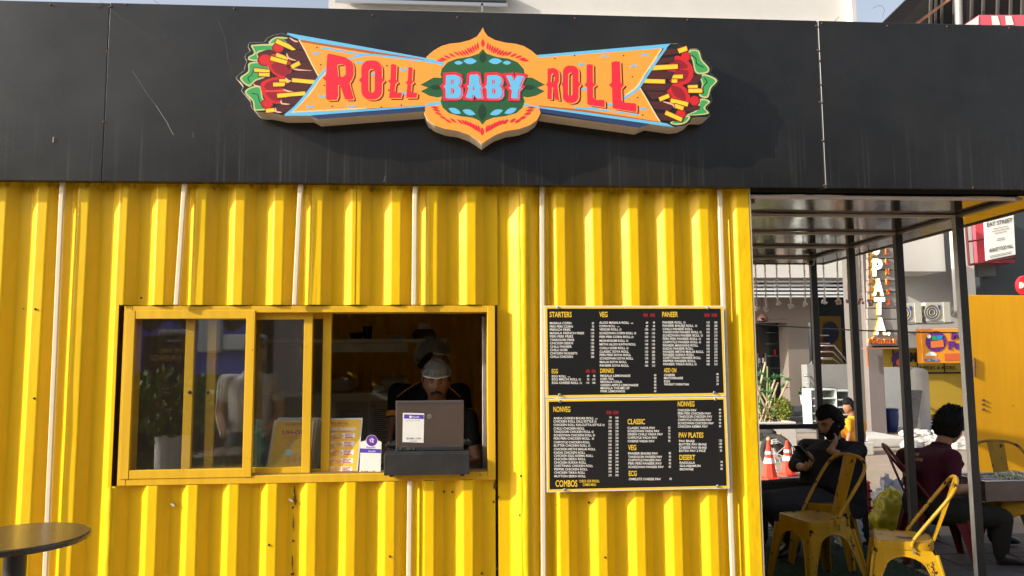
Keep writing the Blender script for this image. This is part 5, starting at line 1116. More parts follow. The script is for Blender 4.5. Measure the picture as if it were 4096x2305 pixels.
m = MB(); m.obox(c, d1, d2, d3); m.obj('phone_body', mat('phone_black', (.015, .018, .025), .15), ph, bevel=.003, seg=2)
# ---------------------------------------------------------------- man in the maroon shirt
MAR = cloth('maroon_polo', (.050, .006, .018)); TRS = cloth('dark_trousers', (.014, .014, .012)); Y2_ = 1.45
A = lambda x, y, Y=Y2_: at(x, y, Y)
hd = A(3800, 1708, 1.52); Fh = Vector((.88, .30, -.28))
J = dict(pel=A(3712, 2020, 1.46), che=A(3708, 1910, 1.50), nec=A(3765, 1785, 1.52), hea=hd, shL=A(3618, 1826, 1.80), shR=A(3808, 1832, 1.26), elL=A(3760, 1960, 1.95), elR=A(3818, 1958, 1.20), wrL=A(3915, 1985, 1.62), wrR=A(3930, 1950, 1.34),
         hiL=A(3735, 2030, 1.62), hiR=A(3745, 2040, 1.34), knL=A(3990, 2050, 1.75), knR=A(4005, 2075, 1.22), anL=A(3985, 2290, 1.8), anR=A(4012, 2330, 1.22), toL=A(4060, 2320, 1.75), toR=A(4085, 2350, 1.15))
for q in 'RL': J['an'+q].z = .09; J['to'+q].z = .05
pn = person('seated man in maroon printed polo shirt bending over the vegetable tray', J, SK2, MAR, TRS, F=(.8,.4,0), hF=Fh, s=1.08, vox=.007, sleeve=.72, girth=1.15, hr=dict(th=.026, front=.35, side=-.30, back=-.62, rough=.45), shoes=blk,
    hands=((J['wrR'], Vector((1, -.1, .12)), Vector((.1, .4, -1)), 1.0, .7, 1), (J['wrL'], Vector((.8, -.4, -.1)), Vector((.0, -.2, -1)), 1.0, .7, -1)))
face_bits(pn, hd, Fh, (0,0,1), 1.08, False, False)
# wording on the back of the shirt, a hand's breadth proud of nothing: laid on the cloth along the view of the back
lat = (J['shR']-J['shL']).normalized(); up = (J['nec']-J['pel']).normalized(); bk = lat.cross(up).normalized()
if bk.y > 0: bk = -bk
org = J['che'].lerp(J['nec'], .30)+bk*.152
GOLD = mat('gold_print', (.55, .25, .06), .6)
def on_back(x, y): return org+lat*x+up*y-bk*(.35*x*x+(.16*(y if y > 0 else 0))**1)
for s_, x0, x1, y, cap in (('Oh My', -.045, .035, .045, .026), ('Shawarma', -.11, .095, .0, .034), ('& Grill', -.10, -.02, -.045, .022), ('Crazy', -.10, -.03, -.125, .034)):
    m = MB(); put_text(m, s_, on_back, x0, x1, y, cap, .02); m.obj('shirt_lettering', GOLD, pn, fix=False)
# ---------------------------------------------------------------- person on the ground behind the posts, bags and sacks
PNK = cloth('dusty_pink_top', (.22, .045, .07)); WINE = cloth('wine_skirt', (.10, .008, .018)); A = lambda x, y, Y=2.45: at(x, y, Y)
J = dict(pel=A(3400, 2125, 2.62), che=A(3392, 1985, 2.62), nec=A(3372, 1890, 2.58), hea=A(3350, 1845, 2.55), shL=A(3345, 1935, 2.70), shR=A(3425, 1935, 2.45), elL=A(3345, 2050, 2.6), elR=A(3398, 2062, 2.32), wrL=A(3360, 2120, 2.4), wrR=A(3432, 2128, 2.28),
         hiL=A(3380, 2125, 2.7), hiR=A(3395, 2130, 2.5), knL=A(3330, 2085, 2.45), knR=A(3325, 2135, 2.30), anL=A(3390, 2150, 2.3), anR=A(3378, 2180, 2.22), toL=A(3420, 2160, 2.25), toR=A(3430, 2190, 2.18))
for q in 'RL': J['an'+q].z = .07; J['to'+q].z = .05
J['pel'].z = max(J['pel'].z, .14)
person('person in dusty pink top crouching behind the black posts beside the sacks', J, SK1, PNK, WINE, F=(-.6,-.6,0), s=1.0, vox=.010, sleeve=.7, hr=dict(th=.02, front=.4), hands=((J['wrR'], Vector((.3, -.2, -.6)), Vector((-.4, -.6, 0)), .95, .5, 1),))
def film(n, c, tr_=0.0): return mat(n, c, .28, var=.08, vs=20, bump=.5, bs=14, spec=.5)
WB = film('white_sack', (.70, .72, .74)); YB_ = film('yellow_bag', (.60, .50, .015)); GB = film('grey_bag', (.42, .44, .47))
b = gz(3612, 2165); crumple('plastic_bag', 'bulging yellow plastic bag on the ground between the posts', 'bag', (b.x, b.y+.15, 0), .17, .16, .24, YB_, 3, .35, 44, 1.6)
b = gz(3415, 2195); crumple('sack', 'white woven sack at the foot of the third post', 'sack', (b.x, b.y+.1, 0), .12, .15, .16, WB, 4, .4, 44)
b = gz(3680, 2110); crumple('plastic_bag', 'white crumpled bag just behind the yellow bag', 'bag', (b.x-.1, b.y+.3, 0), .13, .13, .26, GB, 8, .4, 44)
b = gz(3740, 2180); crumple('sack', 'large pale sack under the maroon chair', 'sack', (b.x, b.y+.25, 0), .2, .18, .2, GB, 9, .35, 40)
b = gz(3090, 2140); crumple('plastic_bag', 'flat white bag on the turf edge by the corner post', 'bag', (b.x+.05, b.y+.15, 0), .16, .12, .06, WB, 11, .4, 44)
p = gz(3075, 2130); o = thing('folded_box', 'blue and white flat carton leaning near the turf edge', 'carton', (p.x, p.y+.25, 0)); m = MB(); m.obox((p.x-.02, p.y+.3, .11), (.13, 0, -.06), (0, .02, 0), (.035, 0, .09)); m.obj('carton_body', mat('carton_blue', (.03, .15, .48), .4), o, bevel=.005); m = MB(); m.obox((p.x-.005, p.y+.277, .04), (.15, 0, -.02), (0, .012, 0), (.004, 0, .02)); m.obj('carton_flap', wht, o)
# red delivery bag
rb = gz(3440, 2085); rx = rb.x+.02; o = thing('delivery_bag', 'red insulated delivery bag with black trim on the ground', 'bag', (rx, 3.25, 0))
REDB = mat('red_fabric', (.50, .015, .03), .6, var=.1, vs=12, bump=.1); m = MB(); m.box(rx-.16, rx+.24, 3.05, 3.45, .0, .30); m.obj('bag_body', REDB, o, bevel=.02, seg=3)
m = MB(); m.slab([(rx-.165, 3.045, .30), (rx+.245, 3.045, .30), (rx+.245, 3.46, .36), (rx-.165, 3.46, .36)], (0, 0, .014)); m.obj('bag_lid', REDB, o, bevel=.008)
for z in (.06, .14, .22): m = MB(); m.box(rx-.166, rx+.246, 3.044, 3.456, z, z+.022); m.obj('strap', blk, o)
m = MB(); put_text(m, 'zomato', lambda x, y: Vector((rx-.12+x, 3.12+y*.9, .326+y*.13)), 0, .26, .0, .07, .02); m.obj('bag_lettering', w_ink, o, fix=False)
p = gz(3650, 2100); o = thing('tool_handle', 'black angled handle sticking up behind the yellow bag', 'tool', (p.x, p.y+.2, 0)); m = MB(); q = Vector((p.x-.03, p.y+.2, .0)); m.bar(q, q+Vector((.05, 0, .30)), .05, .03); m.bar(q+Vector((.05, 0, .30)), q+Vector((.13, 0, .44)), .05, .022); m.obj('handle_bar', blk, o, bevel=.005)
p = at(3850, 1955, 2.6); o = thing('red_packet', 'red and white packets beyond the near post', 'packet', (p.x, 2.6, 0)); m = MB(); m.box(p.x-.12, p.x+.2, 2.55, 2.8, 0, p.z+.02); m.obj('packet_body', REDB, o, bevel=.01); m = MB(); m.ball((p.x-.02, 2.53, p.z-.02), .05, .03, .035, 12, 8); m.obj('packet_mark', wht, o, smooth=True)
# ================================================================ the street and buildings beyond the bay
def rbox(m, x0, y0, x1, y1, Y, dep): a, b = at(x0, y0, Y), at(x1, y1, Y); return m.box(a.x, b.x, Y, Y+dep, b.z, a.z)      # box whose front covers a photo rectangle at depth Y
def part(par, name, mt, rects, Y, dep, **k):
    m = MB()
    for r_ in rects: rbox(m, *r_, Y, dep)
    return m.obj(name, mt, par, **k)
def place(name, label, cat, px, py, Y, group=None): p = at(px, py, Y); return thing(name, label, cat, p, 0, group)
white_w = mat('white_render', (.52, .51, .49), .8, var=.06, vs=1.2, bump=.05); beige = mat('beige_tile', (.20, .165, .14), .5, var=.06, vs=2); greyw = mat('grey_render', (.24, .24, .23), .8, var=.1, vs=1.5); dk_glass = mat('dark_shop_glass', (.02, .025, .025), .06, spec=.8)
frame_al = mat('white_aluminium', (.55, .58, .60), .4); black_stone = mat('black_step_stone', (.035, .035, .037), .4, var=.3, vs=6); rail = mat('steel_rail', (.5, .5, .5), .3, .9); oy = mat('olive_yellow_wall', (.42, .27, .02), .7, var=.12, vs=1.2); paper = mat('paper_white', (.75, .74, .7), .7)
# pavement strip and rubble
m = MB(); a, b = gz(3200, 1760), gz(3760, 1740); m.box(3.0, 26, 10.9, 30, -.02, .02); struct(m, 'pavement', mat('grey_pavement', (.20, .19, .18), .85, var=.25, vs=2.5, bump=.2, bs=10))
m = MB(); x0 = 3.30; rd = random.Random(2)
tile = mat('dark_paver', (.075, .07, .068), .75, var=.3, vs=4, bump=.1, bs=14)
pv = thing('paver_strip', 'dark square pavers under the far tray and maroon chair', 'paving', (4.3, 1.0, 0))
m0 = MB(); m0.box(-.145, .145, -.145, .145, 0, .03); t0 = m0.obj('paver', tile, pv, world=False, bevel=.006); me = t0.data
for i in range(9):
    for j in range(9):
        o = t0 if (i, j) == (0, 0) else t0.copy()
        if o is not t0: C.objects.link(o); o.parent = pv
        o.location = (-.82+i*.30, -1.4+j*.30, -.022+rd.uniform(0, .006))
# --- white upper building
ub = place('apartment_building', 'tall white building rising behind the black fascia', 'building', 2400, 1500, 13.5)
part(ub, 'upper_wall', white_w, [(1322, -420, 3400, 90)], 13.5, 8); a_ = at(3425, 60, 13.35)
m = MB(); q0, q1 = at(1322, 90, 13.5), at(3400, 90, 13.5); m.box(q0.x+.3, q1.x-.05, 13.6, 21, 3.6, q0.z-.002); m.obj('lower_wall', white_w, ub)
part(ub, 'parapet_band', mat('cream_band', (.66, .6, .5), .8), [(1322, 72, 3400, 86)], 13.38, .11); part(ub, 'corner_column', white_w, [(3401, -420, 3427, 400)], 13.2, .5)
part(ub, 'window_grille', mat('dark_grille', (.03, .04, .045), .4), [(1365, -60, 2025, 6)], 13.25, .2); part(ub, 'window_rail', rail, [(1340, 8, 2030, 13)], 13.2, .06); part(ub, 'bracket', rail, [(1925, 13, 1932, 45)], 13.2, .06)
# --- ground floor shop on the left
sp = place('shop_building', 'beige shop front with glass doors and white canopy', 'building', 3140, 1700, 13.6)
part(sp, 'canopy', white_w, [(1300, 880, 3436, 1111)], 12.6, 2.5); part(sp, 'lintel_wall', beige, [(1300, 1186, 3243, 1291)], 13.5, .3); part(sp, 'column', beige, [(3148, 1291, 3246, 1624)], 13.5, .5)
part(sp, 'back_wall', M['dark'], [(1300, 1105, 3440, 1190)], 15.6, .1)
for y in (1122, 1138, 1153, 1169, 1184): part(sp, 'louver', frame_al, [(1300, y, 3432, y+8 if y < 1184 else y+5)], 12.75, .05)
for x in (3098, 3300): part(sp, 'louver_post', frame_al, [(x, 1112, x+6, 1188)], 12.82, .05)
part(sp, 'glass_front', dk_glass, [(1300, 1292, 3137, 1625)], 14.3, .05); part(sp, 'door_frame', mat('door_frame_grey', (.34, .36, .37), .4), [(3134, 1292, 3148, 1625)], 14.2, .1)
for x in (3029, 3061): part(sp, 'door_handle', rail, [(x, 1413, x+5, 1470)], 14.2, .04)
for x in (3034, 3049): part(sp, 'door_notice', paper, [(x, 1432, x+8, 1453)], 14.25, .02)
for r_ in ((3065, 1330, 3110, 1332), (3065, 1375, 3110, 1377), (3068, 1423, 3112, 1426), (3082, 1472, 3120, 1474)): part(sp, 'shelf_edge', rail, [r_], 14.26, .03)
part(sp, 'red_bottle', mat('red_bottle', (.5, .02, .03), .3), [(3098, 1398, 3104, 1422)], 14.25, .03)
p = at(3051, 1275, 13.0); fn_ = thing('ceiling_fan', 'rust brown ceiling fan hanging in front of the shop wall', 'fan', p); rb_ = mat('fan_brown', (.10, .045, .035), .5); t_ = at(3046, 1130, 13.0)
m = MB(); m.tube([p, (t_.x, 13, t_.z)], .02, 8); m.obj('rod', rb_, fn_); m = MB(); m.lathe(p, [(.07, -.08), (.13, -.05), (.13, .02), (.06, .09)], 16); m.obj('motor', rb_, fn_, smooth=True, ang=40); m = MB(); m.lathe((t_.x, 13, t_.z-.02), [(.03, -.08), (.09, 0)], 12); m.obj('ceiling_cup', rb_, fn_)
for a in (8, 128, 248):
    d = Vector((math.cos(R(a)), math.sin(R(a)), .03)); s_ = Vector((-d.y, d.x, .15)).normalized(); m = MB(); q = p-Vector((0, 0, .03)); m.slab([q+d*.13-s_*.03, q+d*.62-s_*.065, q+d*.64+s_*.05, q+d*.13+s_*.03], (0, 0, .008)); m.obj('blade', rb_, fn_)
# steps, landing
st = place('shop_steps', 'black stone steps leading up to the beige shop column', 'steps', 3200, 1706, 12.2); zs = [1706, 1682, 1654, 1628]; zl = at(3200, 1620, 13.2).z
for i in range(4): m = MB(); z1 = zl*(i+1)/4; a_, b_ = at(3130, 1700, 12.0), at(3262, 1700, 12.0); m.box(a_.x-3*(1 if i == 3 else .0), b_.x, 11.95+i*.36, 13.5+(1.0 if i == 3 else 0), zl*i/4, z1-.002); m.obj('step', black_stone, st, bevel=.008)
# pot with small shrub
def leafy(m, c, rx, ry, rz, n, L, rd, gap=.3):
    for _ in range(n):
        while True:
            d = Vector((rd.uniform(-1, 1), rd.uniform(-1, 1), rd.uniform(-1, 1)))
            if d.length < 1 and noise.noise(d*2.3+Vector((c[0], c[1], 0)))+.9*d.length > gap: break
        p = Vector((c[0]+d.x*rx, c[1]+d.y*ry, c[2]+d.z*rz)); u = Vector((rd.gauss(d.x, .6), rd.gauss(d.y, .6), rd.gauss(d.z+.3, .5))).normalized(); w = u.cross(Vector((rd.uniform(-1, 1), rd.uniform(-1, 1), rd.uniform(-1, 1)))).normalized(); l_ = L*rd.uniform(.6, 1.2)
        m.add([p, p+u*l_*.5+w*l_*.22, p+u*l_, p+u*l_*.5-w*l_*.22], [(0, 1, 2, 3)])
pt = place('potted_plant', 'white pot with a small dark shrub on the shop landing', 'plant', 3222, 1618, 12.95); p = at(3220, 1617, 12.95); k = (12.95+4.15)/FPX
m = MB(); m.lathe(p, [(14*k, 0), (18*k, 34*k), (18*k, 36*k)], 18); m.obj('pot', paper, pt, smooth=True, ang=40); m = MB(); rd = random.Random(4); leafy(m, (p.x, p.y, p.z+45*k), 16*k, 16*k, 14*k, 160, .09, rd); q = m.obj('leaves', mat('dark_leaf', (.02, .06, .02), .5, var=.4, vs=20), pt, fix=False); q['kind'] = 'stuff'
# handrail
hr_ = place('stair_handrail', 'steel handrail beside the shop landing', 'handrail', 3240, 1620, 12.7); Yh = 12.7; m = MB(); m.tube([at(3216, 1504, Yh), at(3244, 1504, Yh), at(3290, 1570, Yh)], .028, 8); m.obj('top_rail', rail, hr_, smooth=True); m = MB(); m.tube([at(3226, 1532, Yh), at(3246, 1534, Yh), at(3290, 1600, Yh)], .018, 8); m.obj('mid_rail', rail, hr_, smooth=True)
m = MB(); m.tube([at(3238, 1504, Yh), at(3238, 1620, Yh)], .025, 8); m.obj('post', rail, hr_)
# recess with stair, yellow poster wall, parapet
rc = place('stair_block', 'shaded stair recess with yellow mural behind a grey parapet', 'building', 3340, 1700, 13.0)
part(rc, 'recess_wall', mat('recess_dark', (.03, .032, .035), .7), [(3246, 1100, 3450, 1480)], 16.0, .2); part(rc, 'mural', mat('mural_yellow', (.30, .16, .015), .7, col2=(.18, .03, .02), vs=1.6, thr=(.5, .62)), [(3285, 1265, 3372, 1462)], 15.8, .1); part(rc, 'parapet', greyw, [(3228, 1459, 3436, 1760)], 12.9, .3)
p = at(3322, 1330, 15.78); m = MB(); m.lathe((0, 0, 0), [(.25, 0), (.25, .02)], 24); m.v = [(v[0]*.9+p.x, p.y-v[2], v[1]*1.2+p.z) for v in m.v]; m.obj('mural_badge', mat('mural_badge', (.02, .018, .06), .5), rc)
part(rc, 'glass_panel', mat('pale_glass', (.32, .38, .45), .15), [(3222, 1300, 3244, 1452)], 13.8, .05)
for i in range(3): m = MB(); m.tube([at(3282, 1383+i*25, 13.4), at(3336-i*4, 1383+i*25, 13.4), at(3398-i*18, 1459, 13.4)], .022 if i == 0 else .014, 8); m.obj('stair_rail', rail, rc, smooth=True)
for i in range(5): part(rc, 'stair_tread', rail, [(3280, 1340+i*32, 3316+i*4, 1344+i*32)], 14.6, .2)
# white shelf rack
rk = place('display_rack', 'empty white shelf rack standing against the grey parapet', 'rack', 3320, 1712, 11.3); rw = mat('rack_white', (.55, .6, .58), .45, var=.06)
part(rk, 'back_panel', mat('rack_back', (.46, .52, .50), .5), [(3246, 1560, 3412, 1708)], 11.72, .02)
for r_ in ((3244, 1557, 3250, 1712), (3346, 1562, 3351, 1712), (3408, 1566, 3413, 1712), (3266, 1558, 3270, 1712)): part(rk, 'side_panel', rw, [r_], 11.3, .42)
for y in (1557, 1592, 1622, 1652, 1682, 1708): part(rk, 'shelf', rw, [(3251, y, 3345.5, y+4), (3351.5, y+5, 3407, y+9)], 11.31, .41)
# planter with bamboo and bush
pl = place('planter', 'white concrete planter with bamboo lattice and yellow green bush', 'planter', 3100, 1800, 8.4); conc = mat('white_concrete', (.48, .46, .43), .85, var=.12, vs=3, bump=.12)
a_, b_ = at(2960, 1690, 8.4), at(3190, 1790, 8.4); z1 = at(3190, 1688, 8.4).z
m = MB(); m.box(a_.x, b_.x, 8.4, 8.5, 0, z1); m.box(a_.x, a_.x+.1, 8.5, 9.3, 0, z1); m.box(b_.x-.1, b_.x, 8.5, 9.3, 0, z1); m.box(a_.x, b_.x, 9.3, 9.4, 0, z1); m.obj('trough', conc, pl, bevel=.012); m = MB(); m.box(a_.x+.1, b_.x-.1, 8.5, 9.3, 0, z1-.05); m.obj('soil', mat('soil', (.06, .045, .03), .9), pl)
bam = mat('bamboo_cane', (.40, .30, .18), .6, var=.25, vs=20); lf = mat('bamboo_leaf', (.045, .16, .05), .5, var=.4, vs=8); lfb = mat('bush_leaf', (.17, .20, .02), .55, var=.4, vs=8); cane = mat('green_cane', (.16, .22, .06), .5, var=.2, vs=10)
Yb = 8.8
for x0, y0, x1, y1 in ((3010,1675,3062,1450),(3040,1688,3100,1520),(3056,1688,3112,1530),(3075,1690,3150,1528),(3052,1690,3010,1560),(3090,1688,3005,1515),(3120,1690,3030,1540)):
    m = MB(); m.tube([at(x0, y0, Yb), at(x1, y1, Yb)], .018, 6); m.obj('bamboo_cane', bam, pl)
for x, y0 in ((3070, 1466), (3078, 1530), (3100, 1560), (3040, 1545), (3016, 1550)): m = MB(); m.tube([at(x-3, 1690, Yb+.2), at(x, y0, Yb+.2)], .014, 6); m.obj('green_stem', cane, pl)
rd = random.Random(8); m = MB()
for x, y in ((3040,1500),(3068,1520),(3098,1510),(3122,1508),(3090,1535),(3148,1523),(3135,1550),(3035,1540),(3018,1575),(3080,1600),(3050,1570),(3030,1620),(3060,1640),(3090,1650),(3085,1570),(3015,1640),(3100,1680),(3045,1668)):
    c = at(x, y, Yb+rd.uniform(-.25, .25))
    for _ in range(26): u = Vector((rd.gauss(0, .7), rd.gauss(0, .7), rd.gauss(.35, .5))).normalized(); w = u.cross(Vector((rd.random(), rd.random(), rd.random()))).normalized()*.010; l_ = rd.uniform(.05, .11); m.add([c+u*.01, c+u*l_*.5+w, c+u*l_, c+u*l_*.5-w], [(0, 1, 2, 3)])
q = m.obj('bamboo_leaves', lf, pl, fix=False); q['kind'] = 'stuff'
m = MB(); c = at(3128, 1632, 8.75); leafy(m, c, .14, .16, .17, 900, .05, rd, .45); c = at(3140, 1650, 8.7); leafy(m, c, .10, .12, .12, 400, .05, rd, .4); c = at(3060, 1660, 8.9); leafy(m, c, .22, .15, .10, 500, .05, rd, .4); q = m.obj('bush_leaves', lfb, pl, fix=False); q['kind'] = 'stuff'
# traffic cones
def cone(label, px, py, top):
    b = gz(px, py); h = 1.0; d = ray(px, top); t = (b.y-CAM.y)/d.y; h = (CAM+d*t).z; o = thing('traffic_cone', label, 'traffic cone', b, 0, 'traffic cones by the planter'); cr_ = M['cone']; k = h
    m = MB(); m.lathe((0,0,0), [(.30*k, 0), (.30*k, .05*k), (.24*k, .06*k)], 6); m.obj('base', cr_, o, world=False)
    m = MB(); R_ = lambda z: k*(.215-.165*(z-.06)/.88); zz = (.06, .40, .401, .58, .581, .66, .661, .74, .741, .94)
    for z0, z1, mi in ((.06,.42,0),(.42,.56,1),(.56,.66,0),(.66,.74,1),(.74,.93,0)):
        m = MB(); m.lathe((0,0,0), [(R_(z0)+.003*mi, z0*k), (R_(z1)+.003*mi, z1*k)], 8, caps=False); m.obj('reflective_band' if mi else 'cone_body', M['conew'] if mi else cr_, o, world=False)
    m = MB(); m.lathe((0,0,0), [(.045*k, .93*k), (.05*k, .95*k), (.03*k, 1.0*k)], 8); m.obj('tip', cr_, o, world=False)
    m = MB(); m.tube([(.06*k, -.2*k, .84*k), (.09*k, -.19*k, .55*k), (.10*k, -.22*k, .22*k)], .012*k, 6); m.obj('chain', M['chain'], o, world=False); return o
M['cone'] = mat('cone_orange_red', (.72, .055, .025), .45, var=.12, vs=6); M['conew'] = mat('cone_white', (.75, .74, .72), .4); M['chain'] = mat('chain_red_white', (.72, .7, .68), .5, col2=(.5, .03, .03), vs=45, thr=(.5, .52))
cone('orange cone with white bands nearest the yellow corner post', 3079, 1916, 1765); cone('orange cone with white bands beside the planter, right of its twin', 3153, 1900, 1762)
# parked motorbike, tail towards us
mk = thing('parked_motorbike', 'parked black motorbike seen from its tail beside the planter', 'motorbike', gz(3090, 1850)); mb_ = mk.location; yb = mb_.y
rub = mat('tyre_rubber', (.02, .02, .02), .85); bk_ = mat('bike_black', (.012, .012, .013), .25, spec=.6)
B = lambda x, y, dy=0: at(x, y, yb+dy)
def wheel(c, r_, w_, ax):
    m = MB(); n = 28; ax = Vector(ax).normalized(); u = Vector((0, 0, 1)); v = ax.cross(u).normalized(); ring = [Vector(c)+(u*math.cos(6.2832*i/n)+v*math.sin(6.2832*i/n))*(r_-w_) for i in range(n+1)]; m.tube(ring, w_, 8, False); m.obj('tyre', rub, mk, smooth=True)
    m = MB(); m.tube([Vector(c)+(p-Vector(c))*.82 for p in ring], .012, 6, False)
    for i in range(0, n, 4): m.bar(c, Vector(c)+(ring[i]-Vector(c))*.82, .02, .012)
    m.obj('rim', M['steel'], mk)
c = B(3108, 1815); wheel(c, .29, .05, (.85, .5, .12)); wheel((c.x-.75, c.y+1.15, .28), .28, .045, (.85, .5, .12))
m = MB(); m.tube([B(3128, 1822), B(3108, 1770), B(3075, 1745, .2), B(3040, 1735, .5)], [.05, .06, .09, .12], 10); m.obj('tail_body', bk_, mk, smooth=True)
m = MB(); m.tube([B(3095, 1735, .1), B(3060, 1722, .3), B(3010, 1728, .7)], [.05, .1, .12], 10); m.obj('seat', rub, mk, smooth=True); m = MB(); m.tube([B(3150, 1815), B(3125, 1790), B(3085, 1775, .2)], [.03, .055, .07], 10); m.obj('mudguard', bk_, mk, smooth=True)
m = MB(); pc = B(3104, 1767, -.06); m.slab([pc+Vector((-.075, 0, -.04)), pc+Vector((.075, 0, -.02)), pc+Vector((.085, .0, .05)), pc+Vector((-.07, .0, .03))], (0, .006, 0)); m.obj('number_plate', paper, mk)
for s_, dz in (('TN 14 Z', .008), ('X9 463', -.026)): m = MB(); put_text(m, s_, lambda x, y: pc+Vector((x, -.002, y+dz+x*.12)), -.055, .06, 0, .024, .02); m.obj('plate_lettering', M['dark'], mk, fix=False)
for x, y in ((3118, 1742), (3074, 1757)): m = MB(); m.ball(B(x, y), .035, n=10, m=6); m.obj('indicator', mat('amber_lens', (.55, .28, .12), .3), mk, smooth=True)
m = MB(); m.box(B(3122, 1800).x-.04, B(3122, 1800).x+.04, yb-.04, yb-.02, B(3122, 1800).z, B(3122, 1792).z); m.obj('tail_lamp', mat('tail_red', (.3, .02, .02), .3), mk)
m = MB(); m.tube([B(3040, 1705, .9), B(3020, 1700, 1.0), B(3000, 1705, 1.1)], .02, 8); m.obj('handlebar', bk_, mk)
# grey pillar; its side colour is darkened to stand for missing shade
pr = place('street_pillar', 'grey tiled street pillar with one side coloured darker for shade', 'pillar', 3490, 1740, 10.4); a_, b_, c_ = at(3438, 1400, 10.9), at(3469, 1400, 10.4), at(3532, 1400, 10.4); q0 = at(3468, 1400, 10.4)
m = MB(); m.box(q0.x, c_.x, 10.4, 11.1, 0, 4.6); m.obj('shaft', mat('pillar_tile', (.17, .145, .135), .55, var=.08, vs=3), pr, bevel=.01); m = MB(); m.box(at(3440, 1400, 10.55).x, q0.x-.002, 10.55, 11.1, 0, 4.6); m.obj('darkened_side', mat('pillar_side_shade', (.14, .128, .118), .7, var=.1), pr)
m = MB(); m.tube([at(3468, 1395, 10.3), at(3472, 1465, 10.3)], .02, 6); m.obj('rust_conduit', mat('rust_orange', (.30, .10, .04), .7), pr)
kb_ = place('concrete_block', 'white concrete block at the foot of the grey pillar', 'concrete block', 3540, 1795, 8.2); p0 = gz(3468, 1792); p1 = gz(3620, 1790); z1 = at(3560, 1750, p0.y).z
m = MB(); m.box(p0.x, p1.x+.05, p0.y, p0.y+1.5, 0, z1); m.obj('block', conc, kb_, bevel=.03, seg=2)
rbm = MB(); rd = random.Random(9)
for _ in range(90):
    p = gz(rd.uniform(3600, 3860), rd.uniform(1722, 1800)); s_ = rd.uniform(.04, .20)*(.4 if rd.random() < .6 else 1); b0 = len(rbm.v); rbm.ball((p.x, p.y, s_*.25), s_, s_*.8, s_*.5, 7, 5)
    for i in range(b0, len(rbm.v)): v = Vector(rbm.v[i]); rbm.v[i] = tuple(v+noise.noise_vector(v*9)*s_*.35)
single(rbm, 'rubble', conc, 'broken pale concrete rubble along the street edge', 'rubble', kind='stuff')
# compound wall, drum, leaning board
cw = place('compound_wall', 'pale compound wall with a rounded sunlit end pier', 'wall', 3600, 1730, 11.4)
part(cw, 'wall_panel', mat('pale_wall', (.40, .41, .41), .8, var=.08, vs=2), [(3500, 1470, 3690, 1735)], 11.5, .25); part(cw, 'end_pier', conc, [(3672, 1474, 3738, 1738)], 11.2, .5, bevel=.12, seg=4)
p = at(3566, 1725, 10.9); dr = thing('blue_drum', 'dark blue plastic drum against the pale compound wall', 'drum', p); k = (10.9+4.15)/FPX; BL = mat('drum_blue', (.008, .022, .12), .4, var=.15, vs=4)
m = MB(); m.lathe(p, [(20*k, 0), (26*k, 20*k), (30*k, 60*k), (29*k, 78*k), (26*k, 82*k)], 24); m.obj('drum_body', BL, dr, smooth=True, ang=35); m = MB(); m.lathe(p, [(29*k, 80*k), (30*k, 84*k), (30*k, 92*k), (25*k, 93*k)], 24); m.obj('drum_lid', BL, dr, smooth=True, ang=35)
lb = place('leaning_board', 'weathered grey board leaning on the compound wall', 'board', 3660, 1735, 10.8); m = MB(); m.slab([at(3612, 1735, 10.7), at(3664, 1742, 10.7), at(3690, 1562, 11.15), at(3646, 1560, 11.15)], (0, .03, 0)); m.obj('board_sheet', mat('weathered_ply', (.16, .15, .14), .85, var=.4, vs=6, stretch=(1, 1, 5)), lb)
# yellow shop with signs
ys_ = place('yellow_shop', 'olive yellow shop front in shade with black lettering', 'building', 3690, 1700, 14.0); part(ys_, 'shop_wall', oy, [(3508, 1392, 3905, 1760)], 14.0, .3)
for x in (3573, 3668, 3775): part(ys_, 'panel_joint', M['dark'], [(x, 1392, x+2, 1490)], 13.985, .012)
part(ys_, 'sign_ledge', M['dark'], [(3508, 1491, 3905, 1494)], 13.97, .025); f_ = lambda x, y: at(x, y, 13.95)
words(ys_, 'Mr.', 3640, 3690, 1446, 34, f_, M['dark'], .05); words(ys_, 'DELIVERIES & MORE..', 3645, 3828, 1478, 13, f_, M['dark'], .02)
disc(ys_, 'round_logo', mat('logo_purple', (.06, .012, .14), .4), 3596, 1437, 30, f_); disc(ys_, 'logo_patch', mat('logo_orange', (.6, .13, .03), .5), 3598, 1450, 14, lambda x, y: at(x, y, 13.93))
ob_ = place('orange_shop_sign', 'orange shop sign with round purple logo and purple letters', 'sign', 3760, 1455, 10.6); Yo = 10.2; f1 = lambda x, y, k=1: at(x, y, Yo-.01*k)
part(ob_, 'sign_box', mat('sign_orange', (.72, .27, .012), .4), [(3683, 1315, 3852, 1453)], Yo, .18, bevel=.01)
PU = mat('logo_violet', (.10, .018, .20), .4); disc(ob_, 'round_logo', PU, 3744, 1366, 42, f1, 30)
for a in range(0, 360, 24): flat(ob_, 'logo_ray', mat('logo_ray', (.16, .03, .26), .4), [(3744+12*math.cos(R(a)), 1366+12*math.sin(R(a))), (3744+41*math.cos(R(a+5)), 1366+41*math.sin(R(a+5))), (3744+41*math.cos(R(a+14)), 1366+41*math.sin(R(a+14)))], lambda x, y: f1(x, y, 1.3))
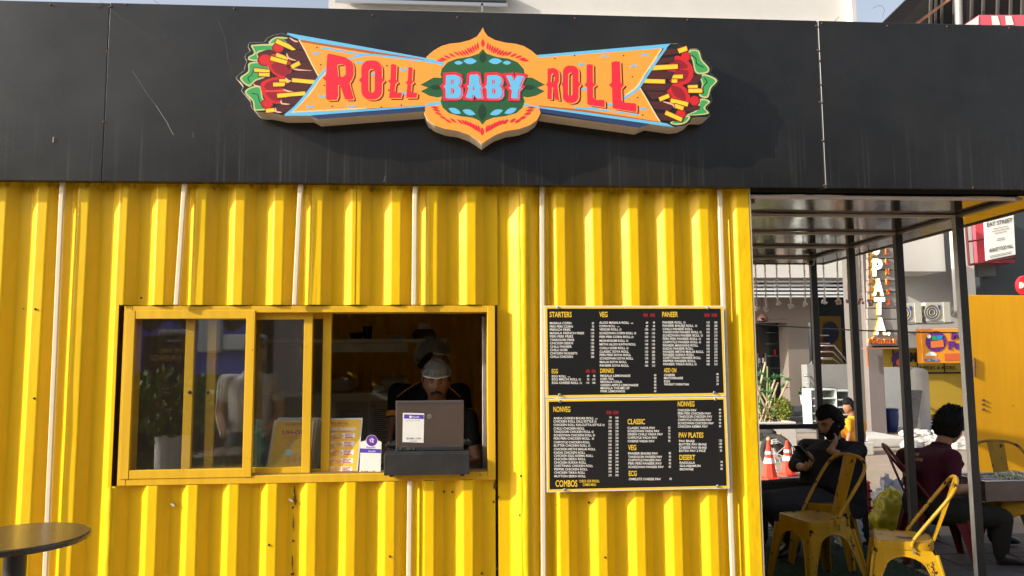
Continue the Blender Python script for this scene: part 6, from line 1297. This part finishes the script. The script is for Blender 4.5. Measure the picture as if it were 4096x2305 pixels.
flat(ob_, 'logo_box', mat('logo_box', (.65, .16, .03), .5), [(3722,1366),(3772,1360),(3776,1388),(3724,1392)], lambda x, y: f1(x, y, 2)); flat(ob_, 'logo_cloth', mat('logo_cloth', (.02, .22, .45), .5), [(3727,1344),(3771,1341),(3768,1359),(3728,1362)], lambda x, y: f1(x, y, 2)); flat(ob_, 'logo_leaf', mat('logo_leaf', (.02, .28, .08), .5), [(3727,1344),(3744,1343),(3744,1360),(3728,1362)], lambda x, y: f1(x, y, 2.4)); disc(ob_, 'logo_hat', paper, 3716, 1346, 8, lambda x, y: f1(x, y, 2))
for s_, x0, x1, y, c_ in (('M', 3805, 3850, 1358, 28), ('Pa', 3793, 3851, 1397, 30)): words(ob_, s_, x0, x1, y, c_, lambda x, y: f1(x, y, 2), PU, .06)
flat(ob_, 'dome_picture', paper, [(3702,1424)]+[(3725+23*math.cos(R(a)), 1424-16*math.sin(R(a))) for a in range(165, 0, -15)]+[(3748,1424)], f1); flat(ob_, 'blue_ribbon', mat('ribbon_blue', (.02, .10, .42), .5), [(3701,1436),(3752,1435),(3760,1445),(3701,1446)], f1); words(ob_, 'Daily 7-11pm', 3707, 3752, 1443, 6, lambda x, y: f1(x, y, 2), paper); flat(ob_, 'red_plaque', mat('plaque_red', (.55, .10, .03), .5), [(3778,1415),(3851,1413),(3851,1441),(3780,1444)], f1)
# white building with boxed bay and AC units
wb = place('white_building', 'white plain building with a boxed out bay above the yellow shop', 'building', 3720, 1395, 13.0)
part(wb, 'wall', white_w, [(3540, 560, 3905, 1391)], 13.0, .9); part(wb, 'boxed_bay', white_w, [(3540, 560, 3783, 1086)], 11.9, 1.09); part(wb, 'beam', greyw, [(3540, 1328, 3690, 1391)], 12.6, .39)
def acu(label, x0, x1, y0, y1, Y):
    o = place('ac_unit', label, 'air conditioner', (x0+x1)/2, y1, Y, 'AC units on the white wall'); cs_ = mat('ac_ivory', (.50, .48, .42), .5); part(o, 'case', cs_, [(x0, y0, x1, y1)], Y, .34, bevel=.02, seg=2)
    cx, cy, r_ = x0+(x1-x0)*.26, (y0+y1)/2+1, (y1-y0)*.40; fnf = lambda x, y: at(x, y, Y-.012); disc(o, 'fan_grille', mat('ac_grille', (.16, .155, .14), .6), cx, cy, r_, fnf, 24)
    for q in (.35, .65, .95): pts = [fnf(cx+r_*q*math.cos(6.2832*i/24), cy+r_*q*math.sin(6.2832*i/24)) for i in range(25)]; m = MB(); m.tube([p-Vector((0, .008, 0)) for p in pts], .006, 5); m.obj('grille_ring', cs_, o)
    flat(o, 'blue_label', mat('ac_label', (.04, .09, .35), .5), [(x0+(x1-x0)*.50, y0+11), (x0+(x1-x0)*.60, y0+11), (x0+(x1-x0)*.60, y0+29), (x0+(x1-x0)*.50, y0+29)], fnf); part(o, 'side_cover', cs_, [(x0+(x1-x0)*.69, y0-2, x1-1, y1+1)], Y-.03, .02); part(o, 'bracket', greyw, [(x0+8, y1, x1+10, y1+6)], Y+.0, .5)
    m = MB(); m.tube([at(x1-4, y0+34, Y+.1), at(x1+14, y0+22, Y+.15), at(x1+18, y0+34, Y+.2), at(x1+4, y0+52, Y+.12), at(x1-4, y0+50, Y+.1)], .03, 8); m.obj('pipe', paper, o, smooth=True)
acu('ivory AC unit half hidden behind the second black post', 3586, 3690, 1214, 1290, 12.3); acu('ivory AC unit with round grille above the orange shop sign', 3700, 3805, 1210, 1288, 12.3)
# vertical lettered sign
vs_ = place('vertical_sign', 'tall vertical sign with glowing white letters spelling OPATA on grey slats', 'sign', 3530, 1392, 9.9); Yv = 9.9; sg_ = mat('sign_slat_grey', (.25, .235, .215), .6, var=.06)
yv = [900, 948, 992, 1037, 1082, 1126, 1170, 1235, 1279, 1324, 1387]
for a_, b_ in zip(yv, yv[1:]): part(vs_, 'slat', sg_, [(3470, a_, 3592, b_-4)], Yv+.06, .06)
part(vs_, 'backing', M['dark'], [(3468, 895, 3594, 1390)], Yv+.125, .08); part(vs_, 'bottom_rail', mat('rust_rail', (.28, .13, .07), .7), [(3465, 1391, 3598, 1396)], Yv+.04, .16)
lit = mat('lit_white_letter', (1.0, .93, .75), .5, emit=1.0); ygl = mat('letter_side_gold', (.65, .40, .05), .5); rl = mat('lit_red_letter', (.6, .06, .03), .5, emit=.10)
def raised(par, s_, x0, x1, y, cap, Y, front, sidem, d=.06, off=.05):
    v, f, w_, c_ = text2d(s_, off); sx, sy = (x1-x0)/w_, cap/.69; m = MB(); v2, f2_, w2, c2 = text2d(s_, off, .5); m.add([at(x0+q[0]*sx, y-q[1]*sy, Y)+Vector((0, d*(.5+q[2]*1.0), 0)) for q in v2], f2_); m.obj('letter', sidem, par, fix=False)
    m = MB(); m.add([at(x0+q[0]*sx, y-q[1]*sy, Y-.004) for q in v], f); m.obj('letter_face', front, par, fix=False)
for s_, x0, x1, y in (('O',3489,3522,1016),('P',3491,3530,1101),('A',3492,3536,1180),('T',3497,3540,1256),('A',3500,3547,1336),('.',3550,3561,1338)): raised(vs_, s_, x0, x1, y, 62 if s_ != '.' else 60, Yv, lit, ygl)
for i, s_ in enumerate('WELLNESS'): raised(vs_, s_, 3540+i*1.2, 3553+i*1.2, 936+i*40.5, 22, Yv+.02, rl, ygl, .04, .03)
for i in range(9): part(vs_, 'letter_block', mat('orange_letter', (.55, .22, .06), .5, emit=.06) if i == 0 else bpy.data.materials['orange_letter'], [(3472+i*.9, 915+i*33, 3481+i*.9, 935+i*33)], Yv, .05); part(vs_, 'letter_block_side', ygl, [(3482+i*.9, 918+i*33, 3487+i*.9, 936+i*33)], Yv+.01, .04)  # plain orange blocks stand in for a column of letters; no lamps
v_, f_2, w_, c_ = text2d('சோபாடா'); raised(vs_, 'சோபாடா', 3473, 3588, 1374, 22, Yv, rl, ygl, .05, .02)
# right edge: white pillar, red panel, printed sign, dark building, round sign
rp = place('corner_building', 'dark shop building with white pillar and red panels at the far right', 'building', 3960, 1200, 12.0)
part(rp, 'white_pillar', white_w, [(3846, 760, 3908, 1240)], 11.2, .5); part(rp, 'dark_wall', mat('dark_cladding', (.035, .045, .05), .4, var=.3, vs=.8), [(3900, 600, 4500, 1300)], 11.8, .4); part(rp, 'grey_bay', mat('grey_bay', (.11, .12, .12), .6), [(3909, 1052, 3985, 1105)], 11.6, .19); part(rp, 'red_band', mat('red_cladding', (.30, .02, .035), .5), [(3895, 1040, 4060, 1052)], 11.3, .4); part(rp, 'red_panel', mat('red_panel', (.62, .07, .10), .5), [(3898, 850, 3950, 1052)], 11.0, .1)
m = MB(); Yr = 10.9; m.tube([at(3864, 900, Yr), at(3876, 1060, Yr)], .025, 6); m.tube([at(3868, 968, Yr), at(3945, 955, Yr)], .025, 6); m.tube([at(3876, 1060, Yr), at(4060, 1030, Yr)], .03, 6); m.obj('red_frame', mat('frame_maroon', (.12, .02, .02), .6), rp)
es = place('printed_sign', 'white printed board lettered EAT STREET on the red frame', 'sign', 4000, 1030, 10.6); m = MB(); Ye = 10.6; cs4 = [(3940,845),(4052,820),(4062,1018),(3950,1041)]; m.slab([at(x, y, Ye) for x, y in cs4], (0, .06, 0)); m.obj('board_face', paper, es); fe = lambda x, y: at(x, y-(x-3990)*.21, Ye-.01)
words(es, 'EAT STREET', 3948, 4050, 899, 15, fe, grey_ink, .03); words(es, 'MARKET FOOD HALL', 3958, 4052, 1003, 14, fe, grey_ink, .03)
m = MB()
for y, w_ in ((912, 60), (922, 70), (932, 48), (955, 30), (962, 34), (1018, 90), (1024, 84)): a_ = 4003-w_/2; m.poly([fe(a_, y), fe(a_+w_, y), fe(a_+w_, y+2), fe(a_, y+2)])
q = m.obj('small_print', grey_ink, es, fix=False); q['kind'] = 'stuff'
rs = place('round_red_sign', 'round red sign with white letters cut by the picture edge', 'sign', 4110, 1180, 9.5); p = at(4112, 1142, 9.5); m = MB(); m.lathe((0,0,0), [(.20, 0), (.20, .08)], 32); m.v = [(v[0]+p.x, 9.5+v[2], v[1]+p.z) for v in m.v]; m.obj('disc', mat('sign_red', (.70, .015, .03), .4), rs); words(rs, 'BOX', 4076, 4142, 1152, 22, lambda x, y: at(x, y, 9.49), paper, .06)
# yellow steel kiosk panel
yk = place('yellow_kiosk_panel', 'scuffed yellow steel door panel standing beyond the tray', 'door panel', 4000, 1965, 4.3); scuff = paint('yellow_scuffed', (.86, .41, .005), (.10, .06, .03), .71, .42, .10, 9, .2); a_ = at(3866, 1180, 4.3); b_ = at(4330, 1150, 4.3)
m = MB(); dv = Vector((b_.x-a_.x, .16, 0)); m.slab([(a_.x, 4.3, 0.02), (a_.x+dv.x, 4.3+dv.y, .02), (a_.x+dv.x, 4.3+dv.y, a_.z-.0), (a_.x, 4.3, a_.z)], (.012, .06, 0)); m.obj('panel', scuff, yk, bevel=.004)
for py in (1452, 1485, 1601, 1618, 1638): p = at(3900 if py < 1500 else 3940, py, 4.28); m = MB(); m.ball((p.x, 4.31, p.z), .022, .016, .014, 10, 6) if py > 1500 else m.cyl((p.x, 4.29, p.z-.06), (p.x, 4.29, p.z+.06), .012); m.obj('hinge', M['rust'], yk)
# overhead cable
cb_ = MB(); n_ = 24; a_, b_ = at(2900, 1288, 4.6), at(4150, 1330, 4.6); cb_.tube([a_.lerp(b_, i/n_)-Vector((0, 0, .05*math.sin(math.pi*i/n_))) for i in range(n_+1)], .009, 6); single(cb_, 'overhead_cable', M['dark'], 'dark cable strung across the street behind the posts', 'cable', smooth=True)
# roof structure at the top right
rt = place('roof_shed', 'black slatted roof shed with rusty brace above the fascia', 'shed', 3900, 60, 9.0); Yq = 9.0
m = MB(); m.slab([at(3520, 118, Yq), at(3690, -40, Yq), at(4400, -40, Yq), at(4400, 130, Yq)], (0, .06, 0)); m.obj('dark_sheet', M['dark'], rt)
m = MB(); m.slab([at(3505, 116, Yq-.5), at(3665, -40, Yq-.5), at(3730, -40, Yq-.4), at(3580, 116, Yq-.4)], (0, .2, 0)); m.obj('eave', mat('eave_black', (.02, .022, .025), .6), rt)
for x in (3720, 3740, 3765, 3815, 3884, 3930, 3988, 4040, 4086): m = MB(); m.bar(at(x, 110, Yq-.05), at(x+4, -40, Yq-.05), .045, .04); m.obj('slat', mat('dim_timber', (.055, .05, .045), .7) if x == 3720 else bpy.data.materials['dim_timber'], rt)
m = MB(); m.bar(at(3660, 100, Yq-.25), at(3800, -4, Yq-.25), .05, .05); m.obj('rusty_brace', mat('brace_rust', (.32, .17, .09), .7, var=.3, vs=12), rt); m = MB(); m.cyl(at(3836, 110, Yq-.3), at(3832, -40, Yq-.3), .065, n=14); m.obj('grey_post', mat('post_grey', (.30, .29, .27), .5, .3), rt, smooth=True, ang=40)
pk = place('pink_sign_box', 'pinkish red sign box with white swashes peeping over the fascia', 'sign', 4000, 100, 8.0); m = MB(); m.slab([at(3850, 104, 8.0), at(3915, 60, 8.0), at(4400, 60, 8.0), at(4400, 110, 8.0)], (0, .4, 0)); m.obj('box', mat('sign_pink', (.62, .10, .14), .4), pk)
for a_ in (3965, 4020): flat(pk, 'white_swash', paper, [(a_, 64), (a_+26, 64), (a_+36, 100), (a_+4, 100)], lambda x, y: at(x, y, 7.99))
flat(pk, 'white_corner', paper, [(3858, 101), (3915, 63), (3914, 101)], lambda x, y: at(x, y, 7.99))
# man in orange shirt across the street
OR = cloth('orange_shirt', (.72, .30, .02)); Yw = 7.6; A = lambda x, y, Y=Yw: at(x, y, Y)
hd = A(3393, 1628); J = dict(pel=A(3420, 1800), che=A(3420, 1725), nec=A(3411, 1668), hea=hd, shL=A(3392, 1690, Yw-.12), shR=A(3446, 1692, Yw+.12), elL=A(3396, 1745, Yw-.2), elR=A(3455, 1750, Yw+.1), wrL=A(3385, 1785, Yw-.25), wrR=A(3452, 1800, Yw), hiL=A(3412, 1805, Yw-.1), hiR=A(3428, 1805, Yw+.1), knL=A(3360, 1800, Yw-.15), knR=A(3372, 1805, Yw+.1), anL=A(3368, 1870, Yw-.15), anR=A(3378, 1870, Yw+.1), toL=A(3340, 1876, Yw-.15), toR=A(3350, 1876, Yw+.1))
for q in 'RL': J['an'+q].z = .08; J['to'+q].z = .04
J['pel'].z = max(J['pel'].z, .3); J['hiL'].z = J['hiR'].z = J['pel'].z-.02; J['knL'].z = J['knR'].z = .42
person('bearded man in orange shirt seated across the street beyond the posts', J, SK2, OR, OR, F=(-.9,-.3,0), hF=(-.95,-.35,-.1), s=.98, vox=.012, hr=dict(th=.022, front=.42))
st_ = MB(); st_.box(J['pel'].x-.2, J['pel'].x+.2, Yw-.2, Yw+.25, 0, J['pel'].z-.10); single(st_, 'low_stool', conc, 'low block the man in the orange shirt sits on', 'stool', bevel=.01)
# ================================================================ the far side behind the viewer, seen only mirrored in the glass and panels
osx = thing('opposite_store', 'dark store front across the lane mirrored in the window', 'building', (-4, -9.2, 0))
m = MB(); m.box(-16, 9, -10.2, -9.2, 0, 3.3); m.obj('store_front', mat('store_dark', (.022, .024, .026), .45, var=.3, vs=.7), osx); m = MB(); m.box(-16, 9, -10.2, -9.25, 3.31, 5.0); m.obj('upper_wall', mat('store_upper', (.10, .095, .09), .8, var=.2, vs=.6), osx)
V = lambda x, y, Yv=9.18: mir(x, y, Yv)
m = MB(); pts = [V(540, 1500), V(1015, 1500)]; top_ = [V(x, 1305+22*math.sin((x-560)/26.0)) for x in range(1015, 535, -8)]; m.slab(pts+top_, (0, -.05, 0)); m.obj('blue_valance', mat('valance_blue', (.10, .14, .60), .6), osx)
for x0, x1, y0, y1 in ((798, 880, 1268, 1412), (894, 1058, 1338, 1402), (640, 760, 1318, 1338)): a_, b_ = V(x0, y0, 9.0), V(x1, y1, 9.0); m = MB(); m.box(a_.x, b_.x, -9.1, -8.9, b_.z, a_.z); m.obj('display_unit', mat('display_white', (.62, .64, .66), .5), osx, bevel=.03)
a_, b_ = V(1092, 1200, 8.9), V(1236, 1590, 8.9); m = MB(); m.box(a_.x, b_.x, -9.19, -8.9, b_.z, a_.z+1.5); m.obj('grey_column', mat('column_taupe', (.28, .25, .235), .7), osx)
a_, b_ = V(575, 1345, 9.1), V(760, 1690, 9.1); m = MB(); m.box(a_.x, b_.x, -9.19, -9.1, b_.z, a_.z); m.obj('poster', mat('poster_black', (.012, .012, .013), .5), osx)
def mwords(s_, x0, x1, y, cap, mt): 
    m = MB(); put_text(m, s_, lambda u, v: V(x1-(u-x0), -v, 9.07), x0, x1, -y, cap, .02); m.obj('poster_lettering', mt, osx, fix=False)
POG = mat('poster_gold', (.80, .42, .08), .6); mwords('WE ARE', 642, 745, 1412, 17, POG); mwords('HIRING!', 603, 745, 1443, 22, POG)
for i, (s_, x0) in enumerate((('TAKE A STEP', 625), ('TOWARDS', 637), ('A PATH-BREAKING', 592), ('CAREER', 649))): mwords(s_, x0, 688, 1529+i*15, 8, w_ink)
mwords('croma', 672, 735, 1368, 12, w_ink)
m = MB(); gx = [mir(470, 1800, 5.0), mir(1300, 1800, 9.0)]; m.box(-9, 4, -8.9, -5.2, -.01, .02); struct(m, 'grass_strip', mat('lawn_green', (.025, .06, .012), .9, var=.5, vs=3, bump=.4, bs=30))
pp_ = mir(695, 1745, 5.3); pp2 = thing('tall_planter', 'tall white cylinder planter mirrored in the left window pane', 'planter', (pp_.x, pp_.y, 0)); m = MB(); m.lathe((pp_.x, pp_.y, 0), [(.19, 0), (.20, pp_.z), (.17, pp_.z)], 24); m.obj('pot', paper, pp2, smooth=True, ang=40); m = MB(); rd = random.Random(12); leafy(m, (pp_.x-.12, pp_.y, pp_.z+.38), .42, .3, .42, 420, .15, rd, .25); leafy(m, (pp_.x+.5, pp_.y, pp_.z+.42), .35, .3, .28, 220, .15, rd, .4); q = m.obj('leaves', mat('ficus_leaf', (.08, .17, .03), .75, var=.4, vs=9), pp2, fix=False); q['kind'] = 'stuff'
STR = mat('striped_shirt', (.50, .47, .44), .8, col2=(.25, .25, .28), vs=20, thr=(.48, .52), stretch=(1, 1, .05))
s0 = mir(1000, 1525, 2.6); x, y, z = s0.x, s0.y, s0.z
J = dict(pel=(x, y, z-.50), che=(x, y, z-.18), nec=(x+.02, y+.02, z+.07), hea=(x+.05, y+.04, z+.24), shL=(x-.20, y, z), shR=(x+.20, y, z), elL=(x-.25, y, z-.28), elR=(x+.25, y, z-.28), wrL=(x-.16, y+.16, z-.46), wrR=(x+.16, y+.16, z-.46), hiL=(x-.10, y, z-.55), hiR=(x+.10, y, z-.55), knL=(x-.10, y, .47), knR=(x+.10, y, .47), anL=(x-.10, y, .09), anR=(x+.10, y, .09), toL=(x-.08, y+.13, .04), toR=(x+.12, y+.13, .04))
person('standing customer in pale striped shirt mirrored in the window panes', J, SK2, STR, JEAN, F=(.3,.9,0), s=1.0, vox=.012, hr=dict(th=.02, front=.42))
